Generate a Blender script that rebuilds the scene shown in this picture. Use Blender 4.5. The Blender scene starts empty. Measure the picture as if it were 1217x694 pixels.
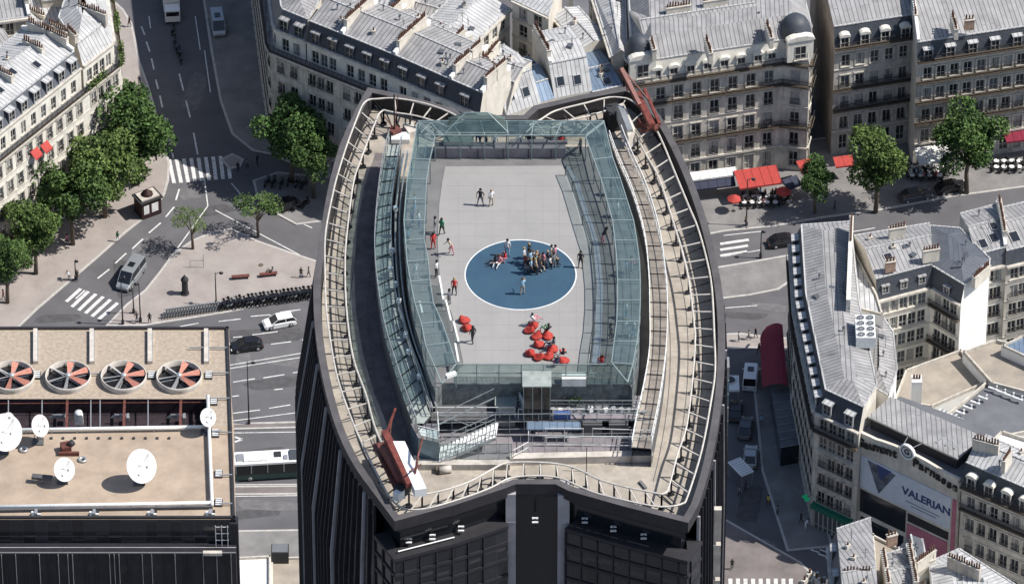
import bpy, math, random
from mathutils import Vector, Matrix
from mathutils.geometry import intersect_line_line_2d
random.seed(7)
R = math.radians
C = bpy.context.scene.collection
scene = bpy.context.scene

# ------------------------------------------------------------------ camera
IW, IH = 1217.0, 694.0
FPX = 8200.0
CAM = Vector((0, 0, 579.0))
PITCH = R(39.0)
FWD = Vector((0, math.cos(PITCH), -math.sin(PITCH)))
RGT = Vector((1, 0, 0))
UPV = Vector((0, math.sin(PITCH), math.cos(PITCH)))
cd = bpy.data.cameras.new('camera'); cam = bpy.data.objects.new('camera', cd); C.objects.link(cam)
cam.location = CAM; cam.rotation_euler = (R(90) - PITCH, 0, 0)
cd.sensor_width = 36.0; cd.lens = 36.0 * FPX / IW; cd.clip_start = 10; cd.clip_end = 9000
scene.camera = cam

def at(px, py, z=0.0):
    """world point seen at photo pixel (px,py) on the horizontal plane z"""
    d = FWD * FPX + RGT * (px - IW / 2) + UPV * (IH / 2 - py)
    t = (z - CAM.z) / d.z
    return CAM + d * t
def at2(px, py, z=0.0):
    p = at(px, py, z); return Vector((p.x, p.y))

# ------------------------------------------------------------------ materials
M = {}
def mat(name, col, rough=.8, metal=0., var=.12, scale=1.5, bump=0., spec=.4, streak=0., col2=None, uv=False, trans=0., alpha=1.):
    m = bpy.data.materials.new(name); m.use_nodes = True
    nt = m.node_tree; N = nt.nodes; L = nt.links
    b = N['Principled BSDF']
    b.inputs['Roughness'].default_value = rough; b.inputs['Metallic'].default_value = metal
    b.inputs['Specular IOR Level'].default_value = spec
    b.inputs['Base Color'].default_value = (*col, 1)
    if trans: b.inputs['Transmission Weight'].default_value = trans
    if alpha < 1: b.inputs['Alpha'].default_value = alpha
    if var or col2:
        tc = N.new('ShaderNodeTexCoord'); src = tc.outputs['UV' if uv else 'Object']
        n = N.new('ShaderNodeTexNoise'); n.inputs['Scale'].default_value = scale; n.inputs['Detail'].default_value = 7; n.inputs['Roughness'].default_value = .65
        L.new(src, n.inputs['Vector'])
        mx = N.new('ShaderNodeMix'); mx.data_type = 'RGBA'
        c2 = col2 or tuple(c * (1 - 2 * var) for c in col)
        c1 = col if col2 else tuple(min(1, c * (1 + var)) for c in col)
        mx.inputs[6].default_value = (*c1, 1); mx.inputs[7].default_value = (*c2, 1)
        rp = N.new('ShaderNodeMapRange'); rp.inputs[1].default_value = .35; rp.inputs[2].default_value = .68
        L.new(n.outputs[0], rp.inputs[0]); L.new(rp.outputs[0], mx.inputs[0])
        out = mx.outputs[2]
        if streak:
            mp = N.new('ShaderNodeMapping'); mp.inputs['Scale'].default_value = (2.2, 2.2, .22) if not uv else (2.2, .22, 1)
            n2 = N.new('ShaderNodeTexNoise'); n2.inputs['Scale'].default_value = 1.; n2.inputs['Detail'].default_value = 5
            L.new(src, mp.inputs[0]); L.new(mp.outputs[0], n2.inputs['Vector'])
            r2 = N.new('ShaderNodeMapRange'); r2.inputs[1].default_value = .45; r2.inputs[2].default_value = .75; r2.inputs[4].default_value = streak
            L.new(n2.outputs[0], r2.inputs[0])
            m2 = N.new('ShaderNodeMix'); m2.data_type = 'RGBA'; m2.inputs[7].default_value = (*[c * .35 for c in col], 1)
            L.new(out, m2.inputs[6]); L.new(r2.outputs[0], m2.inputs[0]); out = m2.outputs[2]
        L.new(out, b.inputs['Base Color'])
        if bump:
            bp = N.new('ShaderNodeBump'); bp.inputs['Strength'].default_value = bump; bp.inputs['Distance'].default_value = .1
            L.new(n.outputs[0], bp.inputs['Height']); L.new(bp.outputs[0], b.inputs['Normal'])
    M[name] = m
    return m

def lines_mat(name, col, linecol, su, sv, wu=.06, wv=.04, rough=.5, metal=0., var=.12, spec=.4, tone=.18, bump=.4, patch=0., scale=1.1):
    """sheet material with seams every su m along U and sv m along V (UV is in metres); every tray gets its own tone"""
    m = bpy.data.materials.new(name); m.use_nodes = True
    nt = m.node_tree; N = nt.nodes; L = nt.links; b = N['Principled BSDF']
    b.inputs['Roughness'].default_value = rough; b.inputs['Metallic'].default_value = metal; b.inputs['Specular IOR Level'].default_value = spec
    tc = N.new('ShaderNodeTexCoord'); sp = N.new('ShaderNodeSeparateXYZ'); L.new(tc.outputs['UV'], sp.inputs[0])
    def M_(op, a, bb=None):
        x = N.new('ShaderNodeMath'); x.operation = op
        for i, q in enumerate((a, bb)):
            if q is None: continue
            if isinstance(q, (int, float)): x.inputs[i].default_value = q
            else: L.new(q, x.inputs[i])
        return x.outputs[0]
    u = M_('DIVIDE', sp.outputs[0], su); v = M_('DIVIDE', sp.outputs[1], sv)
    fu = M_('FLOOR', u); fv0 = v
    # stagger rows a bit per column
    wn0 = N.new('ShaderNodeTexWhiteNoise'); wn0.noise_dimensions = '1D'; L.new(fu, wn0.inputs['W'])
    v2 = M_('ADD', v, M_('MULTIPLY', wn0.outputs[0], .5))
    fv = M_('FLOOR', v2)
    lu = M_('LESS_THAN', M_('FRACT', u), wu / su); lv = M_('LESS_THAN', M_('FRACT', v2), wv / sv)
    line = M_('MAXIMUM', lu, lv)
    cmb = N.new('ShaderNodeCombineXYZ'); L.new(fu, cmb.inputs[0]); L.new(fv, cmb.inputs[1])
    wn = N.new('ShaderNodeTexWhiteNoise'); wn.noise_dimensions = '2D'; L.new(cmb.outputs[0], wn.inputs['Vector'])
    no = N.new('ShaderNodeTexNoise'); no.inputs['Scale'].default_value = scale; no.inputs['Detail'].default_value = 7; L.new(tc.outputs['UV'], no.inputs['Vector'])
    t = M_('ADD', M_('MULTIPLY', wn.outputs[0], tone), M_('MULTIPLY', no.outputs[0], var * 3))
    t = M_('SUBTRACT', 1 + tone / 2 + var * 1.5, t)
    vm = N.new('ShaderNodeVectorMath'); vm.operation = 'SCALE'; vm.inputs[0].default_value = col; L.new(t, vm.inputs['Scale'])
    mx = N.new('ShaderNodeMix'); mx.data_type = 'RGBA'; mx.inputs[7].default_value = (*linecol, 1)
    L.new(vm.outputs[0], mx.inputs[6]); L.new(line, mx.inputs[0]); L.new(mx.outputs[2], b.inputs['Base Color'])
    if bump:
        bp = N.new('ShaderNodeBump'); bp.inputs['Strength'].default_value = bump; bp.inputs['Distance'].default_value = .05
        L.new(line, bp.inputs['Height']); L.new(bp.outputs[0], b.inputs['Normal'])
    M[name] = m; return m

mat('asphalt', (.122, .119, .126), .9, col2=(.086, .084, .09), scale=.16, bump=.1, streak=.0)
mat('asphalt_dark', (.045, .046, .052), .9, var=.15, scale=.3)
mat('pavement', (.33, .295, .275), .9, var=.14, scale=.25, col2=(.25, .22, .205))
mat('kiosk_red', (.035, .014, .014), .7, var=.2, scale=3)
mat('patch_a', (.078, .076, .08), .9, var=.15, scale=1)
mat('patch_b', (.14, .136, .14), .9, var=.15, scale=1)
mat('pavement_grey', (.20, .192, .188), .9, var=.14, scale=.3)
mat('pavement_brown', (.17, .15, .145), .9, var=.14, scale=.3)
mat('kerb', (.42, .4, .38), .85, var=.1)
mat('paint', (.70, .70, .68), .7, scale=1.6, col2=(.40, .40, .395))
mat('stone', (.53, .49, .43), .85, var=.16, scale=.6, streak=.5)
mat('stone_pale', (.68, .65, .58), .85, var=.1, scale=.5, streak=.25)
mat('stone_grey', (.46, .43, .39), .85, var=.16, scale=.6, streak=.6)
mat('plaster', (.60, .56, .49), .9, var=.12, scale=.4, streak=.25)
mat('plaster_white', (.74, .74, .72), .9, var=.06, scale=.4, streak=.1)
mat('plaster_brown', (.27, .235, .21), .9, var=.15, scale=.35, streak=.35)
mat('trim', (.50, .465, .41), .8, var=.15, scale=1.2)
mat('brick', (.32, .22, .17), .9, var=.2, scale=2)
mat('terracotta', (.11, .055, .038), .9, var=.25, scale=4)
mat('iron', (.025, .025, .03), .6, var=0)
mat('steel', (.45, .46, .46), .4, .6, var=.1)
mat('white_metal', (.72, .73, .72), .45, .1, var=.08, scale=3)
mat('frame_white', (.40, .385, .355), .6, var=0)
mat('frame_dark', (.08, .08, .085), .5, var=0)
mat('pane_dark', (.018, .022, .028), .08, var=0, spec=.6)
mat('pane_mid', (.09, .1, .11), .15, var=0, spec=.5)
mat('pane_curtain', (.36, .35, .33), .5, var=.15, scale=4)
lines_mat('zinc', (.275, .272, .275), (.105, .105, .11), .62, 7.5, .095, .05, rough=.7, metal=.0, var=.34, tone=.16, scale=.55, spec=.25)
lines_mat('zinc_pale', (.41, .412, .415), (.17, .17, .175), .62, 7.0, .095, .05, rough=.7, metal=.0, var=.32, tone=.16, scale=.55, spec=.25)
lines_mat('zinc_blue', (.17, .23, .31), (.09, .12, .17), .62, 4.2, .07, .05, rough=.4, metal=.3, var=.12, tone=.2)
lines_mat('slate', (.052, .06, .074), (.028, .03, .036), .3, .22, .02, .02, rough=.55, var=.12, tone=.3, bump=.2)
lines_mat('zinc_dark', (.11, .12, .14), (.06, .065, .08), .6, 3.5, .06, .04, rough=.5, metal=.2, var=.1, tone=.15)
mat('flat_grey', (.13, .135, .15), .85, var=.1, scale=.3)
mat('flat_tan', (.34, .30, .245), .9, var=.15, scale=.4, col2=(.24, .21, .18))
mat('awning_red', (.38, .05, .042), .8, var=.08, scale=2)
mat('awning_dark_red', (.19, .014, .036), .8, var=.1, scale=1)
mat('awning_blue', (.018, .024, .05), .7, var=.1)
mat('awning_white', (.66, .66, .64), .7, var=.1)
mat('green_sign', (.01, .12, .08), .5, var=0)
mat('leaf', (.058, .115, .024), .75, var=0, spec=.25)
mat('bark', (.12, .095, .07), .95, var=.25, scale=4)
mat('black_paint', (.012, .012, .015), .25, var=0, spec=.6)
mat('dark_plastic', (.03, .03, .032), .7, var=0)
mat('car_white', (.75, .75, .74), .25, var=0, spec=.5)
mat('car_silver', (.36, .38, .39), .3, .5, var=0)
mat('car_grey', (.10, .105, .115), .3, .4, var=0)
mat('car_glass', (.012, .014, .018), .08, var=0, spec=.7)
mat('tyre', (.02, .02, .02), .9, var=0)
mat('rubble', (.4, .37, .33), .9, var=.3, scale=3)

# foliage: leaf tone varies per leaf (stored attribute)
def leaf_mat():
    m = M['leaf']; N = m.node_tree.nodes; L = m.node_tree.links; b = N['Principled BSDF']
    a = N.new('ShaderNodeAttribute'); a.attribute_name = 'tone'
    mx = N.new('ShaderNodeMix'); mx.data_type = 'RGBA'
    mx.inputs[6].default_value = (.018, .046, .012, 1); mx.inputs[7].default_value = (.10, .165, .045, 1)
    L.new(a.outputs['Fac'], mx.inputs[0])
    oi = N.new('ShaderNodeObjectInfo'); hs = N.new('ShaderNodeHueSaturation'); m1 = N.new('ShaderNodeMapRange'); m1.inputs[3].default_value = .478; m1.inputs[4].default_value = .515; L.new(oi.outputs['Random'], m1.inputs[0]); L.new(m1.outputs[0], hs.inputs['Hue'])
    m2 = N.new('ShaderNodeMapRange'); m2.inputs[3].default_value = 1.2; m2.inputs[4].default_value = .85; L.new(oi.outputs['Random'], m2.inputs[0]); L.new(m2.outputs[0], hs.inputs['Value']); L.new(mx.outputs[2], hs.inputs['Color']); L.new(hs.outputs[0], b.inputs['Base Color'])
    b.inputs['Roughness'].default_value = .7
leaf_mat()

# ------------------------------------------------------------------ object helpers
def link(o, parent=None):
    C.objects.link(o)
    if parent is not None: o.parent = parent
    return o
def thing(name, label, cat, loc=(0, 0, 0), rz=0, group=None):
    o = bpy.data.objects.new(name, None); o.empty_display_size = .3
    C.objects.link(o); o.location = loc; o.rotation_euler = (0, 0, rz)
    o['label'] = label; o['category'] = cat
    if group: o['group'] = group
    return o
def tag(o, label, cat, group=None):
    o['label'] = label; o['category'] = cat
    if group: o['group'] = group
    return o
def dup(root, loc, rz=0, label=None, group=None, scale=None):
    r = root.copy(); C.objects.link(r); r.location = loc; r.rotation_euler = (0, 0, rz)
    if scale: r.scale = scale if hasattr(scale, '__len__') else (scale,) * 3
    if label: r['label'] = label
    if group: r['group'] = group
    for ch in list(root.children):
        c = ch.copy(); C.objects.link(c); c.parent = r
        for g in ch.children:
            d = g.copy(); C.objects.link(d); d.parent = c
    return r

class MB:
    def __init__(s): s.v = []; s.f = []; s.m = []; s.mats = []; s.smooth = []
    def mi(s, m):
        m = M[m] if isinstance(m, str) else m
        if m not in s.mats: s.mats.append(m)
        return s.mats.index(m)
    def face(s, pts, m, sm=False):
        n = len(s.v); s.v.extend([tuple(p) for p in pts]); s.f.append(tuple(range(n, n + len(pts)))); s.m.append(s.mi(m)); s.smooth.append(sm)
    def mesh_(s, vs, fs, m, sm=False):
        n = len(s.v); s.v.extend([tuple(p) for p in vs]); k = s.mi(m)
        for f in fs: s.f.append(tuple(n + i for i in f)); s.m.append(k); s.smooth.append(sm)
    def box(s, c, size, m, rz=0, base=False, ax=None):
        sx, sy, sz = size[0] / 2, size[1] / 2, size[2] / 2
        X, Y, Z = ax if ax else (Vector((math.cos(rz), math.sin(rz), 0)), Vector((-math.sin(rz), math.cos(rz), 0)), Vector((0, 0, 1)))
        c = Vector(c)
        if base: c = c + Z * sz
        vs = [c + X * (sx * a) + Y * (sy * b) + Z * (sz * d) for a in (-1, 1) for b in (-1, 1) for d in (-1, 1)]
        s.mesh_(vs, [(0, 1, 3, 2), (4, 6, 7, 5), (0, 4, 5, 1), (2, 3, 7, 6), (0, 2, 6, 4), (1, 5, 7, 3)], m)
    def bar(s, p, q, w, h, m):
        p = Vector(p); q = Vector(q); d = q - p; l = d.length
        if l < 1e-6: return
        X = d / l
        Y = Vector((0, 0, 1)).cross(X)
        if Y.length < 1e-3: Y = Vector((0, 1, 0))
        Y.normalize(); Z = X.cross(Y)
        s.box((p + q) / 2, (l, w, h), m, ax=(X, Y, Z))
    def tube(s, pts, r, m, n=6, closed=False, r2=None):
        pts = [Vector(p) for p in pts]; k = len(pts); vs = []
        for i, p in enumerate(pts):
            if closed: d = pts[(i + 1) % k] - pts[i - 1]
            else: d = pts[min(i + 1, k - 1)] - pts[max(i - 1, 0)]
            d.normalize()
            a = Vector((0, 0, 1)) if abs(d.z) < .95 else Vector((1, 0, 0))
            u = d.cross(a).normalized(); w = u.cross(d)
            rr = r if r2 is None else r + (r2 - r) * i / (k - 1)
            for j in range(n):
                t = 2 * math.pi * (j + .5) / n; vs.append(p + u * (rr * math.cos(t)) + w * (rr * math.sin(t)))
        fs = []
        for i in range(k if closed else k - 1):
            for j in range(n):
                a = i * n + j; b = i * n + (j + 1) % n; c = ((i + 1) % k) * n + (j + 1) % n; d = ((i + 1) % k) * n + j
                fs.append((a, d, c, b))
        if not closed: fs += [tuple(range(n)), tuple(range((k - 1) * n, k * n))[::-1]]
        s.mesh_(vs, fs, m, n > 6)
    def cyl(s, c, r, h, m, n=16, r2=None):
        r2 = r if r2 is None else r2; c = Vector(c); vs = []
        for z, rr in ((0, r), (h, r2)):
            for j in range(n):
                t = 2 * math.pi * j / n; vs.append(c + Vector((rr * math.cos(t), rr * math.sin(t), z)))
        s.mesh_(vs, [(j, (j + 1) % n, n + (j + 1) % n, n + j) for j in range(n)] + [tuple(range(n))[::-1], tuple(range(n, 2 * n))], m)
    def lathe(s, prof, m, n=20, c=(0, 0, 0), sm=True, A=None):
        c = Vector(c); vs = []
        for r, z in prof:
            for j in range(n):
                t = 2 * math.pi * j / n; q = Vector((r * math.cos(t), r * math.sin(t), z))
                if A: q = A @ q
                vs.append(c + q)
        fs = [(i * n + j, i * n + (j + 1) % n, (i + 1) * n + (j + 1) % n, (i + 1) * n + j) for i in range(len(prof) - 1) for j in range(n)]
        s.mesh_(vs, fs, m, sm)
    def prism(s, poly, z0, z1, mside, mtop=None, bottom=False):
        P = [Vector((p[0], p[1])) for p in poly]; n = len(P)
        ar = sum(P[i].x * P[(i + 1) % n].y - P[(i + 1) % n].x * P[i].y for i in range(n))
        if ar < 0: P.reverse()
        for i in range(n):
            a, b = P[i], P[(i + 1) % n]
            s.face([(a.x, a.y, z0), (b.x, b.y, z0), (b.x, b.y, z1), (a.x, a.y, z1)], mside)
        s.face([(p.x, p.y, z1) for p in P], mtop or mside)
        if bottom: s.face([(p.x, p.y, z0) for p in reversed(P)], mside)
    def build(s, name, parent=None, world=True, udir=None):
        me = bpy.data.meshes.new(name)
        off = Vector((0, 0, 0))
        if world and parent is not None:
            q = parent
            while q is not None: off += q.location; q = q.parent
        me.from_pydata([(x - off.x, y - off.y, z - off.z) for x, y, z in s.v], [], s.f)
        for m in s.mats: me.materials.append(m)
        me.polygons.foreach_set('material_index', s.m); me.polygons.foreach_set('use_smooth', s.smooth)
        me.update()
        uv = me.uv_layers.new(name='UVMap').data
        Z = Vector((0, 0, 1))
        for p in me.polygons:
            n = p.normal
            if abs(n.z) > .999: u = (udir or Vector((1, 0, 0)))
            else: u = Z.cross(n)
            u = Vector((u.x, u.y, 0)); u.normalize(); w = n.cross(u)
            for li in p.loop_indices:
                co = s.v[me.loops[li].vertex_index]; co = Vector(co)
                uv[li].uv = (co.dot(u), co.dot(w))
        o = bpy.data.objects.new(name, me)
        return link(o, parent)

def struct(name, mb):
    o = mb.build(name); o['kind'] = 'structure'; return o

# polygon helpers (2D, counter-clockwise)
def area(P): return sum(P[i].x * P[(i + 1) % len(P)].y - P[(i + 1) % len(P)].x * P[i].y for i in range(len(P))) / 2
def inset(P, d):
    n = len(P); d = d if hasattr(d, '__len__') else [d] * n
    L = []
    for i in range(n):
        a, b = P[i], P[(i + 1) % n]; t = (b - a).normalized(); nn = Vector((-t.y, t.x))
        L.append((a + nn * d[i], t))
    out = []
    for i in range(n):
        (p, t), (q, u) = L[i - 1], L[i]
        cr = t.x * u.y - t.y * u.x
        if abs(cr) < 1e-4: out.append(q.copy())
        else:
            w = q - p; k = (w.x * u.y - w.y * u.x) / cr
            out.append(p + t * k)
    return out
def smooth(P, k=4, closed=False):
    P = [Vector(p) for p in P]; n = len(P); out = []
    for i in range(n if closed else n - 1):
        if closed: a, b, c, d = P[i - 1], P[i], P[(i + 1) % n], P[(i + 2) % n]
        else: a, b, c, d = P[max(i - 1, 0)], P[i], P[i + 1], P[min(i + 2, n - 1)]
        for j in range(k):
            t = j / k
            out.append(.5 * ((2 * b) + (c - a) * t + (2 * a - 5 * b + 4 * c - d) * t * t + (3 * b - a - 3 * c + d) * t ** 3))
    if not closed: out.append(P[-1])
    return out
def resample(P, step):
    P = [Vector(p) for p in P]; out = [P[0].copy()]; acc = 0
    for a, b in zip(P, P[1:]):
        l = (b - a).length; pos = step - acc
        while pos <= l + 1e-9:
            out.append(a + (b - a) * (pos / l)); pos += step
        acc = l - (pos - step)
    return out
def v3(p, z): return Vector((p[0], p[1], z))
def lp(a, b, t): return a + (b - a) * t
# ------------------------------------------------------------------ world, sun, render
w = bpy.data.worlds.new('World'); scene.world = w; w.use_nodes = True
nt = w.node_tree; sky = nt.nodes.new('ShaderNodeTexSky'); sky.sky_type = 'NISHITA'; sky.sun_disc = False
EL = R(52); SUN = Vector((math.cos(EL) * .998, math.cos(EL) * -.065, math.sin(EL)))
sky.sun_elevation = EL; sky.sun_rotation = math.atan2(SUN.x, SUN.y)
sky.dust_density = 1.2; sky.ozone_density = 1.2
nt.links.new(sky.outputs[0], nt.nodes['Background'].inputs[0]); nt.nodes['Background'].inputs[1].default_value = .10
ld = bpy.data.lights.new('sun', 'SUN'); ld.energy = 4.8; ld.angle = R(.5); ld.color = (1, .955, .89)
lo = bpy.data.objects.new('sun', ld); C.objects.link(lo); lo.rotation_euler = (-SUN).to_track_quat('-Z', 'Y').to_euler()
vs = scene.view_settings; vs.view_transform = 'Standard'; vs.look = 'None'; vs.exposure = 0.4; vs.gamma = 1; vs.use_curve_mapping = False
scene.render.engine = 'CYCLES'

# ------------------------------------------------------------------ ground
mb = MB(); S = 4000
mb.face([(-S, -S, 0), (S, -S, 0), (S, S, 0), (-S, S, 0)], 'asphalt'); struct('ground', mb)

def pave(name, pts, m='pavement', h=.12, kerb=True, sm=True, z=0, kedges=None):
    P = [at2(x, y, z) for x, y in pts]
    if area(P) < 0: P.reverse()
    mb = MB(); mb.prism(P, 0, h, 'kerb', m); struct(name, mb)
    if kerb:
        Q = inset(P, .32); mb = MB(); n = len(P)
        for i in range(n):
            j = (i + 1) % n
            mb.face([v3(P[i], h + .004), v3(P[j], h + .004), v3(Q[j], h + .004), v3(Q[i], h + .004)], 'kerb')
        struct('kerb', mb)
pave('pavement', [(-160, -60), (116, -60), (128, -20), (134, 0), (147, 12), (157, 28), (162, 50), (167, 75), (176, 100), (185, 130), (196, 170), (202, 195), (201, 215), (196, 232), (182, 252), (150, 277), (115, 308), (80, 338), (45, 368), (20, 392), (-160, 500)])
pave('pavement', [(205, 302), (228, 286), (252, 276), (275, 272), (305, 286), (345, 300), (400, 318), (400, 342), (330, 360), (270, 372), (215, 381), (170, 388), (125, 388), (150, 362), (172, 345), (188, 325)])
pave('pavement', [(300, 215), (330, 205), (400, 212), (400, 262), (352, 268), (322, 252), (305, 235)], 'pavement_grey')
pave('pavement', [(262, 190), (276, 183), (290, 190), (286, 199), (272, 202)])
pave('pavement', [(240, -40), (241, 0), (250, 60), (261, 120), (275, 160), (300, 180), (420, 205), (430, 130), (322, 100), (300, -40)], 'pavement_grey')
pave('pavement', [(560, 318), (840, 280), (860, 276), (920, 270), (975, 260), (1045, 251), (1130, 235), (1300, 212), (1300, 120), (560, 222)], 'pavement_grey')
pave('pavement', [(560, 360), (850, 318), (905, 309), (960, 299), (1100, 275), (1100, 330), (940, 335), (925, 345), (890, 352), (560, 392)], 'pavement_grey')
pave('pavement', [(840, 398), (880, 396), (910, 400), (940, 402), (940, 414), (840, 416)], 'pavement')
pave('pavement', [(893, 440), (935, 430), (990, 650), (935, 655), (905, 560)], 'pavement_grey')
pave('pavement', [(820, 604), (857, 614), (952, 668), (985, 700), (960, 760), (820, 760)], 'pavement_brown')
pave('pavement', [(240, 504), (360, 501), (360, 509), (240, 512)], 'pavement_brown')
pave('pavement', [(240, 578), (360, 577), (360, 588), (240, 589)], 'pavement_brown')
pave('pavement', [(240, 631), (380, 629), (380, 800), (240, 800)], 'pavement_grey')

PZ = .012
random.seed(5)
for name_, col_, cells in (('road_patch', 'patch_a', [(300, 400, 14, 3), (330, 455, 10, 2.5), (150, 330, 4, 9), (255, 250, 5, 2), (310, 540, 8, 3), (880, 375, 8, 1.5), (1000, 282, 12, 1.5), (890, 600, 3, 8), (300, 610, 7, 2), (70, 378, 7, 2)]),
                           ('road_patch', 'patch_b', [(225, 230, 3, 3), (340, 430, 6, 2), (232, 110, 2.6, 9), (290, 425, 2, 5), (915, 365, 5, 1.5), (320, 600, 9, 2), (165, 300, 2, 7), (900, 650, 5, 3)])):
    for x, y, w_, h_ in cells:
        p = at(x, y); a_ = random.uniform(-.25, .25); m_ = MB(); c_, s_ = math.cos(a_), math.sin(a_); q = []
        for k in range(9):
            t = 2 * math.pi * k / 9; rr = random.uniform(.75, 1.1); u, v = math.copysign(abs(math.cos(t)) ** .5, math.cos(t)) * w_ / 2 * rr, math.copysign(abs(math.sin(t)) ** .5, math.sin(t)) * h_ / 2 * rr; q.append((p.x + u * c_ - v * s_, p.y + u * s_ + v * c_, .004 if col_ == 'patch_a' else .008))
        m_.face(q, col_); struct(name_, m_)
def stripe(a, b, wd, z=PZ, mbx=None):
    A = at(*a, 0); B = at(*b, 0); d = (B - A).normalized(); n = Vector((-d.y, d.x, 0)) * wd / 2
    m_ = mbx or MB()
    m_.face([v3(A + n, z), v3(A - n, z), v3(B - n, z), v3(B + n, z)], 'paint')
    return m_
def marks(name, segs, wd, z=PZ):
    mb = MB()
    for a, b in segs: stripe(a, b, wd, z, mb)
    struct(name, mb)
marks('crossing_stripes', [((201 + 8.7 * i, 190 - .6 * i), (207 + 8.3 * i, 218 - .7 * i)) for i in range(9)], .5)
marks('crossing_stripes', [((80 + x0 / 4.057, 290 + y0 / 4.057), (80 + x1 / 4.057, 290 + y1 / 4.057)) for x0, y0, x1, y1 in
      ((65, 215, -5, 278), (102, 228, 22, 303), (138, 241, 54, 320), (173, 254, 87, 334), (208, 268, 119, 349), (243, 284, 152, 362))], .5)
marks('crossing_stripes', [((856 + 0 * i, 290 + 7 * i), (890 - i, 285 + 7 * i)) for i in range(3)], .5)
marks('crossing_stripes', [((868 + 9 * i, 688), (868 + 9 * i, 712)) for i in range(9)], .5, .13)
marks('crossing_stripes', [((946 + 9 * i, 642 + 5 * i), (975 + 9 * i, 652 + 5 * i)) for i in range(5)], .5)
marks('lane_marking', [((168, 32), (172, 42)), ((174, 50), (178, 62)), ((180, 70), (183, 83)), ((185, 95), (188, 106)), ((190, 114), (193, 128)), ((196, 140), (199, 152)), ((200, 160), (206, 188)),
      ((213, 88), (218, 108)), ((221, 120), (226, 140)), ((230, 158), (235, 184)), ((213, 225), (209, 238)), ((207, 246), (197, 258)), ((191, 265), (177, 277)), ((170, 284), (157, 296)), ((150, 301), (137, 313)), ((130, 320), (116, 331)),
      ((101, 345), (90, 355))], .22)
marks('lane_marking', [((243, 213), (247, 245)), ((247, 245), (206, 302)), ((256, 250), (320, 284)), ((320, 284), (356, 303)), ((275, 218), (286, 231)), ((300, 240), (306, 244)), ((350, 262), (371, 271))], .16)
marks('lane_marking', [((260, 382), (286, 379)), ((298, 376), (321, 374)), ((333, 371), (357, 368)), ((277, 401), (288, 400)), ((322, 409), (346, 406)), ((359, 404), (372, 402)),
      ((277, 454), (303, 450)), ((313, 449), (338, 445)), ((348, 443), (362, 441)), ((276, 471), (284, 470)), ((326, 463), (336, 462)), ((277, 491), (309, 487)), ((320, 485), (345, 481)),
      ((236, 384), (214, 388)), ((300, 398), (330, 394))], .17)
marks('lane_marking', [((230, 441), (362, 419)), ((230, 444.5), (362, 424)), ((230, 506), (362, 489)), ((230, 515), (362, 513)), ((240, 590), (362, 588.5)), ((240, 576), (362, 575))], .14)
marks('lane_marking', [((288, 522), (279, 519)), ((288, 522), (279, 525)), ((284, 571), (279, 567)), ((276, 574), (284, 571))], .3)
marks('lane_marking', [((860, 305), (905, 297)), ((905, 275), (860, 280)), ((862, 366), (900, 363)), ((1010, 276), (1040, 271))], .15)
marks('lane_marking', [((205, -20), (208, 20)), ((243, 60), (250, 110)), ((232, 20), (238, 60)), ((140 + 37, 20), (140 + 39, 34))], .15)
# ------------------------------------------------------------------ shared window, dormer, chimney meshes
def proto(fn):
    """build a hidden-free mesh once: returns mesh data"""
    mb = MB(); fn(mb); o = mb.build('proto'); me = o.data; bpy.data.objects.remove(o); return me
_cache = {}
def win_meshes(wd, h, frame='frame_white'):
    k = (round(wd, 2), round(h, 2), frame)
    if k in _cache: return _cache[k]
    def fr(mb):
        t = .085
        for x in (-wd / 2 + t / 2, wd / 2 - t / 2, 0): mb.box((x, .16, h / 2), (t if x else .09, .07, h), frame)
        for z in (t / 2, h - t / 2, h * .36): mb.box((0, .165, z), (wd, .06, t), frame)
        mb.box((0, -.06, -.04), (wd + .3, .2, .1), 'trim')
    def pn(m):
        def f(mb): mb.face([(-wd / 2, .2, 0), (wd / 2, .2, 0), (wd / 2, .2, h), (-wd / 2, .2, h)], m)
        return f
    def pc(mb):   # drawn curtains on both sides of dark glass
        q = .28 * wd
        mb.face([(-q / 2, .2, 0), (q / 2, .2, 0), (q / 2, .2, h), (-q / 2, .2, h)], 'pane_dark')
        mb.face([(-wd / 2, .2, 0), (-q / 2, .2, 0), (-q / 2, .2, h), (-wd / 2, .2, h)], 'pane_curtain')
        mb.face([(q / 2, .2, 0), (wd / 2, .2, 0), (wd / 2, .2, h), (q / 2, .2, h)], 'pane_curtain')
    def rail(mb):
        for z in (.1, .95): mb.box((0, -.12, z), (wd + .1, .05, .05), 'iron')
        n = int(wd / .13)
        for i in range(n + 1): mb.box((-wd / 2 + wd * i / n, -.12, .52), (.025, .025, .85), 'iron')
    def shut(mb):
        for s in (-1, 1):
            mb.box((s * (wd / 2 + .22), -.03, h / 2), (.4, .05, h), 'frame_white')
    _cache[k] = (proto(fr), [proto(pn('pane_dark'))] * 5 + [proto(pn('pane_mid'))] * 2 + [proto(pc)] + [proto(pn('pane_curtain'))], proto(rail), proto(shut))
    return _cache[k]

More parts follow.
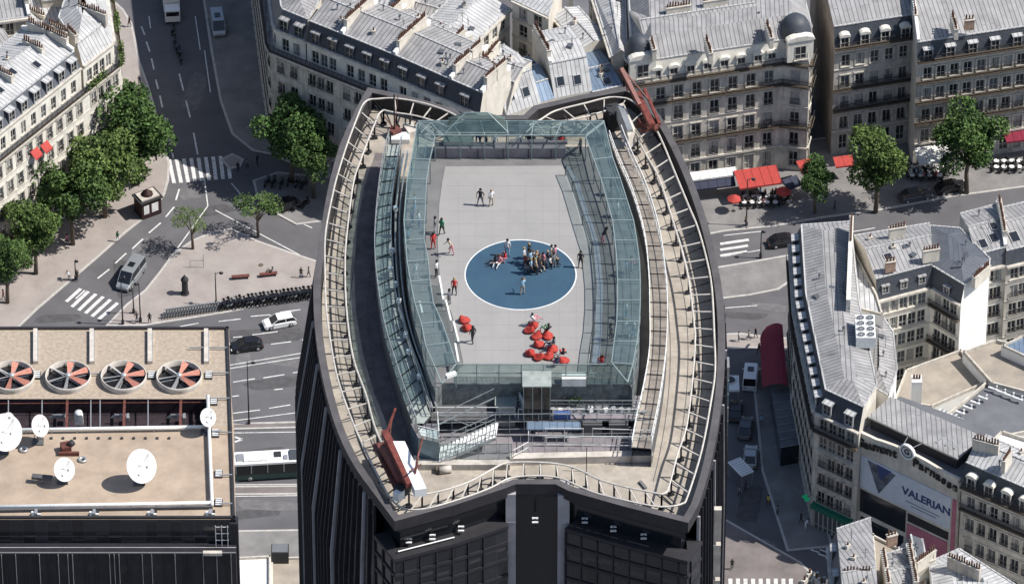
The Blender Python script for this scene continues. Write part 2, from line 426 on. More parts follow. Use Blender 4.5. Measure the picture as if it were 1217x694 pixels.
class Bld: pass
WALLREC = .2
def facade(b, wall, A, B, z0, rows, n, wd, m, rail_rows=(), surround=True, margin=.6, frame='frame_white', z1=None, course=(), stuffcap=100):
    """wall from A to B (2-D, outside is to the right of A->B) with real window openings. rows = [(z, h)], wall top z1"""
    T = (B - A); Ln = T.length; T.normalize(); O = Vector((T.y, -T.x))
    P3 = lambda u, d, z: Vector((A.x + T.x * u + O.x * d, A.y + T.y * u + O.y * d, z))
    def q(u0, u1, za, zb, d=0): 
        if u1 - u0 > 1e-3 and zb - za > 1e-3: wall.face([P3(u0, d, za), P3(u1, d, za), P3(u1, d, zb), P3(u0, d, zb)], m)
    cw = (Ln - 2 * margin) / n
    z = z0; ang = math.atan2(T.y, T.x)
    for ri, (zb, h) in enumerate(rows):
        q(0, Ln, z, zb); u = 0
        for c in range(n):
            uc = margin + cw * (c + .5); ua, ub = uc - wd / 2, uc + wd / 2
            q(u, ua, zb, zb + h); u = ub
            r = WALLREC
            wall.face([P3(ua, 0, zb), P3(ua, -r, zb), P3(ua, -r, zb + h), P3(ua, 0, zb + h)], m)
            wall.face([P3(ub, -r, zb), P3(ub, 0, zb), P3(ub, 0, zb + h), P3(ub, -r, zb + h)], m)
            wall.face([P3(ua, 0, zb), P3(ub, 0, zb), P3(ub, -r, zb), P3(ua, -r, zb)], m)
            wall.face([P3(ua, -r, zb + h), P3(ub, -r, zb + h), P3(ub, 0, zb + h), P3(ua, 0, zb + h)], m)
            if surround:
                wall.box(P3(uc, .05, zb + h + .16), (wd + .5, .16, .2), 'trim', rz=ang)
                for sgn in (-1, 1): wall.box(P3(uc + sgn * (wd / 2 + .13), .025, zb + h / 2), (.2, .055, h), 'trim', rz=ang)
            fr, pn, rl, sh = win_meshes(wd, h, frame)
            b.nwin += 1
            # local frame: x along wall, y inward
            o = bpy.data.objects.new('window', fr); link(o, b.root)
            o.location = P3(uc, 0, zb) - b.root.location; o.rotation_euler = (0, 0, ang)
            p = bpy.data.objects.new('pane', random.choice(pn)); link(p, o)
            if ri in rail_rows:
                g = bpy.data.objects.new('railing', rl); link(g, o)
            if b.shutters and random.random() < b.shutters:
                g = bpy.data.objects.new('shutters', sh); link(g, o)
        q(u, Ln, zb, zb + h); z = zb + h
    q(0, Ln, z, z1)

def course(mb, A, B, z, h, d, m='trim', ext=0):
    T = (B - A).normalized(); O = Vector((T.y, -T.x)); A = A - T * ext; B = B + T * ext
    c = (A + B) / 2 + O * (d / 2 - .02)
    mb.box((c.x, c.y, z), ((B - A).length, d + .04, h), m, rz=math.atan2(T.y, T.x), base=True)

def balcony(b, A, B, z, d=.75, plants=0.):
    """continuous balcony slab with iron railing"""
    T = (B - A).normalized(); O = Vector((T.y, -T.x))
    mb = MB(); course(mb, A, B, z - .22, .22, d, 'bark')
    o = mb.build('balcony', b.root)
    rb = MB(); a = A + O * (d - .06); c = B + O * (d - .06)
    rb.bar(v3(a, z + 1.0), v3(c, z + 1.0), .06, .06, 'iron'); rb.bar(v3(a, z + .12), v3(c, z + .12), .04, .04, 'iron')
    n = int((c - a).length / .14)
    for i in range(n + 1):
        p = lp(a, c, i / n); rb.bar(v3(p, z), v3(p, z + 1), .045, .045, 'iron')
    rb.build('railing', o)
    if plants:
        pb = MB(); L_ = (c - a).length
        tones = []
        for i in range(int(L_ * 55 * plants)):
            t = random.random(); 
            if math.sin(t * L_ * .9) < -.2: continue
            p = lp(a, c, t); q = Vector((p.x, p.y, z + random.uniform(.1, 1.25))) + Vector((random.uniform(-.4, .3), random.uniform(-.4, .3), 0))
            leaf(pb, q, .2, tones)
        o2 = pb.build('balcony_plants', b.root); set_tone(o2, tones)

def leaf(mb, q, s, tones, tone=None):
    n = Vector((random.gauss(0, 1), random.gauss(0, 1), random.gauss(.6, 1))).normalized()
    a = n.orthogonal().normalized(); a = Matrix.Rotation(random.uniform(0, 6.28), 3, n) @ a; c = n.cross(a)
    s = s * random.uniform(.6, 1.3)
    mb.face([q - a * s, q - c * s * .6 + a * .1 * s, q + a * s, q + c * s * .6 - a * .1 * s], 'leaf')
    tones.append(tone if tone is not None else random.random())
def set_tone(o, tones):
    at_ = o.data.attributes.new('tone', 'FLOAT', 'FACE'); at_.data.foreach_set('value', tones[:len(o.data.polygons)])

def chimney_mesh(L_, npots, h=1.9, m='plaster', wd=.55):
    def f(mb):
        mb.box((0, 0, 0), (L_, wd, h), m, base=True); mb.box((0, 0, h), (L_ + .14, wd + .14, .12), 'trim', base=True)
    def g(mb):
        for i in range(npots):
            x = -L_ / 2 + L_ * (i + .5) / npots
            hh = random.choice((.45, .6, .8)); mb.cyl((x, 0, h + .12), .13, hh, 'terracotta', n=7, r2=.1)
    return proto(f), proto(g)
CH = [chimney_mesh(2.2, 6), chimney_mesh(3.4, 9, 1.7), chimney_mesh(1.3, 3, 1.6, 'brick'), chimney_mesh(1.8, 5, 2.4, 'plaster_white'), chimney_mesh(4.6, 13, 2.0, 'stone_grey')]
def chimney(b, p, z, ang, kind=0):
    a, g = CH[kind]
    o = bpy.data.objects.new('chimney', a); link(o, b.root); o.location = v3(p, z) - b.root.location; o.rotation_euler = (0, 0, ang)
    q = bpy.data.objects.new('chimney_pots', g); link(q, o)

def dormer_meshes(style):
    wd, h = (1.25, 1.85) if style != 'small' else (.95, 1.3)
    front = {'stone': 'stone_pale', 'zinc': 'zinc_pale', 'small': 'zinc', 'dark': 'zinc_dark'}[style]
    d = 1.7
    def f(mb):
        W = wd / 2; fr = .16
        mb.box((0, d / 2, h / 2), (wd - .02, d, h), 'slate' if style != 'stone' else 'zinc_dark')
        for s in (-1, 1): mb.box((s * (W - fr / 2 + .04), -.06, h / 2), (fr, .16, h), front)
        mb.box((0, -.06, .08), (wd + .1, .2, .16), front); mb.box((0, -.06, h - .06), (wd + .16, .22, .2), front)
        if style == 'stone':   # curved hood
            n = 7; vs = []
            for i in range(n):
                t = math.pi * i / (n - 1); x = -math.cos(t) * (W + .18); z = h + .02 + math.sin(t) * .48
                vs += [(x, -.28, z), (x, d, z)]
            fs = [(2 * i, 2 * i + 2, 2 * i + 3, 2 * i + 1) for i in range(n - 1)] + [tuple(range(0, 2 * n, 2))[::-1]]
            mb.mesh_(vs, fs, 'stone_pale')
        else:
            mb.mesh_([(-W - .12, -.22, h + .02), (W + .12, -.22, h + .02), (W + .12, d, h + .3), (-W - .12, d, h + .3), (-W - .12, -.22, h - .06), (W + .12, -.22, h - .06)],
                     [(0, 1, 2, 3), (4, 5, 1, 0), (0, 3, 4), (1, 5, 2)], 'zinc_pale' if style == 'zinc' else 'zinc')
    def g(mb):
        W = wd / 2 - .14
        mb.face([(-W, -.012, .15), (W, -.012, .15), (W, -.012, h - .14), (-W, -.012, h - .14)], 'pane_dark')
        mb.box((0, -.03, h / 2), (.08, .04, h - .2), 'frame_white'); mb.box((0, -.03, h * .42), (W * 2, .03, .05), 'frame_white')
    return proto(f), proto(g), wd, h
DM = {k: dormer_meshes(k) for k in ('stone', 'zinc', 'small', 'dark')}
def dormers(b, A, B, z, n, style, back=.35, us=None):
    T = (B - A); Ln = T.length; T.normalize(); I = Vector((-T.y, T.x)); f, g, wd, h = DM[style]
    for i in range(n):
        u = us[i] * Ln if us else Ln * (i + .5) / n
        p = A + T * u + I * back
        o = bpy.data.objects.new('dormer', f); link(o, b.root); o.location = v3(p, z) - b.root.location; o.rotation_euler = (0, 0, math.atan2(T.y, T.x))
        q = bpy.data.objects.new('pane', g); link(q, o)
def skylight(b, p, n, ang=0, s=(.8, 1.1)):
    """opening roof window lying on a slope with normal n"""
    X = Vector((0, 0, 1)).cross(n)
    X = Vector((math.cos(ang), math.sin(ang), 0)) if X.length < .05 else X.normalized()
    Y = n.cross(X)
    mb = MB()
    mb.box(p + n * .06, (s[0] + .16, s[1] + .16, .14), 'zinc_pale', ax=(X, Y, n)); o = mb.build('skylight', b.root)
    mb = MB(); q = p + n * .135
    mb.face([q - X * s[0] / 2 - Y * s[1] / 2, q + X * s[0] / 2 - Y * s[1] / 2, q + X * s[0] / 2 + Y * s[1] / 2, q - X * s[0] / 2 + Y * s[1] / 2], 'pane_dark'); mb.build('pane', o)

VENT = []
def _v1(mb): mb.cyl((0, 0, -.4), .1, 1.3, 'zinc_pale', 8); mb.cyl((0, 0, .9), .17, .16, 'zinc_dark', 8)
def _v2(mb): mb.box((0, 0, -.4), (.55, .45, 1.0), 'plaster', base=True); mb.box((0, 0, .6), (.65, .55, .08), 'trim', base=True); mb.cyl((0, 0, .68), .12, .4, 'terracotta', 7)
def _v3(mb): mb.tube([(0, 0, -.4), (0, 0, 1.9)], .03, 'iron', 5); [mb.bar((-.45, 0, z), (.45, 0, z), .025, .025, 'iron') for z in (1.3, 1.55, 1.8)]
def _v4(mb): mb.box((0, 0, -.3), (.9, .7, .62), 'zinc_dark', base=True); mb.box((0, 0, .32), (.75, .55, .05), 'pane_mid', base=True)
for f_, nm_ in ((_v1, 'roof_vent'), (_v2, 'chimney_stub'), (_v3, 'aerial'), (_v4, 'roof_hatch'), (_v1, 'roof_vent')): VENT.append((proto(f_), nm_))
RND = random.Random(99)
def clutter(b, n):
    Q = b.Q; c = sum(Q, Vector((0, 0))) / len(Q); k = min(9, 2 + int(abs(area(Q)) / 18))
    for _ in range(k):
        i = RND.randrange(len(Q)); e = lp(Q[i], Q[(i + 1) % len(Q)], RND.random()); t = RND.uniform(.3, .8); p = lp(e, c, t)
        me, nm = RND.choice(VENT); o = bpy.data.objects.new(nm, me); link(o, b.root); o.location = v3(p, b.ztop + (b.zr - b.ztop) * t * .8) - b.root.location; o.rotation_euler = (0, 0, RND.random() * 3)
def building(name, label, cat, poly, zc, fac=None, attic=0, mans=2.6, mans_edges=None, mans_in=1.0, roofm='zinc', slope='slate', ridge=1.6, wallm='stone', party='plaster', shutters=0,
             storey=3.15, ground=4.0, wd=1.15, wh=2.0, rails=(1, 2, 3, 4), dorm=None, dstyle='zinc', chim=(), courses=True, balc=(), plants=0, group=None, frame='frame_white', mat_edges=None,
             ridge_dir=0, skyl=(), pz=None, flat=None, parapet=0, z0=0, awn=False, surround=True, attic_in=.85, margin=.6, chimwalls=()):
    """poly: photo pixels of the footprint corners read at height pz (default zc), front edge first, counter-clockwise"""
    P = [at2(x, y, zc if pz is None else pz) if not isinstance(x, Vector) else x for x, y in poly] if not isinstance(poly[0], Vector) else list(poly)
    assert area(P) > 0, (name, label)
    b = Bld(); n = len(P); cen = sum((Vector(p) for p in P), Vector((0, 0))) / n
    b.nwin = 0; b.shutters = shutters; b.P = P; b.cen = cen
    b.root = thing(name, label, cat, (cen.x, cen.y, z0), 0, group)
    fac = fac or {}; mans_edges = list(fac.keys()) if mans_edges is None else mans_edges
    nf = max(1, int(round((zc - z0 - ground) / storey)))
    st = (zc - z0 - ground) / nf
    wall = MB(); corn = MB()
    for i in range(n):
        A, B = P[i], P[(i + 1) % n]
        if i in fac:
            nc = fac[i]
            rows = [(z0 + .9 if ground > 3.4 else z0 + .7, ground - 1.5)] + [(z0 + ground + st * k + .45, min(wh, st - .9)) for k in range(nf)]
            mm = (mat_edges or {}).get(i, wallm)
            facade(b, wall, A, B, z0, rows, nc, wd, mm, rail_rows=rails, z1=zc, frame=frame, surround=surround, margin=margin)
            if courses:
                course(corn, A, B, z0 + ground - .05, .28, .22)
                for k in range(1, nf): course(corn, A, B, z0 + ground + st * k, .12, .1)
                course(corn, A, B, zc - .3, .3, .45)
            if corn.v: corn.build('cornice', b.root); corn = MB()
            for k in balc: balcony(b, A, B, z0 + ground + st * k + .28, .6, 0)
        else:
            mm = (mat_edges or {}).get(i, party)
            wall.face([v3(A, z0), v3(B, z0), v3(B, zc), v3(A, zc)], mm)
    z = zc; Q = P
    if attic:
        ins = [attic_in if i in fac else 0. for i in range(n)]
        Q2 = inset(P, ins)
        wall.face([v3(p, zc) for p in P], 'zinc')
        for i in range(n):
            A, B = Q2[i], Q2[(i + 1) % n]
            if i in fac:
                facade(b, wall, A, B, zc, [(zc + .12, 2.1)], fac[i], wd, wallm if wallm != 'stone' else 'stone_pale', z1=zc + attic, frame=frame, surround=False, margin=margin)
                course(corn, A, B, zc + attic - .12, .2, .3, 'trim')
                balcony(b, P[i], P[(i + 1) % n], zc + .05, .35, plants)
            else: wall.face([v3(A, zc), v3(B, zc), v3(B, zc + attic), v3(A, zc + attic)], party)
        Q = Q2; z += attic
    roof = MB()
    if mans:
        ins = [mans_in if i in mans_edges else 0. for i in range(n)]
        Q2 = inset(Q, ins)
        for i in range(n):
            j = (i + 1) % n
            roof.face([v3(Q[i], z), v3(Q[j], z), v3(Q2[j], z + mans), v3(Q2[i], z + mans)], slope if i in mans_edges else party)
        if dorm:
            for i, k in dorm.items(): dormers(b, Q[i], Q[(i + 1) % n], z + .1, k, dstyle, back=mans_in * .12)
        z += mans; Q = Q2
    if flat:
        zz = z
        if parapet:
            for i in range(n): course(corn, Q[i], Q[(i + 1) % n], z - .05, parapet + .05, -.3 + .04, 'trim')
        roof.face([v3(p, z) for p in Q], flat)
    elif n == 4 and ridge_dir is not None:
        e = ridge_dir   # ridge parallel to edge e
        Q4 = [Q[(e + k) % 4] for k in range(4)]
        R1 = (Q4[1] + Q4[2]) / 2; R0 = (Q4[3] + Q4[0]) / 2; zr = z + ridge; ov = .0
        roof.face([v3(Q4[0], z), v3(Q4[1], z), v3(R1, zr), v3(R0, zr)], roofm)
        roof.face([v3(Q4[2], z), v3(Q4[3], z), v3(R0, zr), v3(R1, zr)], roofm)
        roof.face([v3(Q4[1], z), v3(Q4[2], z), v3(R1, zr)], party); roof.face([v3(Q4[3], z), v3(Q4[0], z), v3(R0, zr)], party)
        roof.bar(v3(R0, zr + .04), v3(R1, zr + .04), .22, .12, 'zinc_pale')
        b.R0, b.R1 = R0, R1
        # gutters along eaves
        for a, c in ((Q4[0], Q4[1]), (Q4[2], Q4[3])): roof.bar(v3(a, z + .05), v3(c, z + .05), .22, .14, 'zinc_pale')
        for t, s_, w_ in skyl:
            a = lp(Q4[0], Q4[1], t); c = lp(R0, R1, t); p = lp(v3(a, z), v3(c, zr), s_)
            nn = (v3(Q4[1], z) - v3(Q4[0], z)).cross(v3(R0, zr) - v3(Q4[0], z)).normalized()
            skylight(b, p, nn, s=(.8 * w_, 1.1 * w_))
        # party walls standing proud with stacks
        for k in chimwalls:
            a, c, r = (Q4[1], Q4[2], R1) if k == 1 else (Q4[3], Q4[0], R0)
            inn = (cen - r).normalized() * .2
            for s0, s1, za, zb in ((a, r, z, zr), (r, c, zr, z)):
                roof.bar(v3(s0 + inn, za + .25), v3(s1 + inn, zb + .25), .4, .7, 'plaster_white')
            ang = math.atan2((c - a).y, (c - a).x)
            chimney(b, lp(a, c, .3) + inn, z + .1, ang, random.choice((0, 1))); chimney(b, lp(a, c, .68) + inn, z + .1, ang, random.choice((0, 1)))
    else:
        Q2 = inset(Q, min(2.5, .28 * math.sqrt(abs(area(Q))))); zr = z + ridge
        for i in range(n):
            j = (i + 1) % n; roof.face([v3(Q[i], z), v3(Q[j], z), v3(Q2[j], zr), v3(Q2[i], zr)], roofm)
            roof.bar(v3(Q[i], z + .05), v3(Q[j], z + .05), .2, .14, 'zinc_pale')
        roof.face([v3(p, zr) for p in Q2], roofm)
    b.ztop = z; b.Q = Q; b.zr = z + (0 if flat else ridge)
    wall.build('wall', b.root)
    if not flat or flat == 'zinc': clutter(b, n)
    if corn.v: corn.build('cornice', b.root)
    b.roof = roof.build('roof', b.root)
    for cx, cy, k, ang in chim:
        p = at2(cx, cy, b.zr); chimney(b, p, b.zr - 1.2, ang, k)
    return b

def inward(A, B, depth, z):
    """rectangle (pixels A->B at height z is the front) of given depth"""
    a, c = at2(*A, z), at2(*B, z); T = (c - a).normalized(); I = Vector((-T.y, T.x))
    return [a, c, c + I * depth, a + I * depth]

BL = 'apartment_building'; CAT = 'building'
# ---- upper-left block
b1 = building(BL, 'long white block with red window awnings at the left edge above the tree row', CAT, inward((-60, 238), (103, 108), 10.5, 18), 18, {0: 13}, attic=3.4, mans=2.4, dorm={0: 11}, dstyle='zinc', mans_edges=[0], slope='zinc_dark',
              wallm='stone_pale', roofm='zinc_pale', ridge=1.3, plants=.0, shutters=0, skyl=((.55, .5, 1), (.8, .4, 1), (.68, .7, 1)), chimwalls=(1,), surround=True, wd=1.0)
b1b = building(BL, 'white corner block with planted balcony at the top of the left tree row', CAT, [at2(103, 108, 18), at2(144, 76, 18), at2(131, -10, 18), at2(96, -10, 18), at2(72, 62, 18)], 18, {0: 4, 1: 7}, attic=3.4, mans=2.4, mans_in=1.6,
               slope='zinc_pale', roofm='zinc_pale', wallm='stone_pale', ridge=1.4, plants=1., dorm={0: 0}, ridge_dir=None, wd=1.0)
for t_ in ((86, 38, 0, 2.2), (70, 32, 1, 2.5), (110, 12, 4, 2.6)): chimney(b1b, at2(t_[0], t_[1] + 8, 24), 23.2, t_[3], t_[2])
balcony(b1, b1.P[0], lp(b1.P[0], b1.P[1], .98), 4.4, .7, .55)
chimney(b1, at2(40, 62, 24), 23.6, 2.5, 1); chimney(b1, at2(8, 98, 24), 23.6, 2.5, 0)
building(BL, 'grey courtyard house with pale seamed roof behind the long white block', CAT, inward((6, 80), (62, 34), 9, 19), 19, {}, mans=0, roofm='zinc', ridge=1.6, chimwalls=(1,))
building(BL, 'low seamed roof wing behind the white corner block', CAT, inward((28, 34), (84, 22), 9, 20), 20, {}, mans=0, roofm='zinc_pale', ridge=1.6, chimwalls=(0,))
building(BL, 'tall grey courtyard house with two windows at the top left corner', CAT, inward((-40, 30), (36, 20), 8, 23), 23, {0: 5}, mans=0, roofm='zinc', ridge=1.5, wallm='stone_grey', chimwalls=(1,))
building(BL, 'zinc roofed house at the top edge above the corner block', CAT, inward((50, 2), (128, -8), 10, 22), 22, {}, mans=0, roofm='zinc_pale', ridge=1.8, chimwalls=(0,))
building(BL, 'low zinc roof at the left edge behind the long white block', CAT, inward((-50, 92), (24, 62), 9, 20.5), 20.5, {}, mans=0, roofm='zinc', ridge=1.4)

# ---- upper-middle shaded row (balcony level z=18, faces down-left)
def rowh(label, A, B, n, **k):
    kw = dict(attic=3.3, mans=3.0, dorm={0: max(1, n - 1)}, dstyle='dark', mans_edges=[0], mans_in=.75, wallm='stone', roofm='zinc', ridge=1.2, chimwalls=(1,)); kw.update(k)
    return building(BL, label, CAT, inward(A, B, kw.pop('depth', 10), 18), 18, {0: n}, **kw)
cA, cB = at2(322, 61, 18), at2(361, 76, 18)
b2a = building(BL, 'shaded corner block with chamfered roof where the boulevard meets the dark row', CAT,
               [at2(318, 52, 18), at2(322, 61, 18), at2(361, 77, 18), at2(383, 40, 18), at2(330, -330, 18), at2(267, -330, 18)], 18, {5: 40, 0: 1, 1: 2}, attic=3.3, mans=2.8, mans_edges=[5, 0, 1], mans_in=1.1, slope='zinc_dark', ridge=1.0, ridge_dir=None, wallm='stone', dorm={1: 2}, dstyle='dark')
rowh('shaded house with balconies next to the chamfered corner block', (361, 77), (401, 93), 3)
rowh('shaded house with a yellow-green attic window, third along the dark row', (401, 93), (463, 118), 4)
rowh('shaded house half hidden by the tower roof, fourth along the dark row', (463, 118), (529, 147), 4)
rowh('last shaded house of the dark row beside the pale courtyard roofs', (529, 147), (566, 163), 2, depth=8)
building(BL, 'pale zinc roof behind the dark row, nearest the boulevard', CAT, inward((372, 24), (440, 50), 9, 21), 21, {}, mans=0, roofm='zinc_pale', ridge=1.5, chimwalls=(1,))
building(BL, 'pale zinc roof with small chimneys behind the middle of the dark row', CAT, inward((440, 50), (516, 82), 9, 21), 21, {}, mans=0, roofm='zinc', ridge=1.5, chimwalls=(1,), skyl=((.5, .5, 1),))
building(BL, 'zinc roofed courtyard house behind the top of the dark row', CAT, inward((395, 6), (470, 22), 9, 21), 21, {}, mans=0, roofm='zinc_pale', ridge=1.5, chimwalls=(0, 1))
building(BL, 'blue grey roofed house at the top edge in the courtyard', CAT, inward((478, 28), (520, 40), 7, 17), 17, {0: 3}, mans=0, roofm='zinc', ridge=1.4, wallm='stone_pale')
building(BL, 'small green grey roofed house in the bright courtyard', CAT, inward((512, 52), (548, 66), 6, 15), 15, {0: 2}, mans=0, roofm='zinc_dark', ridge=1.6, wallm='plaster_white', chimwalls=(1,))
# bright white courtyard houses
building(BL, 'white courtyard house with ledges facing the sun', CAT, inward((550, 64), (606, 10), 8, 20), 20, {0: 5}, mans=0, roofm='zinc_pale', ridge=1.2, wallm='stone_pale', wd=1.2, surround=False)
building(BL, 'sunlit beige courtyard house with open loggias', CAT, [at2(609, 0, 22), at2(652, 20, 22), at2(668, -20, 22), at2(622, -40, 22)], 22, {0: 2, 3: 3}, mans=0, roofm='zinc_pale', ridge=1.0, wallm='stone_pale', wd=1.4, surround=False)
building(BL, 'narrow shaded house with white top wall beside the dark courtyard roof', CAT, inward((656, 18), (692, 58), 4, 19), 19, {0: 4}, mans=0, roofm='zinc_pale', ridge=.6, wallm='stone', wd=1.0)
def seam(label, A, B, **k):
    kw = dict(mans=4.0, mans_in=2.4, mans_edges=[0], roofm='zinc_pale', slope='zinc_pale', ridge=.7); kw.update(k)
    return building(BL, label, CAT, inward(A, B, kw.pop('depth', 7.5), 18), 18, {}, **kw)
def slope_light(b, ts):
    P = b.P; A, B = P[0], P[1]; T = (B - A).normalized(); I = Vector((-T.y, T.x))
    n = (v3(B, 18) - v3(A, 18)).cross(v3(I * 2.4, 4.0)).normalized()
    for t, s_ in ts: skylight(b, v3(lp(A, B, t) + I * 2.4 * s_, 18 + 4 * s_), n, s=(.95, 1.2))
q_ = seam('grey seamed roof nearest the tower on the left of the courtyard group', (563, 126), (602, 138), roofm='zinc', slope='zinc', chimwalls=(3,) and (0,)); slope_light(q_, ((.5, .55),))
q_ = seam('bright seamed roof of the courtyard group with a row of chimneys on its left', (602, 138), (643, 122), depth=9, chimwalls=(0,)); slope_light(q_, ((.25, .5), (.68, .45)))
seam('blue zinc link roof between two bright seamed roofs', (643, 122), (659, 117), roofm='zinc_blue', slope='zinc_blue', mans=2.0, mans_in=1.8)
q_ = seam('bright seamed roof of the courtyard group next to the blue flat roof', (659, 117), (704, 108), depth=9.5, chimwalls=(0,)); slope_light(q_, ((.22, .45), (.66, .4)))
q_ = building(BL, 'low blue grey roof behind the back corner of the tower', CAT, inward((704, 110), (740, 102), 9, 18), 18, {}, mans=0, roofm='zinc_blue', ridge=.5, skyl=((.6, .3, 1.2),))
building(BL, 'dark flat roofed building filling the narrow gap at the top centre', CAT, [at2(690, 62, 14), at2(740, 60, 14), at2(716, -30, 14), at2(676, -30, 14)], 14, {}, mans=0, flat='flat_grey')
building(BL, 'shaded side wing left of the domed block', CAT, [at2(728, 68, 20), at2(746, 66, 20), at2(742, -20, 20), at2(700, -20, 20)], 20, {3: 7}, mans=0, roofm='zinc_pale', ridge=1.2, ridge_dir=1, wallm='stone_grey', chimwalls=(1,), surround=False)

# ---- domed block
def zinc_dome(b, p, z, r, ang, h=3.4):
    mb = MB(); n = 20; prof = [(r, 0), (r * .99, h * .25), (r * .9, h * .52), (r * .7, h * .8), (r * .42, h * .97), (.01, h)]
    mb.lathe(prof, 'slate', n, v3(p, z)); o = mb.build('dome', b.root)
    mb = MB(); mb.lathe([(r + .15, -.2), (r + .2, .1), (r, .15)], 'zinc_pale', n, v3(p, z)); mb.build('dome_rim', o)
    # stone pediment window in front
    mb = MB(); X = Vector((math.cos(ang), math.sin(ang), 0)); O = Vector((X.y, -X.x, 0)); c = v3(p, z) + O * (r + .05)
    mb.box(c + Vector((0, 0, -2.3)), (3.6, .7, 3.4), 'stone_pale', rz=ang, base=True)
    vs = []; k = 9
    for i in range(k):
        t = math.pi * i / (k - 1); q = c + X * (-math.cos(t) * 2.0) + Vector((0, 0, 1.1 + math.sin(t) * .8)); vs += [q + O * .5, q - O * .5]
    mb.mesh_(vs, [(2 * i, 2 * i + 2, 2 * i + 3, 2 * i + 1) for i in range(k - 1)] + [tuple(range(0, 2 * k, 2))[::-1]], 'stone_pale')
    g = mb.build('pediment', b.root)
    fr, pn, rl, sh = win_meshes(1.6, 2.1)
    w_ = bpy.data.objects.new('window', fr); link(w_, b.root); w_.location = c + O * .52 + Vector((0, 0, -1.9)) - b.root.location; w_.rotation_euler = (0, 0, ang)
    for v in (-.2,):
        pp = bpy.data.objects.new('pane', pn[0]); link(pp, w_); pp.location = (0, -.035, 0)
b4 = building(BL, 'ornate cream block with two grey corner domes above the red cafe awning', CAT, [at2(748, 104, 18), at2(930, 76, 18), at2(962, 80, 18), at2(966, 66, 18), at2(946, -14, 18), at2(742, 12, 18)], 18, {0: 8, 1: 1, 2: 0 or 1, 5: 5}, attic=0, mans=3.6, mans_edges=[0, 1, 2, 5], mans_in=.5,
              slope='stone_pale', roofm='zinc', ridge=2.2, ridge_dir=None, wallm='stone', dorm={}, balc=(1, 3, 4), rails=(1, 2, 3), wd=1.25, wh=2.2, courses=True)
A_, B_ = b4.P[0], b4.P[1]
dormers(b4, A_, B_, 18.3, 8, 'stone', back=.15, us=[.18, .29, .40, .51, .62, .73, .84, .955][:7] + [.93])
ang4 = math.atan2((B_ - A_).y, (B_ - A_).x)
zinc_dome(b4, lp(A_, B_, .06) + Vector((0, 2.4)), 21.2, 1.9, ang4)
zinc_dome(b4, lp(A_, B_, 1.0) + Vector((1.7, 1.9)), 21.2, 2.2, ang4)
chimney(b4, at2(842, 62, 23), 22.2, ang4 + 1.5, 1); chimney(b4, at2(914, 44, 23), 22.2, ang4 + 1.5, 1); chimney(b4, at2(776, 62, 23), 22.2, ang4 + 1.5, 0)
chimney(b4, at2(806, 20, 23), 23, ang4, 1); chimney(b4, at2(850, 12, 23), 23, ang4, 1)
# zinc slope of the domed block: long pitched roof above the attic
def lean_roof(b, A, B, z, depth, rise, m='zinc', name='roof'):
    a, c = A, B; T = (c - a).normalized(); I = Vector((-T.y, T.x))
    mb = MB(); r0, r1 = a + I * depth, c + I * depth; e0, e1 = a + I * depth * 2, c + I * depth * 2
    mb.face([v3(a, z), v3(c, z), v3(r1, z + rise), v3(r0, z + rise)], m); mb.face([v3(r0, z + rise), v3(r1, z + rise), v3(e1, z), v3(e0, z)], m)
    mb.face([v3(c, z), v3(e1, z), v3(r1, z + rise)], 'plaster'); mb.face([v3(a, z), v3(r0, z + rise), v3(e0, z)], 'plaster')
    mb.bar(v3(a, z + .05), v3(c, z + .05), .3, .16, 'zinc_pale'); mb.bar(v3(r0, z + rise + .04), v3(r1, z + rise + .04), .25, .14, 'zinc_pale')
    return mb.build(name, b.root)
I4 = Vector((-(B_ - A_).normalized().y, (B_ - A_).normalized().x))
lean_roof(b4, lp(A_, B_, .14) + I4 * .9, lp(A_, B_, .9) + I4 * .9, 21.65, 5.5, 2.4, 'zinc')

# ---- two blocks right of it
b5 = building(BL, 'grey stone house with four curved white dormers behind the right-hand trees', CAT, [at2(992, 60, 18), at2(1088, 45, 18), at2(1080, -30, 18), at2(964, -30, 18)], 18, {0: 5}, attic=0, mans=3.2, mans_edges=[0], mans_in=1.0, slope='slate', roofm='zinc', ridge=2.0, wallm='stone_grey',
              dorm={0: 4}, dstyle='stone', balc=(1, 2, 4), party='plaster_brown', chimwalls=(), rails=(1, 2, 3))
b6 = building(BL, 'wide grey stone house with plain zinc roof in the top right corner', CAT, [at2(1090, 75, 18), at2(1275, 47, 18), at2(1275, -46, 18), at2(1072, -16, 18)], 18, {0: 11}, attic=0, mans=2.8, mans_edges=[0], mans_in=.8, slope='slate', roofm='zinc', ridge=2.6, wallm='stone_grey',
              dorm={0: 7}, dstyle='zinc', balc=(1, 2, 3, 4), chimwalls=(0,), rails=(1, 2))
chimney(b6, at2(1134, 32, 23), 22, 1.7, 1); chimney(b6, at2(1152, 28, 23), 22, .2, 2)
building(BL, 'zinc roof at the very top right behind the grey stone houses', CAT, [at2(1000, -8, 20), at2(1230, -24, 20), at2(1230, -60, 20), at2(1000, -50, 20)], 20, {}, mans=0, roofm='zinc', ridge=2)
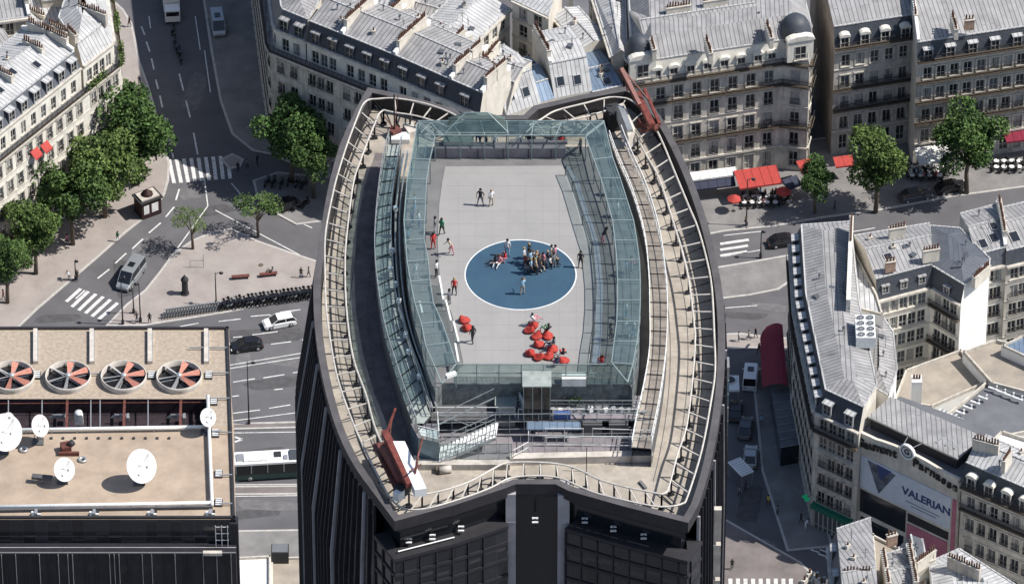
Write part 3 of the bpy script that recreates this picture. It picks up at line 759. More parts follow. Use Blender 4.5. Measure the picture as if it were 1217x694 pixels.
# ------------------------------------------------------------------ right-hand island of buildings
def P19(*a): return [at2(x, y, 19) for x, y in a]
bA = building(BL, 'long corner block with slate mansard and many white dormers along the shaded side street', CAT, [(940, 290), (945, 370), (969, 489), (1021, 513), (1041, 478), (1020, 380), (1010, 285)], 19,
    {0: 7, 1: 10, 2: 4}, attic=0, mans=3.0, mans_edges=[0, 1, 2], mans_in=1.3, slope='slate', roofm='zinc', ridge=.9, ridge_dir=None, wallm='stone', dorm={0: 6, 1: 9, 2: 2}, dstyle='zinc', balc=(4,), rails=(1, 2, 3))
bB = building(BL, 'white courtyard house with slate mansard under the broad zinc roof with three chimneys', CAT, [(1042, 357), (1107, 340), (1104, 287), (1014, 302)], 19, {0: 5}, attic=0, mans=3.0, mans_edges=[0], mans_in=.7, slope='slate',
    roofm='zinc', ridge=1.4, wallm='stone_pale', dorm={}, surround=False, rails=(), skyl=((.3, .55, 1.2),), ground=3.9)
for x, y, k in ((1058, 318, 2), (1066, 280, 0), (1106, 306, 0)): chimney(bB, at2(x, y, 23), 22.4, .25, k)
dormers(bB, bB.P[0], bB.P[1], 19.6, 3, 'small', back=.25)
bC = building(BL, 'courtyard house with a blank white gable wall catching the sun', CAT, [(1107, 340), (1142, 361), (1176, 327), (1140, 290), (1104, 287)], 19, {0: 3}, attic=0, mans=2.6, mans_edges=[0], mans_in=.7, slope='slate',
    roofm='zinc_dark', ridge=.6, ridge_dir=None, wallm='stone_pale', party='plaster_white', surround=False, dorm={0: 1}, dstyle='small', balc=(2, 4))
chimney(bC, at2(1166, 328, 22), 21, .9, 1)
bD = building(BL, 'low zinc roofed wing with rounded white end inside the courtyard', CAT, [(1024, 452), (1056, 470), (1066, 440), (1062, 395), (1046, 372), (1022, 366)], 18, {}, mans=0, roofm='zinc', ridge=.8, ridge_dir=None, party='plaster_white')
building(BL, 'small pale roofed link behind the tall chimney wall', CAT, [(1012, 366), (1050, 376), (1043, 352), (1016, 300), (1010, 300)], 20.5, {}, mans=0, flat='zinc_pale', parapet=.3, party='plaster_white')
b8 = building(BL, 'house with skylights in its zinc roof at the right edge beyond the white gable', CAT, [(1160, 322), (1196, 313), (1186, 258), (1140, 270)], 19, {0: 3}, attic=0, mans=2.2, mans_edges=[0], mans_in=.6, slope='zinc_dark', roofm='zinc', ridge=1.2,
    wallm='stone_pale', skyl=((.3, .3, 1.2), (.65, .4, 1.2), (.7, .8, 1)), dorm={}, surround=False, chimwalls=(1,))
building(BL, 'narrow house with white drainpipes at the right edge, next to the zinc roof with skylights', CAT, [(1196, 316), (1270, 298), (1260, 245), (1186, 262)], 19, {0: 6}, attic=0, mans=2.0, mans_edges=[0], mans_in=.6, slope='slate', roofm='zinc', ridge=1.2,
    wallm='stone', skyl=((.15, .4, 1.4),), dorm={}, surround=False)
# chimney wall
mb = MB(); a, c = at2(1012, 262, 24), at2(1008, 362, 24); mb.bar(v3(a, 22.5), v3(c, 22.5), .55, 4.6, 'stone_pale')
t = thing('party_wall', 'tall thin white party wall topped with chimney pots between the zinc roofs', 'wall', (a.x, a.y, 0)); mb.build('wall', t)
mb = MB()
for i in range(16):
    p = lp(a, c, .02 + .3 * i / 16); mb.cyl(v3(p, 24.8), .13, .6, 'terracotta', n=7)
mb.build('chimney_pots', t)
# air-conditioning unit with eight fans
p = at(1028, 400, 22.5)
ac = thing('air_conditioner', 'white rooftop cooling unit with eight round black fans between the zinc roofs', 'air conditioner', p)
mb = MB(); mb.box((0, 0, 0), (2.5, 4.6, 1.7), 'white_metal', base=True)
for x in (-1.1, 1.1):
    for y in (-2, 2): mb.box((x, y, -2.8), (.15, .15, 2.8), 'steel', base=True)
mb.build('housing', ac, world=False)
for i in range(2):
    for j in range(4):
        mb = MB(); c = (-.6 + 1.2 * i, -1.68 + 1.12 * j, 1.7); mb.cyl(c, .48, .05, 'black_paint', 18); mb.lathe([(.48, 0), (.5, .1), (.54, .1), (.56, 0)], 'white_metal', 18, c); 
        for k in range(4): mb.box((c[0], c[1], 1.78), (.9, .1, .03), 'steel', rz=k * math.pi / 4)
        mb.cyl((c[0], c[1], 1.75), .12, .07, 'steel', 8); mb.build('fan', ac, world=False)

# low tan and grey flat roofs
def flatb(label, pts, z, m, par=.5, party='plaster_white', **k):
    return building(BL, label, CAT, pts, z, {}, mans=0, flat=m, parapet=par, party=party, **k)
fl1 = flatb('low flat tan roof with white parapets behind the cinema', [(1062, 478), (1107, 486), (1175, 456), (1142, 418), (1076, 442)], 13, 'flat_tan')
fl2 = flatb('dark grey flat roof with white studs along its parapet beside the cinema roof', [(1104, 512), (1160, 528), (1240, 512), (1240, 474), (1172, 456)], 14, 'flat_grey')
fl3 = flatb('tan flat roof at the right edge with a dark square opening', [(1144, 420), (1178, 458), (1240, 474), (1240, 420), (1184, 406)], 14.5, 'flat_tan')
fl4 = flatb('pale low roof at the foot of the white gable', [(1060, 440), (1144, 418), (1176, 402), (1140, 385), (1062, 400)], 6, 'pavement', .3)
flatb('blue grey low roof at the right edge beneath the house with drainpipes', [(1190, 412), (1250, 440), (1250, 405), (1215, 400)], 16, 'zinc_blue', .3)
mb = MB(); t = thing('chimney_block', 'stout white chimney block standing behind the cinema roof', 'chimney', at(1088, 482, 14))
mb.box((0, 0, 0), (1.3, 1.5, 4.5), 'plaster_white', base=True); mb.build('stack', t, world=False)
mb = MB()
for i in range(3): mb.cyl((-.35 + .35 * i, 0, 4.5), .14, .6, 'terracotta', 8)
mb.build('chimney_pots', t, world=False)
for px, py in [(1132 + 9 * i, 496 - 9.4 * i * .62) for i in range(5)] + [(1180 + 10 * i, 462 + 4 * i) for i in range(4)]:
    mb = MB(); p = at(px, py, 14.6); mb.box(p, (1.3, .25, .12), 'white_metal', rz=-.5, base=True); mb.box(p + Vector((.5, 0, 0)), (.2, .2, .5), 'white_metal', base=True)
    tag(mb.build('vent_bracket'), 'white metal bracket along the edge of the dark grey flat roof', 'bracket', 'brackets along the dark grey flat roof')
mb = MB(); p = at(1126, 500, 14); 
for i in range(7): mb.box(p + Vector((i * .45 - 1.5, i * -.33 + 1, .3)), (.14, 2.6, .12), 'white_metal', rz=-.65)
mb.box(p, (3.4, 2.6, .3), 'steel', rz=-.65, base=True)
tag(mb.build('slatted_skylight'), 'white slatted rooflight beside the dark grey flat roof', 'rooflight')

# ---- cinema with painted sign
cz = 18
cA_, cB_ = at2(1021, 514, cz), at2(1141, 571, cz)
Tc = (cB_ - cA_).normalized(); Oc = Vector((Tc.y, -Tc.x)); Lc = (cB_ - cA_).length; angc = math.atan2(Tc.y, Tc.x)
cin = thing('cinema', 'beige cinema front with curved lettering, round emblem and a large film banner', 'cinema', v3((cA_ + cB_) / 2, 0))
CP = [cA_, cB_, cB_ - Oc * 11, cA_ - Oc * 9]
mb = MB(); mb.prism(CP, 0, cz, 'plaster', 'flat_grey'); mb.build('wall', cin)
# curved raised parapet (arched top line)
def wl(u, z, d): return v3(cA_ + Tc * u + Oc * d, z)
mb = MB(); n = 24; top = []
for i in range(n + 1):
    u = Lc * i / n; k = max(0, 1 - ((u - Lc * .5) / (Lc * .33)) ** 2); top.append((u, cz + .25 + .5 * k))
for d in (.0, -.5): mb.face([wl(0, cz - 1.2, d)] + [wl(Lc, cz - 1.2, d)] + [wl(u, z, d) for u, z in reversed(top)], 'plaster') if d == 0 else None
for (u0, z0_), (u1, z1_) in zip(top, top[1:]):
    mb.face([wl(u0, z0_, .1), wl(u1, z1_, .1), wl(u1, z1_, -.3), wl(u0, z0_, -.3)], 'plaster'); mb.face([wl(u0, z0_ - .14, .1), wl(u1, z1_ - .14, .1), wl(u1, z1_, .1), wl(u0, z0_, .1)], 'plaster')
    mb.face([wl(u0, cz - .2, -.3), wl(u0, z0_, -.3), wl(u1, z1_, -.3), wl(u1, cz - .2, -.3)], 'plaster')
mb.v = [(x + Oc.x * .01, y + Oc.y * .01, z) for x, y, z in mb.v]
mb.build('parapet', cin)
# raised roof block with dark louvres
q = [cA_ - Oc * 1.6 + Tc * .6, cB_ - Oc * 1.6 - Tc * 1.6, cB_ - Oc * 6.6 - Tc * 1.6, cA_ - Oc * 6.0 + Tc * .6]
mb = MB(); mb.prism(q, cz, cz + 1.7, 'iron', 'zinc_dark'); mb.prism(inset(q, -.25), cz + 1.7, cz + 1.95, 'steel', 'zinc'); o = mb.build('roof_block', cin)
for i in range(3):
    mb = MB(); u = Lc * .66 + i * 1.2; c = cA_ + Tc * u - Oc * (3.2 + .2 * i); mb.box(v3(c, cz + 1.95), (.25, 1.9, .12), 'steel', rz=angc, base=True); mb.build('roof_vent', o)
# lettering
def text(name, s, wx, wz, size, d, m, parent, ang=angc, lean=0, origin=None, extr=.06, bold=.0):
    cu = bpy.data.curves.new(name, 'FONT'); cu.body = s; cu.size = size; cu.extrude = extr; cu.offset = bold; cu.align_x = 'CENTER'; cu.align_y = 'CENTER'
    o = bpy.data.objects.new(name, cu); C.objects.link(o); dg = bpy.context.evaluated_depsgraph_get()
    me = bpy.data.meshes.new_from_object(o.evaluated_get(dg)); bpy.data.objects.remove(o); me.materials.clear(); me.materials.append(M[m])
    o = bpy.data.objects.new(name, me); link(o, parent)
    p = wl(wx, wz, d) if origin is None else origin
    o.location = p - parent.location
    o.rotation_euler = (Matrix.Rotation(ang, 3, 'Z') @ Matrix.Rotation(R(90), 3, 'X') @ Matrix.Rotation(lean, 3, 'Z')).to_euler()
    return o
mat('gold', (.42, .26, .03), .5, var=0); mat('letter_black', (.012, .012, .014), .5, var=0)
for k, (word, u0, gap) in enumerate((('Gaumont', Lc * .005, .86), ('Parnasse', Lc * .55, .86))):
    for i, ch in enumerate(word):
        u = u0 + gap * i + .3; kk = max(0, 1 - ((u - Lc * .5) / (Lc * .42)) ** 2)
        text('letter', ch, u, cz - 1.35 + .9 * kk, 1.75, .16, 'letter_black', cin, bold=.055, lean=-.12 * (u - Lc * .5) / Lc * 2)
# emblem ring
cem = wl(Lc * .49, cz + .9, .35)
mb = MB(); A3 = Matrix.Rotation(angc, 3, 'Z') @ Matrix.Rotation(R(90), 3, 'X')
mb.lathe([(.01, .02), (.85, .02), (.85, .14), (1.1, .14), (1.15, 0), (1.1, -.3), (.01, -.3)], 'plaster_white', 28, cem, A=A3); em = mb.build('emblem', cin)
mb = MB(); mb.lathe([(.72, .03), (.72, .08), (.82, .08), (.82, .03)], 'letter_black', 28, cem, A=A3)
for s_ in (-1, 1): mb.bar(cem + Vector((0, 0, .9)) + v3(Tc, 0) * s_ * .6, cem + Vector((0, 0, .8)) + v3(Tc, 0) * s_ * 1.2 - v3(Oc, 0) * 2.2, .08, .08, 'steel')
mb.build('emblem_ring', em)
cu = text('emblem_letter', 'G', 0, 0, 1.1, 0, 'letter_black', cin, origin=cem + v3(Oc, 0) * .03, bold=.03)
# banner
def panel(name, u0, u1, za, zb, m, d=.12, parent=cin, zs=0):
    mb = MB(); mb.mesh_([wl(u0, za, d), wl(u1, za - zs, d), wl(u1, zb - zs, d), wl(u0, zb, d), wl(u0, za, .0), wl(u1, za - zs, .0), wl(u1, zb - zs, .0), wl(u0, zb, .0)],
        [(0, 1, 2, 3), (4, 0, 3, 7), (1, 5, 6, 2), (3, 2, 6, 7), (4, 5, 1, 0)], m)
    return mb.build(name, parent)
mat('banner', (.56, .60, .66), .7, var=.05); mat('banner_dark', (.035, .045, .065), .6, var=.5, scale=.8, col2=(.18, .2, .24)); mat('banner_blue', (.035, .06, .17), .6, var=0); mat('pink', (.45, .16, .22), .7, var=.1)
bn = panel('film_banner', .5, Lc - 1.1, cz - 8.6, cz - 3.4, 'banner')
mb = MB(); mb.face([wl(1.5, cz - 3.6, .13), wl(3.4, cz - 8.3, .13), wl(5.9, cz - 3.9, .13)], 'banner_dark'); mb.face([wl(2.9, cz - 3.6, .135), wl(3.6, cz - 5.9, .135), wl(5.2, cz - 3.7, .135)], 'banner_blue'); mb.build('banner_artwork', bn)
text('banner_title', 'VALERIAN', Lc * .69, cz - 5.8, 1.62, .14, 'banner_blue', cin, extr=.02, bold=.05)
for i, s in enumerate((3.2, 2.4)): panel('banner_line', Lc * .7 - s, Lc * .7 + s * .6, cz - 7.3 - .5 * i, cz - 7.2 - .5 * i, 'banner_blue', .14)
panel('shop_window', .6, 7.6, cz - 12.6, cz - 9.0, 'pane_dark', .08); panel('shop_window', 7.9, Lc - 1.3, cz - 10.5, cz - 9.2, 'iron', .08)
panel('pink_panel', 7.9, Lc - 1.4, cz - 15.0, cz - 10.9, 'pink', .15); panel('pink_panel', Lc - .9, Lc - .2, cz - 14.0, cz - 3.4, 'pink', .1)
panel('shop_window', .8, 7.4, 1, 4.6, 'pane_dark', .08)
mb = MB()
for u in (0.02, Lc - .02): mb.bar(wl(u, 0, .1), wl(u, cz - .1, .1), .5, .35, 'stone')
mb.build('pilasters', cin)

# ---- house right of the cinema, lower right cluster
b10 = building(BL, 'house with white arched dormers and two shaded balconies right of the cinema', CAT, [(1143, 578), (1290, 641), (1310, 600), (1170, 540)], 18, {0: 10}, attic=0, mans=3.2, mans_edges=[0], mans_in=1.0, slope='slate', roofm='zinc_pale', ridge=1.4,
    wallm='stone', dorm={0: 7}, dstyle='stone', balc=(3, 4), rails=(1, 2, 3), chimwalls=(1,))
chimney(b10, at2(1172, 530, 23), 22, -.4, 1); chimney(b10, at2(1196, 552, 23), 22.4, 1.1, 0)
flatb('white stair tower roof behind the house with arched dormers', [(1172, 532), (1240, 556), (1240, 530), (1190, 514)], 20, 'plaster_white', .5)
bE = building(BL, 'block at the bottom edge with pale seamed roof and two skylights facing the crossing', CAT, [(986, 650), (996, 770), (1046, 770), (1034, 634)], 19, {0: 8}, attic=0, mans=2.6, mans_edges=[0], mans_in=.8, slope='zinc_dark', roofm='zinc', ridge=1.2, ridge_dir=1, wallm='stone_grey',
    dorm={0: 4}, skyl=((.3, .5, 1.2),))
N_ = Vector((-.25, 0, 1)).normalized()
flatb('tan low yard roof between the bottom right houses', [(1046, 770), (1110, 770), (1098, 668), (1036, 636)], 16, 'flat_tan', .4)
bF = building(BL, 'white roofed house with pipes in the bottom right corner', CAT, [(1104, 668), (1120, 770), (1290, 790), (1262, 730), (1140, 652)], 18, {}, mans=0, roofm='zinc_pale', ridge=.7, ridge_dir=None, party='plaster_white')
bG = building(BL, 'small gabled roof with chimneys in the middle of the bottom right cluster', CAT, [(1046, 660), (1056, 720), (1092, 712), (1080, 650)], 20, {}, mans=0, roofm='zinc', ridge=1.2, ridge_dir=1, party='plaster', chimwalls=(0, 1))
building(BL, 'narrow dark house with chimneys beside the bottom right cluster', CAT, [(1068, 650), (1078, 690), (1104, 680), (1096, 640)], 17, {}, mans=0, roofm='zinc_dark', ridge=1.4, party='plaster_white', chimwalls=(1,))
building(BL, 'low roof crowded with vents at the bottom edge left of the pale seamed roof', CAT, [(948, 694), (952, 770), (982, 770), (978, 688)], 17, {}, mans=0, flat='zinc', parapet=.4, party='plaster')
chimney(bF, at2(1146, 672, 20), 18.5, -.6, 4); chimney(bF, at2(1100, 660, 20), 18.2, .8, 1); chimney(bG, at2(1060, 640, 21), 20, .4, 2); chimney(bE, at2(1018, 690, 21), 20.8, 0, 1)
for x, y in ((962, 680), (970, 686), (956, 688), (976, 692)):
    mb = MB(); p = at(x, y + 8, 17); mb.box(p, (.9, .5, 1.1), 'plaster', rz=x, base=True); mb.cyl(p + Vector((0, 0, 1.1)), .15, .6, 'terracotta', 7); mb.cyl(p + Vector((1.0, .3, 0)), .2, .9, 'steel', 8)
    tag(mb.build('roof_vent'), 'small chimney stub with a metal pipe on the vent-crowded roof at the bottom edge', 'vent', 'vents on the low roof at the bottom edge')
# ---- pale flat roof between left block and tower
fb = flatb('low white flat roof at the bottom edge between the left roof and the tower', [(280, 664), (280, 800), (322, 800), (322, 662)], 6, 'plaster_white', .4)
fb2 = flatb('brown low roof beside the white flat roof at the bottom edge', [(322, 664), (322, 800), (380, 800), (380, 662)], 5, 'flat_tan', .3)
mb = MB(); p = at(333, 664, 5); mb.box(p, (2.2, 1.8, 1.8), 'dark_plastic', base=True); mb.box(p + Vector((0, 0, 1.8)), (2.0, 1.6, .08), 'flat_grey', base=True); tag(mb.build('roof_unit'), 'dark square plant box on the brown low roof at the bottom edge', 'plant box')
# ------------------------------------------------------------------ the tower
mat('bronze', (.028, .027, .031), .55, var=.15, scale=.6)
mat('parapet', (.085, .08, .083), .7, var=.15, scale=.5)
mat('tower_glass', (.010, .012, .017), .14, var=0, spec=.7)
mat('fin_dark', (.035, .035, .043), .45, .3, var=.1)
mat('fin_grey', (.36, .345, .355), .7, var=.12, scale=.5)
mat('rail_cream', (.50, .47, .43), .5, var=.12, scale=2)
mat('deck_tan', (.40, .36, .305), .9, scale=.55, col2=(.25, .222, .19), bump=.2, streak=.25)
mat('deck_light', (.285, .278, .272), .8, scale=.22, col2=(.245, .24, .236))
mat('deck_shade', (.15, .13, .13), .85, var=.2, scale=.8)  # darker deck colour standing in for the terrace's shade
mat('panel_side', (.17, .185, .19), .5, .2, var=.3, scale=1.5)
mat('deck_joint', (.25, .245, .24), .8, var=.05)
mat('deck_mid', (.15, .148, .15), .8, var=.1, scale=.5)
mat('deck_dark', (.095, .095, .10), .8, var=.12, scale=.6)
mat('deck_purple', (.21, .19, .205), .8, var=.14, scale=.8)
mat('deck_green', (.34, .37, .35), .6, var=.2, scale=1.2, col2=(.2, .23, .22))
mat('circle_blue', (.032, .080, .128), .75, scale=.3, col2=(.024, .062, .108))
mat('teal_frame', (.25, .31, .31), .45, .2, var=.1)
mat('grey_frame', (.30, .33, .34), .45, .3, var=.15)
mat('red_paint', (.17, .045, .035), .55, var=.25, scale=2)
mat('rust_red', (.13, .045, .035), .6, var=.25, scale=2)
mat('bean_red', (.36, .034, .025), .75, var=.1, scale=3)
mat('panel_teal', (.16, .25, .30), .12, .3, var=.2, scale=.5)
mat('panel_tan', (.52, .48, .43), .6, var=.15, scale=.7)
def glassm(name, tint, diff, fac=.22):
    m = bpy.data.materials.new(name); m.use_nodes = True; N = m.node_tree.nodes; L = m.node_tree.links; N.clear()
    o = N.new('ShaderNodeOutputMaterial'); t = N.new('ShaderNodeBsdfTransparent'); t.inputs[0].default_value = (*tint, 1)
    d = N.new('ShaderNodeBsdfDiffuse'); d.inputs[0].default_value = (*diff, 1); g = N.new('ShaderNodeBsdfGlossy'); g.inputs['Roughness'].default_value = .05; g.inputs[0].default_value = (.85, .95, .95, 1)
    tc = N.new('ShaderNodeTexCoord'); no = N.new('ShaderNodeTexNoise'); no.inputs['Scale'].default_value = 1.1; no.inputs['Detail'].default_value = 6; L.new(tc.outputs['Object'], no.inputs[0])
    mr = N.new('ShaderNodeMapRange'); mr.inputs[1].default_value = .35; mr.inputs[2].default_value = .7; mr.inputs[3].default_value = fac * .6; mr.inputs[4].default_value = fac * 1.5; L.new(no.outputs[0], mr.inputs[0])
    a = N.new('ShaderNodeMixShader'); L.new(mr.outputs[0], a.inputs[0]); L.new(t.outputs[0], a.inputs[1]); L.new(d.outputs[0], a.inputs[2])
    f = N.new('ShaderNodeMath'); f.operation = 'MULTIPLY_ADD'; f.inputs[1].default_value = .35; f.inputs[2].default_value = .03; lw = N.new('ShaderNodeLayerWeight'); lw.inputs[0].default_value = .25; L.new(lw.outputs['Facing'], f.inputs[0]); b_ = N.new('ShaderNodeMixShader'); L.new(f.outputs[0], b_.inputs[0]); L.new(a.outputs[0], b_.inputs[1]); L.new(g.outputs[0], b_.inputs[2]); L.new(b_.outputs[0], o.inputs[0])
    M[name] = m
glassm('glass_teal', (.64, .76, .75), (.16, .215, .22), .24)
glassm('glass_clear', (.80, .88, .88), (.35, .42, .43), .13)
glassm('glass_pale', (.92, .95, .93), (.50, .55, .52), .12)
glassm('mesh_veil', (.95, .92, .93), (.62, .56, .57), .3)

ZP, ZD, ZT = 210.0, 208.3, 212.4
front = [(469, 619), (540, 600), (600, 580), (613, 575), (660, 575), (676, 583), (740, 601), (818, 621)]
right = [(830, 600), (842, 562), (853, 510), (860, 455), (862, 400), (859, 350), (851, 305), (840, 262), (825, 218), (806, 175), (785, 138), (762, 112), (745, 103)]
back = [(690, 113), (634, 126), (622, 137), (550, 137), (540, 129), (480, 113), (437, 104)]
left = [(424, 128), (404, 172), (389, 228), (379, 289), (373, 330), (373, 372), (378, 420), (388, 470), (402, 515), (422, 555), (449, 592)]
cvt = lambda L_, z: [at2(x, y, z) for x, y in L_]
def smooth2(L_, k=3): return [Vector((p.x, p.y)) for p in smooth([v3(p, 0) for p in L_], k)]
fr_, rt_, bk_, lf_ = cvt(front, ZP), smooth2(cvt(right, ZP)), cvt(back, ZP), smooth2(cvt(left, ZP))
OUT = fr_ + rt_ + bk_ + lf_
nf_, nr_, nb_, nl_ = len(fr_), len(rt_), len(bk_), len(lf_)
assert area(OUT) > 0
tw = thing('office_tower', 'very tall dark glass tower with a lens-shaped tan roof seen from above', 'tower', v3(sum(OUT, Vector((0, 0))) / len(OUT), 0))
IN = inset(OUT, .62)
mb = MB(); n = len(OUT)
for i in range(n):
    j = (i + 1) % n; a, b_, c, d = OUT[i], OUT[j], IN[j], IN[i]
    mb.face([v3(a, 208.9), v3(b_, 208.9), v3(b_, ZP), v3(a, ZP)], 'bronze'); mb.face([v3(a, ZP), v3(b_, ZP), v3(c, ZP), v3(d, ZP)], 'parapet'); mb.face([v3(c, ZD - .2), v3(d, ZD - .2), v3(d, ZP), v3(c, ZP)], 'bronze'); mb.face([v3(b_, 208.9), v3(a, 208.9), v3(d, 208.9), v3(c, 208.9)], 'bronze')
mb.build('parapet', tw)
mb = MB(); mb.face([v3(p, ZD) for p in inset(OUT, .7)], 'deck_tan'); dk = mb.build('roof_deck', tw)
shade_poly = W_([(446, 182), (432, 225), (424, 270), (421, 320), (423, 370), (431, 420), (445, 468), (466, 518), (490, 550), (520, 550), (500, 480), (478, 400), (470, 330), (468, 260), (476, 182)]) if 0 else [at2(x, y, ZD) for x, y in [(446, 182), (432, 225), (424, 270), (421, 320), (423, 370), (431, 420), (445, 468), (466, 518), (490, 550), (520, 550), (500, 480), (478, 400), (470, 330), (468, 260), (476, 182)]]
mb = MB(); mb.face([v3(p, ZD + .006) for p in shade_poly], 'deck_shade'); mb.build('painted_deck_shade', tw)  # terrace shadow on the left deck, painted as a thin dark sheet
# slab joints as thin raised seams on the deck
segs_ = ([], [])
for k in (1.9, 3.1, 4.6):
    q = inset(OUT[nf_:nf_ + nr_] + OUT[nf_ + nr_ + nb_:] , k)
    for si, seg in enumerate((q[3:nr_ - 4], q[nr_ + 4:-3])):
        segs_[si].extend((a, b_) for a, b_ in zip(seg, seg[1:]) if (b_ - a).length < 4)
for S_ in segs_:
    mb = MB()
    for a, b_ in S_: mb.bar(v3(a, ZD + .01), v3(b_, ZD + .01), .05, .03, 'deck_dark')
    mb.build('deck_seam', tw)
# recessed louvre storey + ledge + body
dist = [-.6] * (nf_ - 1) + [-.6] + [-1.35] * (nr_ - 1) + [-.6] * (nb_ + 1) + [-1.6] * (nl_ - 1) + [-.6]
dist = (dist + [-.6] * n)[:n]
REC = inset(OUT, .9)
BODY = inset(OUT, dist)
mb = MB(); mb.prism(REC, 0, 208.1, 'tower_glass', 'bronze'); mb.build('louvre_storey', tw)
lines_mat('curtain_wall', (.014, .016, .021), (.036, .036, .042), 1.42, 3.3, .05, .35, rough=.16, var=.2, tone=.8, bump=.2, spec=.7)
def strip(L_, o, i_):
    """closed strip polygon from an open polyline (outside to the right): o metres outwards, i_ inwards"""
    Pn = []
    for k, p in enumerate(L_):
        t = (L_[min(k + 1, len(L_) - 1)] - L_[max(k - 1, 0)]).normalized(); Pn.append(Vector((t.y, -t.x)))
    return [p + q * o for p, q in zip(L_, Pn)] + [p - q * i_ for p, q in reversed(list(zip(L_, Pn)))]
LEDL = [OUT[-1], OUT[0], OUT[1], OUT[2], lp(OUT[2], OUT[3], .1)]; LEDR = [lp(OUT[4], OUT[5], .95), OUT[5], OUT[6], OUT[7], OUT[8]]
for L_ in (LEDL, LEDR):
    mb = MB(); mb.prism(strip(L_, .42, 1.0), 205.85, 206.2, 'fin_dark', 'bronze', bottom=True); mb.build('ledge', tw)
    mb = MB(); mb.prism(strip(L_, .3, 3.0), 0, 205.7, 'curtain_wall', 'bronze'); mb.build('facade', tw)
def flare(pts, dmax, name, step, every):
    """curtain wall leaning outwards below the parapet, then dropping straight, with vertical fins"""
    P = resample([v3(p, 0) for p in pts], step); k = len(P); Q = []
    for i, p in enumerate(P):
        t = (P[min(i + 1, k - 1)] - P[max(i - 1, 0)]).normalized(); o = Vector((t.y, -t.x, 0)); f = i / (k - 1)
        Q.append((p - o * .06, p + o * dmax * math.sin(math.pi * min(1, max(0, f))) ** .7, o, t))
    mb = MB()
    for (p, q, _, _), (p2, q2, _, _) in zip(Q, Q[1:]):
        mb.face([v3(q, 198), v3(q2, 198), v3(p2, 208.9), v3(p, 208.9)], 'curtain_wall'); mb.face([v3(q, 0), v3(q2, 0), v3(q2, 198), v3(q, 198)], 'curtain_wall')
    mb.build(name, tw); mb = MB()
    for i, (p, q, o, t) in enumerate(Q):
        m = 'fin_grey' if i % every == 0 else 'fin_dark'; w_ = .16 if i % every == 0 else .1
        mb.bar(v3(p, 208.8) + o * .1, v3(q, 198) + o * .12, w_, .26, m); mb.box(v3(q, 90) + o * .12, (w_, .26, 108), m, rz=math.atan2(t.y, t.x), base=True)
    mb.build('mullions', tw)
flare(OUT[nf_ + nr_ + nb_:], 1.55, 'side_facade', .95, 6)
flare(OUT[nf_:nf_ + nr_], .2, 'side_facade', 1.2, 6)
# vertical fins
def fins(pts, step, z0, z1, dep, wd, m, name='mullions', every=None):
    P = [v3(p, 0) for p in pts]; rs_ = resample(P, step); mb = MB()
    for i in range(len(rs_) - 1):
        a, b_ = rs_[i], rs_[i + 1]; t = (b_ - a).normalized(); o = Vector((t.y, -t.x, 0)); c = a + o * dep / 2
        mb.box((c.x, c.y, z0), (wd, dep, z1 - z0), m if not every or i % every else 'fin_grey', rz=math.atan2(t.y, t.x), base=True)
    return mb.build(name, tw)
for L_ in (LEDL, LEDR): fins(strip(L_, .3, 0)[:len(L_)], 1.42, 150, 205.7, .14, .1, 'fin_dark')
# horizontal bands on the front bays
for seg in [q for L_ in (LEDL, LEDR) for q in zip(strip(L_, .3, 0)[:len(L_)], strip(L_, .3, 0)[1:len(L_)])]:
    mb = MB()
    for z in (204.4, 202.6, 200.8, 199.0, 197.2, 195.4, 193.6): course(mb, seg[0], seg[1], z - .2, .3, .1, 'fin_dark')
    mb.build('floor_band', tw)
# grey piers either side of the front recess
for (xa, xb, ya) in ((601, 613, 577), (663, 677, 578)):
    a, b_ = at2(xa, ya, ZP), at2(xb, ya, ZP); mb = MB(); c = (a + b_) / 2
    mb.box((c.x, c.y + .75, 0), ((b_ - a).length, 1.9, 209.2), 'fin_grey', base=True)
    for z in (206.2, 201.5, 197): mb.box((c.x, c.y - .21, z), ((b_ - a).length + .02, .03, .08), 'steel')
    mb.build('pier', tw)
# floodlights on the ledge
for px, py in ((486, 646), (514, 642), (548, 632), (636, 622), (695, 622), (729, 632), (765, 641)):
    p = at(px, py, 206.5); mb = MB(); mb.box(p + Vector((0, 0, .15)), (.5, .16, .1), 'white_metal'); mb.box(p + Vector((0, .25, .38)), (.5, .16, .1), 'white_metal'); mb.box(p + Vector((0, .15, .1)), (.1, .1, .6), 'iron'); mb.box(p + Vector((0, .8, -.5)), (.12, 1.4, .12), 'iron')
    mb.build('floodlight', tw)
a, b_ = at(473, 655, 206.4), at(598, 625, 206.4)
mb = MB(); mb.tube([a, at(540, 638, 206.4)], .06, 'white_metal'); mb.build('cable_rail', tw)
# light panel strips at the right end of the tower
a = at2(862, 440, 205); b_ = at2(868, 440, 205); mb = MB(); z = 206.
k = 0
while z > 120:
    mb.box((a.x - .1, a.y, z - 1.45), (.85, 1.4, 1.35), 'panel_teal' if k % 3 else 'steel', base=True); z -= 1.5; k += 1
mb.build('glazed_strip', tw)
a = at2(849, 538, 210) + Vector((.55, -.25))
mb = MB(); z = 204.5
while z > 120: mb.box((a.x - .15, a.y, z - 3.7), (.62, .5, 3.4), 'panel_tan', base=True); z -= 3.9
mb.build('cladding_strip', tw)

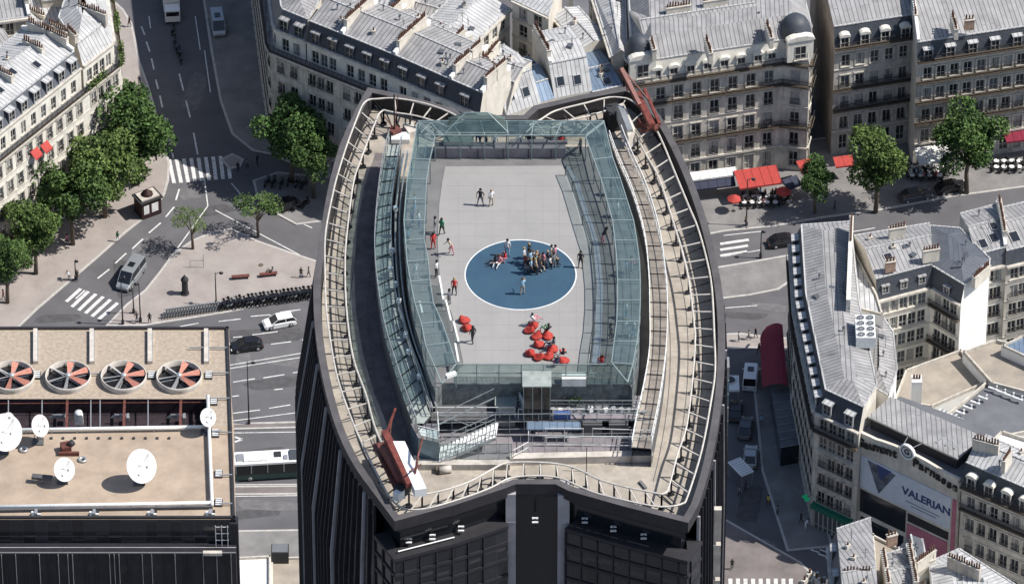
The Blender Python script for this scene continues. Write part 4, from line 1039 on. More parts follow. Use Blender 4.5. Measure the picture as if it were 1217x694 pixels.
# maintenance track
ZR = 210.0
def W(L_, z): return [at(x, y, z) for x, y in L_]
tracks = [
 ([(446, 118), (438, 119), (431, 125), (424, 141), (412, 173), (402, 205), (396, 228), (387, 275), (386, 313), (388, 371), (397, 431), (407, 469), (421, 506), (436, 539), (460, 586)],
  [(456, 131), (450, 136), (445, 148), (438, 165), (428, 192), (420, 217), (413, 270), (410, 313), (412, 371), (420, 426), (435, 469), (445, 506), (458, 535), (478, 572)], 24),
 ([(446, 118), (469, 117), (504, 123), (533, 133), (550, 143)], [(456, 131), (469, 134), (495, 138), (518, 145), (530, 150)], 5),
 ([(460, 586), (470, 598), (485, 605), (511, 603), (555, 590), (584, 579), (606, 568), (637, 565), (666, 568), (691, 579), (717, 588), (776, 601), (801, 601)],
  [(478, 572), (486, 583), (493, 588), (525, 583), (558, 572), (584, 558), (602, 550), (637, 549), (669, 552), (691, 559), (713, 570), (746, 579), (786, 587)], 18),
 ([(801, 601), (811, 598), (817, 590), (834, 535), (845, 477), (850, 440), (849, 400), (846, 342), (839, 305), (829, 270), (819, 246), (802, 205), (784, 162), (768, 135), (752, 121), (744, 117)],
  [(786, 587), (791, 585), (795, 578), (805, 540), (816, 506), (823, 451), (826, 410), (825, 385), (819, 336), (811, 300), (802, 270), (784, 214), (770, 188), (756, 162), (742, 140), (734, 131)], 24),
 ([(744, 117), (724, 116), (695, 123), (660, 132), (643, 142), (629, 149)], [(734, 131), (727, 130), (700, 138), (672, 145), (655, 153)], 5)]
tr = thing('maintenance_track', 'cream two-rail track running round the edge of the tower roof', 'rail track', (0, 430, ZD))
sub = []
for o_, i_, ns in tracks:
    Po, Pi = smooth(W(o_, ZR), 4), smooth(W(i_, ZR), 4)
    mb = MB(); mb.tube(Po, .085, 'rail_cream', 6); mb.build('rail', tr)
    mb = MB(); mb.tube(Pi, .085, 'rail_cream', 6); mb.build('rail', tr)
    def samp(P, k):
        L_ = [0]
        for a, b_ in zip(P, P[1:]): L_.append(L_[-1] + (b_ - a).length)
        out = []
        for i in range(k + 1):
            s = L_[-1] * i / k; j = max(1, next((q for q, v in enumerate(L_) if v >= s - 1e-6), len(L_) - 1)); t = (s - L_[j - 1]) / max(1e-6, L_[j] - L_[j - 1]); out.append(lp(P[j - 1], P[j], t))
        return out
    for a, b_ in list(zip(samp(Po, ns), samp(Pi, ns))):
        mb = MB(); dz = Vector((0, 0, -.12)); mb.bar(a + dz, b_ + dz, .09, .09, 'rail_cream'); mb.build('sleeper', tr)
        mb = MB(); e = (b_ - a).normalized()
        q = b_ - e * .05; mb.bar(Vector((q.x, q.y, ZD)), q + dz, .16, .16, 'iron'); mb.box((q.x, q.y, ZD + .12), (.5, .34, .24), 'iron', rz=random.random())
        mb.bar(Vector((q.x, q.y, ZD + .5)), a + dz * 6, .08, .08, 'iron'); mb.build('support', tr)

# ------------------------------------------------------------------ viewing terrace
te = thing('viewing_terrace', 'raised pale viewing terrace with a blue circle and green glass canopies on the tower roof', 'terrace', at(620, 330, ZT))
ZC = ZT + 2.6
ci = [(517, 163), (511, 190), (507, 214), (506, 237), (505, 262), (504, 284), (509, 309), (511, 333), (515, 360), (525, 382), (534, 407), (542, 432)]
co = [(496, 146), (489, 189), (484, 213), (482, 237), (480, 262), (482, 286), (484, 311), (488, 335), (493, 360), (501, 385), (506, 411), (517, 436)]
ri = [(696, 163), (706, 190), (714, 212), (721, 237), (728, 262), (731, 286), (733, 309), (734, 333), (734, 357), (733, 382), (730, 406), (727, 431)]
ro = [(718, 146), (728, 187), (737, 212), (745, 237), (753, 262), (757, 286), (760, 309), (761, 333), (761, 357), (760, 382), (757, 406), (752, 433)]
def shift(L_, z): return [at2(x, y, z) for x, y in L_]
CI, CO, RI, RO = shift(ci, ZC), shift(co, ZC), shift(ri, ZC), shift(ro, ZC)
fl_, fr2 = at2(525, 456, ZT), at2(748, 456, ZT)
foot = [fl_, fr2] + [p for p in reversed(RO)] + CO
assert area(foot) > 0
mb = MB(); mb.prism(foot, ZD - .1, ZT - .03, 'panel_side', 'deck_mid'); mb.build('platform', te)
li = [(529, 198), (525, 220), (522, 243), (520, 286), (521, 305), (524, 352), (536, 370), (545, 404), (551, 434)]
lr = [(700, 434), (704, 400), (707, 339), (703, 291), (697, 268), (692, 256), (680, 216), (668, 197)]
mb = MB(); mb.face([v3(p, ZT + .004) for p in shift([(536, 448)] + [(708, 448)] + lr + li, ZT)], 'deck_light'); flr = mb.build('floor', te)
mb = MB(); q = shift([(712, 434), (715, 400), (717, 339), (712, 291), (705, 268), (700, 256), (688, 216), (676, 197), (670, 197), (682, 216), (694, 256), (699, 268), (705, 291), (709, 339), (706.5, 400), (703, 434)], ZT)
mb.face([v3(p, ZT + .01) for p in q], 'steel'); mb.build('floor_border', te)
# floor paving joints
mb = MB()
for y in range(206, 432, 15):
    a, b_ = at(530 if y < 340 else 552, y, ZT + .008), at(672 if y < 260 else 700, y, ZT + .008); mb.bar(a, b_, .02, .006, 'deck_joint')
for x in range(545, 700, 20): mb.bar(at(x, 215 if x < 670 else 260, ZT + .008), at(x, 432, ZT + .008), .02, .006, 'deck_joint')
mb.build('floor_joints', te)
cc = at(618.7, 326.5, ZT); rad = (at(684, 326.5, ZT) - cc).x
mb = MB(); mb.lathe([(.001, .016), (rad, .016), (rad, .012)], 'circle_blue', 72, cc, sm=False); mb.build('blue_circle', te)
mb = MB(); mb.lathe([(rad, .018), (rad + .11, .018), (rad + .11, .010)], 'white_metal', 72, cc, sm=False); mb.build('circle_rim', te)
# canopies
def canopy(I, O, name='canopy'):
    k = len(I); fm = MB()
    for L_ in (I, O):
        for a, b_ in zip(L_, L_[1:]): fm.bar(v3(a, ZC), v3(b_, ZC), .075, .09, 'teal_frame')
    for a, b_ in zip(I, O): fm.bar(v3(a, ZC), v3(b_, ZC), .08, .1, 'teal_frame')
    for i in range(k - 1):
        for t_ in (.33, .67): fm.bar(v3(lp(I[i], O[i], t_), ZC), v3(lp(I[i + 1], O[i + 1], t_), ZC), .035, .04, 'grey_frame')
        fm.bar(v3(lp(I[i], I[i + 1], .5), ZC), v3(lp(O[i], O[i + 1], .5), ZC), .04, .04, 'grey_frame')
        for hh in (.9, 1.8): fm.bar(v3(O[i], ZT + hh), v3(O[i + 1], ZT + hh), .045, .045, 'grey_frame')
    f = fm.build('canopy_frame', te)
    for i in range(k - 1):
        g = MB(); g.face([v3(I[i], ZC + .03), v3(I[i + 1], ZC + .03), v3(O[i + 1], ZC + .03), v3(O[i], ZC + .03)], 'glass_teal')
        g.face([v3(O[i], ZT), v3(O[i + 1], ZT), v3(O[i + 1], ZC), v3(O[i], ZC)], 'glass_clear'); g.build('glass_panel', te)
    for i in range(k):
        for p in (I[i], O[i]):
            g = MB(); g.box(v3(p, ZT), (.09, .09, ZC - ZT), 'teal_frame', base=True); g.build('post', te)
canopy(CI, CO); canopy(RI, RO)
# back pavilion: glass roof band, posts, hip
bi = [at2(x, 161, ZC) for x in (517, 547, 576, 604, 632, 661, 696)]; bo = [at2(x, 144, ZC) for x in (497, 536, 571, 602, 634, 668, 718)]
canopy(bi, bo)
h0, h1, hr = at(529, 145, ZC), at(600, 145, ZC), None
ra, rb = at(548, 131, ZC + .0), at(585, 131, ZC)
mb = MB()
pa, pb_, pc_, pd_ = at(529, 158, ZC), at(604, 158, ZC), at(600, 141, ZC), at(533, 141, ZC)
up = Vector((0, 0, 1.4)); r0, r1 = lp(pa, pd_, .5) + Vector((1.6, 0, 0)) + up, lp(pb_, pc_, .5) - Vector((1.6, 0, 0)) + up
for F in ([pa, pb_, r1, r0], [pb_, pc_, r1], [pc_, pd_, r0, r1], [pd_, pa, r0]): mb.face(F, 'glass_teal')
for s, e in ((pa, r0), (pd_, r0), (pb_, r1), (pc_, r1), (r0, r1), (pa, pb_), (pc_, pd_)): mb.bar(s, e, .07, .07, 'teal_frame')
mb.build('glass_hip_roof', te)
# trusses beneath the corners of the pavilion roof
mb = MB()
for x0 in (500, 625, 690):
    for s, e in (((x0, 158), (x0 + 12, 146)), ((x0 + 12, 146), (x0 + 22, 158)), ((x0, 146), (x0 + 22, 146))): mb.bar(at(*s, ZC + .05), at(*e, ZC + .05), .06, .06, 'teal_frame')
mb.build('roof_bracing', te)
# back step: grey bench wall and counters
a, b_ = at(517, 188, ZT), at(672, 188, ZT); mb = MB()
mb.box((a + b_) / 2 + Vector((0, .45, 0)), ((b_ - a).length, .9, 1.05), 'deck_purple', base=True)
for x in (530, 568, 598, 628, 655): mb.box(at(x, 188, ZT) + Vector((0, -.02, 0)), (.06, .04, 1.0), 'iron', base=True)
mb.build('bench_wall', te)
mb = MB(); mb.box(at(545, 171, ZT + 1.05), (2.6, .7, .5), 'green_planter' if 'green_planter' in M else 'deck_green', base=True); mb.box(at(640, 170, ZT + 1.05), (5, .5, .25), 'deck_purple', base=True); mb.build('counter', te)
# glass screens leaning at the lower left and the low right screens (seen as pale strips)
for s, e in (((522, 328), (527, 356)), ((530, 357), (536, 381)), ((539, 382), (545, 406)), ((499, 358), (502, 372)), ((541, 408), (545, 430))):
    A, B = at(*s, ZT + 1.1), at(*e, ZT + 1.1); mb = MB(); lo = Vector((0, 0, -1.1))
    mb.bar(A, B, .16, .1, 'white_metal'); mb.face([A, B, B + lo, A + lo], 'glass_clear'); mb.bar(A, A + lo, .06, .06, 'grey_frame'); mb.build('glass_balustrade', te)
# tilted frames along the right inner edge
sh = [(672, 197), (680, 216), (692, 256), (703, 291), (707, 332), (707, 357), (705, 384), (701, 408), (698, 434)]
SH = W(sh, ZT + 1.1)
mb = MB()
for a, b_ in zip(SH, SH[1:]): mb.bar(a, b_, .05, .05, 'iron')
for a in SH: mb.bar(a, a - Vector((0, 0, 1.1)), .06, .06, 'iron'); mb.bar(a, a + Vector((1.3, .1, 0)), .04, .04, 'iron')
mb.build('balustrade_rail', te)
for a, b_ in zip(SH, SH[1:]):
    mb = MB(); lo = Vector((0, 0, -1.05)); mb.face([a, b_, b_ + lo, a + lo], 'glass_clear'); mb.build('glass_balustrade', te)
# front glass screen facing the stairs
x0, x1 = 540, 752; k = 8; pts = [at2(x0 + (x1 - x0) * i / k, 456, ZT) for i in range(k + 1)]; hg = 2.1
for i in range(k):
    mb = MB(); a, b_ = pts[i], pts[i + 1]; mb.face([v3(a, ZT), v3(b_, ZT), v3(b_, ZT + hg), v3(a, ZT + hg)], 'glass_teal'); mb.build('glass_panel', te)
mb = MB()
for z in (0.02, hg * .55, hg): mb.bar(v3(pts[0], ZT + z), v3(pts[-1], ZT + z), .07, .07, 'teal_frame')
for p in pts: mb.box(v3(p, ZT), (.08, .08, hg), 'teal_frame', base=True)
mb.build('screen_frame', te)
# diagonal corner pieces
for G_ in ((((517, 436), (542, 432)), ((525, 456), (542, 432)), ((517, 436), (525, 456))), (((727, 431), (746, 454)), ((752, 433), (746, 454)))):
    mb = MB()
    for s, e in G_: mb.bar(at(*s, ZC), at(*e, ZC), .1, .1, 'teal_frame')
    mb.build('corner_bracing', te)
# kiosk at the head of the stairs
p = at(638, 470, ZT); p = at(638, 456, ZT) + Vector((0, -.1, 0))
kx = thing('stair_kiosk', 'small green glass kiosk with a pale roof at the front edge of the terrace', 'kiosk', (p.x, p.y - 1.0, ZT - 2.2))
mb = MB(); mb.box((0, 0, 0), (2.2, 1.9, 3.5), 'dark_green' if 'dark_green' in M else 'tower_glass', base=True); mb.build('cabin', kx, world=False)
mb = MB(); mb.box((0, .1, 3.5), (2.4, 2.1, .12), 'deck_green', base=True); mb.build('roof', kx, world=False)
mb = MB()
for x in (-1.1, -.35, .4, 1.1): mb.box((x, -.97, 0), (.06, .06, 3.5), 'teal_frame', base=True)
mb.build('frame', kx, world=False)
# front lower gallery, floors and rails
ga = thing('lower_gallery', 'lower service gallery with white railings and a long concrete kerb below the terrace', 'gallery', at(640, 510, ZD))
ZG = ZT - 2.3
def slab(name, pts, z, th, m, parent, ms=None):
    P = [at2(x, y, z) for x, y in pts]
    if area(P) < 0: P.reverse()
    mb = MB(); mb.prism(P, z - th, z, ms or 'deck_dark', m, bottom=True); return mb.build(name, parent)
slab('walkway', [(612, 498), (758, 498), (762, 470), (612, 470)], ZG, .3, 'deck_purple', ga)
slab('lower_floor', [(497, 548), (770, 542), (780, 500), (500, 500)], ZD + .35, .5, 'deck_purple', ga)
slab('left_walkway', [(500, 500), (612, 498), (612, 474), (520, 474)], ZG, .3, 'deck_dark', ga)
slab('concrete_kerb', [(606, 545), (776, 541), (776, 535), (606, 538)], ZD + .75, .8, 'panel_tan', ga, 'panel_tan')
slab('concrete_kerb', [(497, 552), (606, 552), (606, 545), (497, 545)], ZD + .6, .8, 'stone_grey', ga, 'stone_grey')
mb = MB(); P = [at(x, y, z) for x, y, z in ((626, 501, ZD + 2.0), (690, 501, ZD + 2.0), (690, 510, ZD + 1.8), (626, 510, ZD + 1.8))]; mb.mesh_(P + [p - Vector((0, 0, .1)) for p in P], [(3, 2, 1, 0), (4, 5, 6, 7), (0, 1, 5, 4), (2, 3, 7, 6)], 'awning_bluegrey' if 'awning_bluegrey' in M else 'zinc_blue'); mb.build('blue_canopy', ga)
for s in ((694, 505), (704, 515), (735, 515)):
    mb = MB(); mb.box(at(*s, ZD + .35), (1.6, .9, 1.3), 'deck_dark', base=True); mb.build('plant_box', ga)
def railing(parent, pts, h=1.1, step=1.5, m='white_metal', mid=1, r=.05, name='railing', mesh=None):
    P = [Vector(p) for p in pts]; mb = MB(); up = Vector((0, 0, h))
    for a, b_ in zip(P, P[1:]):
        for k in range(mid + 1): mb.bar(a + up * ((k + 1) / (mid + 1)), b_ + up * ((k + 1) / (mid + 1)), r, r, m)
    for p in resample(P, step) + [P[-1]]: mb.bar(p, p + up, r, r, m)
    if mesh:
        for a, b_ in zip(P, P[1:]): mb.face([a, b_, b_ + up, a + up], mesh)
    return mb.build(name, parent)
railing(ga, [at(616, 498, ZG), at(758, 498, ZG)], 1.1, 2.2)
railing(ga, [at(618, 478, ZG), at(752, 478, ZG)], 1.0, 1.6, 'grey_frame')
railing(ga, [at(648, 530, ZD + .4), at(693, 530, ZD + .4)], 1.9, 1.6)
railing(ga, [at(704, 530, ZD + .4), at(774, 532, ZD + .4)], 1.9, 1.6)
railing(ga, [at(628, 538, ZD + .4), at(776, 540, ZD + .4)], 1.9, 1.5)
railing(ga, [at(610, 548, ZD + .4), at(628, 538, ZD + .4), at(628, 524, ZD + .4), at(650, 522, ZD + .4)], 1.2, 1.1)
railing(ga, [at(520, 520, ZD + .4), at(640, 518, ZD + .4), at(772, 516, ZD + .4)], 2.4, 1.2, 'grey_frame', mid=2)
railing(ga, [at(614, 488, ZG), at(760, 488, ZG)], 1.1, 1.1, 'grey_frame', mid=2)
railing(ga, [at(504, 540, ZD + .4), at(776, 536, ZD + .4)], 2.0, 1.0, 'steel', mid=1, r=.035)
railing(ga, [at(520, 548, ZD + .4), at(608, 548, ZD + .4)], 1.9, 1.7, 'grey_frame', mesh='glass_clear')
railing(ga, [at(514, 496, ZG), at(612, 496, ZG)], 1.1, 1.4)
railing(ga, [at(518, 480, ZG), at(612, 478, ZG)], 1.0, 1.0, 'grey_frame')
mb = MB()
for x in range(630, 770, 9): mb.box(at(x, 489 + random.random() * 3, ZG), (.35, .3, random.uniform(.3, .7)), random.choice(('white_metal', 'steel', 'grey_frame')), base=True, rz=random.random())
mb.build('floor_fittings', ga)
# staircase descending to the left
st = thing('staircase', 'open metal staircase with pale treads descending left below the terrace', 'staircase', at(560, 515, ZD))
s0, s1 = at(589, 512, ZG + .1), at(524, 540, ZD + .6); k = 15
for i in range(k):
    q = lp(s0, s1, i / (k - 1)); mb = MB(); mb.box(q, (.26, 2.0, .07), 'white_metal', rz=-.1); mb.build('tread', st)
for d in (-1.0, 1.0):
    off = Vector((0, d, 0)); mb = MB(); mb.bar(s0 + off, s1 + off, .08, .25, 'steel'); mb.build('stringer', st)
    railing(st, [s0 + off, s1 + off], 1.0, .9, 'grey_frame', name='handrail')
mb = MB(); a, b_ = at(520, 505, ZG + 1.5), at(587, 473, ZG + 3); mb.bar(a, b_, .07, .12, 'grey_frame'); mb.bar(a + Vector((0, 0, 1)), b_ + Vector((0, 0, 1)), .05, .05, 'grey_frame'); mb.bar(at(520, 492, ZG + 1), at(560, 506, ZG + 1), .05, .05, 'grey_frame'); mb.build('upper_handrail', st)
# white stair tower between stairs and gallery
bx = thing('stair_cabin', 'pale box with glass roof between the staircase and the gallery', 'cabin', at(601, 505, ZD))
mb = MB(); mb.box((0, .6, 0), (1.6, 2.4, 2.6), 'panel_tan', base=True); mb.build('cabin', bx, world=False); mb = MB(); mb.box((0, .6, 2.6), (1.8, 2.6, .1), 'deck_green', base=True); mb.build('roof', bx, world=False)
mb = MB(); mb.box((1.3, 0, 1.6), (.12, 1.6, 1.6), 'white_metal', base=True, rz=.3); mb.build('white_panel', bx, world=False)

# outer walkways
def walkway(label, inner, outer, z, m, rail_m, mesh, fence_h=1.7, step=1.15):
    Pi, Po = smooth(W(inner, z), 3), smooth(W(outer, z), 3)
    t = thing('service_walkway', label, 'walkway', Pi[len(Pi) // 2] - Vector((0, 0, z - ZD)))
    mb = MB(); k = len(Pi)
    for i in range(k - 1): mb.face([Po[i], Po[i + 1], Pi[i + 1], Pi[i]] if True else None, m); mb.face([Po[i] - Vector((0, 0, .25)), Po[i + 1] - Vector((0, 0, .25)), Pi[i + 1] - Vector((0, 0, .25)), Pi[i] - Vector((0, 0, .25))], 'iron')
    for L_ in (Pi, Po):
        for a, b_ in zip(L_, L_[1:]): mb.face([a, b_, b_ - Vector((0, 0, z - ZD)), a - Vector((0, 0, z - ZD))], 'deck_dark' )
    mb.build('walkway_deck', t)
    mb = MB(); A, B = samp(Pi, int(22)), samp(Po, int(22))
    for a, b_ in zip(A, B): mb.bar(a + Vector((0, 0, .03)), b_ + Vector((0, 0, .03)), .1, .06, 'iron')
    mb.build('joints', t)
    for L_, hh, ms_ in ((Pi, fence_h * .6, None), (Po, fence_h, mesh)):
        railing(t, L_, hh, step, rail_m, 1, .06, 'fence', ms_)
    return t
walkway('grey-green outer walkway along the left side of the terrace with a pale outer rail', [(477, 172), (472, 200), (466, 240), (465, 286), (467, 320), (470, 356), (478, 388), (487, 419), (500, 460), (512, 495)],
        [(463, 172), (456, 200), (450, 240), (446, 286), (446, 320), (450, 360), (457, 400), (467, 435), (480, 475), (495, 515)], 210.9, 'deck_green', 'steel', 'glass_pale')
walkway('brown outer walkway along the right side of the terrace behind white mesh fences', [(724, 165), (735, 195), (752, 235), (766, 285), (771, 330), (772, 370), (772, 420), (765, 465), (757, 500), (751, 532)],
        [(738, 165), (750, 195), (768, 235), (783, 285), (790, 330), (793, 370), (792, 420), (787, 465), (781, 500), (774, 534)], 210.2, 'deck_tan', 'white_metal', 'mesh_veil', 1.5)
# end platform on the left
ep = thing('end_platform', 'pale glazed platform at the lower end of the left walkway', 'platform', at(512, 520, ZD))
P = [at2(x, y, 210.9) for x, y in ((497, 520), (522, 526), (520, 503), (488, 503))]
mb = MB(); mb.prism(P, ZD, 210.9, 'panel_teal', 'deck_purple'); mb.build('body', ep)
mb = MB(); mb.face([at(500, 517, 210.95), at(520, 522, 210.95), at(519, 512, 210.95), at(497, 508, 210.95)], 'white_metal'); mb.build('pale_panel', ep)
railing(ep, [at(497, 520, 210.9), at(522, 526, 210.9), at(520, 503, 210.9)], 1.3, 1.0, 'white_metal', mesh='glass_clear')
# pipes and clutter between terrace and left walkway
cl = thing('pipe_run', 'grey pipes running down between the left canopy and the outer walkway', 'pipes', at(478, 330, ZD))
for dx in (0, 5):
    mb = MB(); mb.tube(smooth(W([(480 + dx, 180), (474 + dx, 215), (470 + dx, 260), (471 + dx, 310), (476 + dx, 360), (487 + dx, 405), (500 + dx, 440), (514 + dx, 485)], 211.2), 3), .09, 'steel'); mb.build('pipe', cl)
for x, y in ((470, 250), (466, 300), (470, 340), (474, 360), (482, 400), (486, 420), (498, 450), (464, 322)):
    mb = MB(); p = at(x, y, 211.3); mb.box(p, (.35, .35, .4), 'white_metal', base=True, rz=x); tag(mb.build('junction_box'), 'small white junction box on the left walkway rail', 'box', 'junction boxes along the left walkway')
# ------------------------------------------------------------------ left office roof, z = 55
ZL = 55.0
lb = thing('office_block', 'lower flat tan office roof with four big fans and white dishes left of the tower', 'building', at(130, 540, 0) * 1.0)
mat('roof_gravel', (.40, .32, .245), .95, var=.14, scale=.35, col2=(.28, .22, .17), bump=.4)
mat('gravel_rough', (.40, .335, .265), .95, var=.3, scale=2.2, col2=(.27, .22, .175), bump=.6)
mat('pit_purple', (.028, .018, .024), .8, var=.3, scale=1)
mat('blade_sheen_salmon', (.45, .19, .14), .6, var=.12, scale=3)  # right-hand blades salmon, the rest grey: sheen painted into the blade colour
mat('blade_sheen_grey', (.40, .39, .38), .6, var=.1)
mat('dish_white', (.62, .62, .61), .5, var=.03)
def Q(x, y, z=ZL): return at2(x, y, z)
top = [Q(-60, 617), Q(280, 617), Q(272, 390), Q(-60, 390)]
mb = MB()
pit = [Q(-60, 511), Q(249, 507), Q(249, 474), Q(-60, 474)]
wallm_ = 'tower_glass'
# walls
P = top
for i in range(4):
    a, b_ = P[i], P[(i + 1) % 4]; mb.face([v3(a, 0), v3(b_, 0), v3(b_, ZL), v3(a, ZL)], 'curtain_wall' if i == 0 else 'bronze')
mb.build('wall', lb)
mb = MB()
# roof around the pit
mb.face([v3(P[0], ZL), v3(P[1], ZL), v3(Q(278, 507), ZL), v3(pit[1], ZL), v3(pit[0], ZL)], 'roof_gravel')
mb.face([v3(pit[1], ZL), v3(Q(278, 507), ZL), v3(Q(275, 474), ZL), v3(pit[2], ZL)], 'gravel_rough')
mb.face([v3(pit[3], ZL), v3(pit[2], ZL), v3(Q(275, 474), ZL), v3(P[2], ZL), v3(P[3], ZL)], 'gravel_rough')
mb.build('roof', lb)
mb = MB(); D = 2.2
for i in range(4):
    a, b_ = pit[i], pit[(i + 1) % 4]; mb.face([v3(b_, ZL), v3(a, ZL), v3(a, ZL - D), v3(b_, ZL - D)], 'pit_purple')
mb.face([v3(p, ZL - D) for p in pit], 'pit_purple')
for x in (10, 50, 79, 108, 119, 147, 176, 214): mb.bar(at(x, 511, ZL - .2), at(x + (1 if x in (79, 147, 214) else 0), 474, ZL - .2), .12 if x not in (79, 147, 214) else .3, .12, 'steel' if x not in (79, 147, 214) else 'rust_red')
mb.bar(at(-60, 480, ZL - .3), at(249, 478, ZL - .3), .1, .1, 'rust_red'); mb.build('equipment_pit', lb)
for x in (70, 143, 210):
    mb = MB(); c = at(x, 496, ZL - 1.2)
    for k in range(3): mb.box(c + Vector((0, 0, .2 * k)), (2.2 - .4 * k, .15, .12), 'steel')
    mb.box(c + Vector((.9, 0, 0)), (.3, .9, .6), 'steel'); mb.build('pit_fan_gear', lb)
mb = MB(); c = at(94, 504, ZL - 1.2); mb.box(c, (1.0, .5, 1.5), 'white_metal', base=True); mb.tube([c + Vector((0, 0, 1.5)), c + Vector((0, 0, 1.9))], .45, 'white_metal', 10); mb.build('white_cabinet', lb)
# perimeter gutter/parapet bands, front recess and glazed storey
mb = MB()
for i in range(4):
    a, b_ = P[i], P[(i + 1) % 4]; course(mb, a, b_, ZL - .05, .35, -.35, 'bronze'); 
mb.build('parapet', lb)
mb = MB(); a, b_ = P[0], P[1]
T_ = (b_ - a).normalized(); O_ = Vector((T_.y, -T_.x))
fw = [a + O_ * .0, b_ + O_ * .0, b_ + O_ * 3.2, a + O_ * 3.2]
mb.prism([a + O_ * .05, b_ + O_ * .05, b_ + O_ * 1.9, a + O_ * 1.9], 0, ZL - 3.6, 'bronze', 'fin_dark')
mb.build('front_terrace', lb)
mb = MB(); c1, c2 = a + O_ * 1.95, b_ + O_ * 1.95
mb.bar(v3(c1, ZL - 3.4), v3(c2, ZL - 3.4), .1, .12, 'steel'); mb.bar(v3(c1 - O_ * 1.0, ZL - 3.5), v3(c2 - O_ * 1.0, ZL - 3.5), .1, .1, 'fin_grey')
mb.build('ledge_rail', lb)
mb = MB(); L_ = (c2 - c1).length; x = 0; random.seed(4)
while x < L_:
    c = c1 + T_ * x + O_ * .1; mb.box(v3(c, 20), (.06, .16, ZL - 23.6), random.choice(('fin_dark', 'fin_dark', 'fin_grey', 'steel')), rz=math.atan2(T_.y, T_.x), base=True); x += random.choice((.55, 1.1, 1.1, 1.6))
mb.build('mullions', lb)
mb = MB(); p = Q(256, 640, ZL - 2); 
for u in (0, .7, 1.4): mb.box(v3(Q(256, 618, ZL) + Vector((u, -.5)), ZL - 3.6), (.08, .08, 3.2), 'white_metal', base=True)
for z in (1, 2, 3): mb.bar(v3(Q(256, 618) + Vector((0, -.5)), ZL - 3.6 + z), v3(Q(256, 618) + Vector((1.5, -.5)), ZL - 3.6 + z), .06, .06, 'white_metal')
mb.box(v3(Q(252, 624) + Vector((0, -1.0)), ZL - 3.6), (2.2, .5, .4), 'panel_tan', base=True); mb.build('corner_ladder', lb)
mb = MB(); mb.box(v3(Q(277, 618) + Vector((.05, .5)), 0), (1.0, 1.4, ZL - .4), 'fin_dark', base=True); mb.build('corner_column', lb)
# white pipe frame round the dish area, brackets
pf = thing('pipe_rail', 'white and grey pipe rail bounding the dish area on the left roof', 'rail', at(125, 560, ZL))
for pts in ([(-60, 603), (252, 597)], [(-60, 512), (250, 507)], [(252, 600), (248, 500), (247, 470)]):
    mb = MB(); P_ = [at(x, y, ZL + .55) for x, y in pts]; mb.tube(P_, .22, 'white_metal', 8); mb.build('pipe', pf)
    for p in resample(P_, 3.0): 
        mb = MB(); mb.box((p.x, p.y, ZL), (.2, .2, .5), 'steel', base=True); mb.build('support', pf)
mb = MB(); mb.bar(at(-60, 607, ZL + .3), at(252, 602, ZL + .3), .3, .3, 'deck_dark'); mb.build('cable_tray', pf)
def foot_mesh(mb):
    mb.box((0, 0, 0), (1.1, .35, .3), 'white_metal', base=True); mb.box((0, 0, .3), (.35, .8, .35), 'steel', base=True); mb.box((-.4, -.3, 0), (.25, .25, .8), 'white_metal', base=True); mb.box((.4, .2, 0), (.3, .3, .55), 'iron', base=True)
fm_ = proto(foot_mesh)
for x in (43, 112, 181, 250):
    o = bpy.data.objects.new('pipe_bracket', fm_); link(o); o.location = at(x, 612, ZL); o['label'] = 'grey bracket on the front strip of the left roof'; o['category'] = 'bracket'; o['group'] = 'brackets on the front strip of the left roof'
def louv(mb):
    for k in range(4): mb.box((0, -.45 + .3 * k, .15 + .02 * k), (.75, .16, .14), 'white_metal', base=True)
    mb.box((0, 0, 0), (.9, 1.3, .18), 'iron', base=True)
lv_ = proto(louv)
for x, y in ((44, 447), (180, 447), (248, 447), (254, 478), (256, 516), (260, 564), (260, 598)):
    o = bpy.data.objects.new('roof_bracket', lv_); link(o); o.location = at(x, y, ZL); o['label'] = 'louvred white metal clamp beside the fans or along the right edge of the left roof'; o['category'] = 'clamp'; o['group'] = 'louvred clamps on the left roof'
# cross pipes and ribs
for i, x in enumerate((42, 109, 178, 245)):
    mb = MB(); mb.bar(at(x, 392, ZL + .25), at(x, 431, ZL + .25), .5, .5, 'panel_tan'); mb.bar(at(x + 3, 394, ZL + .2), at(x + 3, 431, ZL + .2), .12, .4, 'steel')
    tag(mb.build('roof_rib'), 'raised concrete rib crossing the gravel strip above the fans', 'rib', 'concrete ribs above the fans')
for s, e in (((225, 413), (270, 413)), ((105, 444), (122, 444)), ((250, 443), (272, 443)), ((249, 473), (273, 473)), ((252, 512), (360, 514)), ((262, 564), (276, 564)), ((262, 598), (277, 598))):
    mb = MB(); e2 = (min(e[0], 276), e[1]); mb.bar(at(*s, ZL + .35), at(*e2, ZL + .35), .14, .14, 'steel'); tag(mb.build('short_pipe'), 'short grey pipe reaching the right edge of the left roof or joining two fans', 'pipe', 'short pipes on the left roof')
for i in range(12):
    mb = MB(); p = at(47 + 14 * i, 521, ZL); mb.box(p, (.3, .35, .12), 'iron', base=True); tag(mb.build('roof_stud'), 'small dark block in the row below the long pipe on the left roof', 'block', 'row of dark blocks on the left roof')
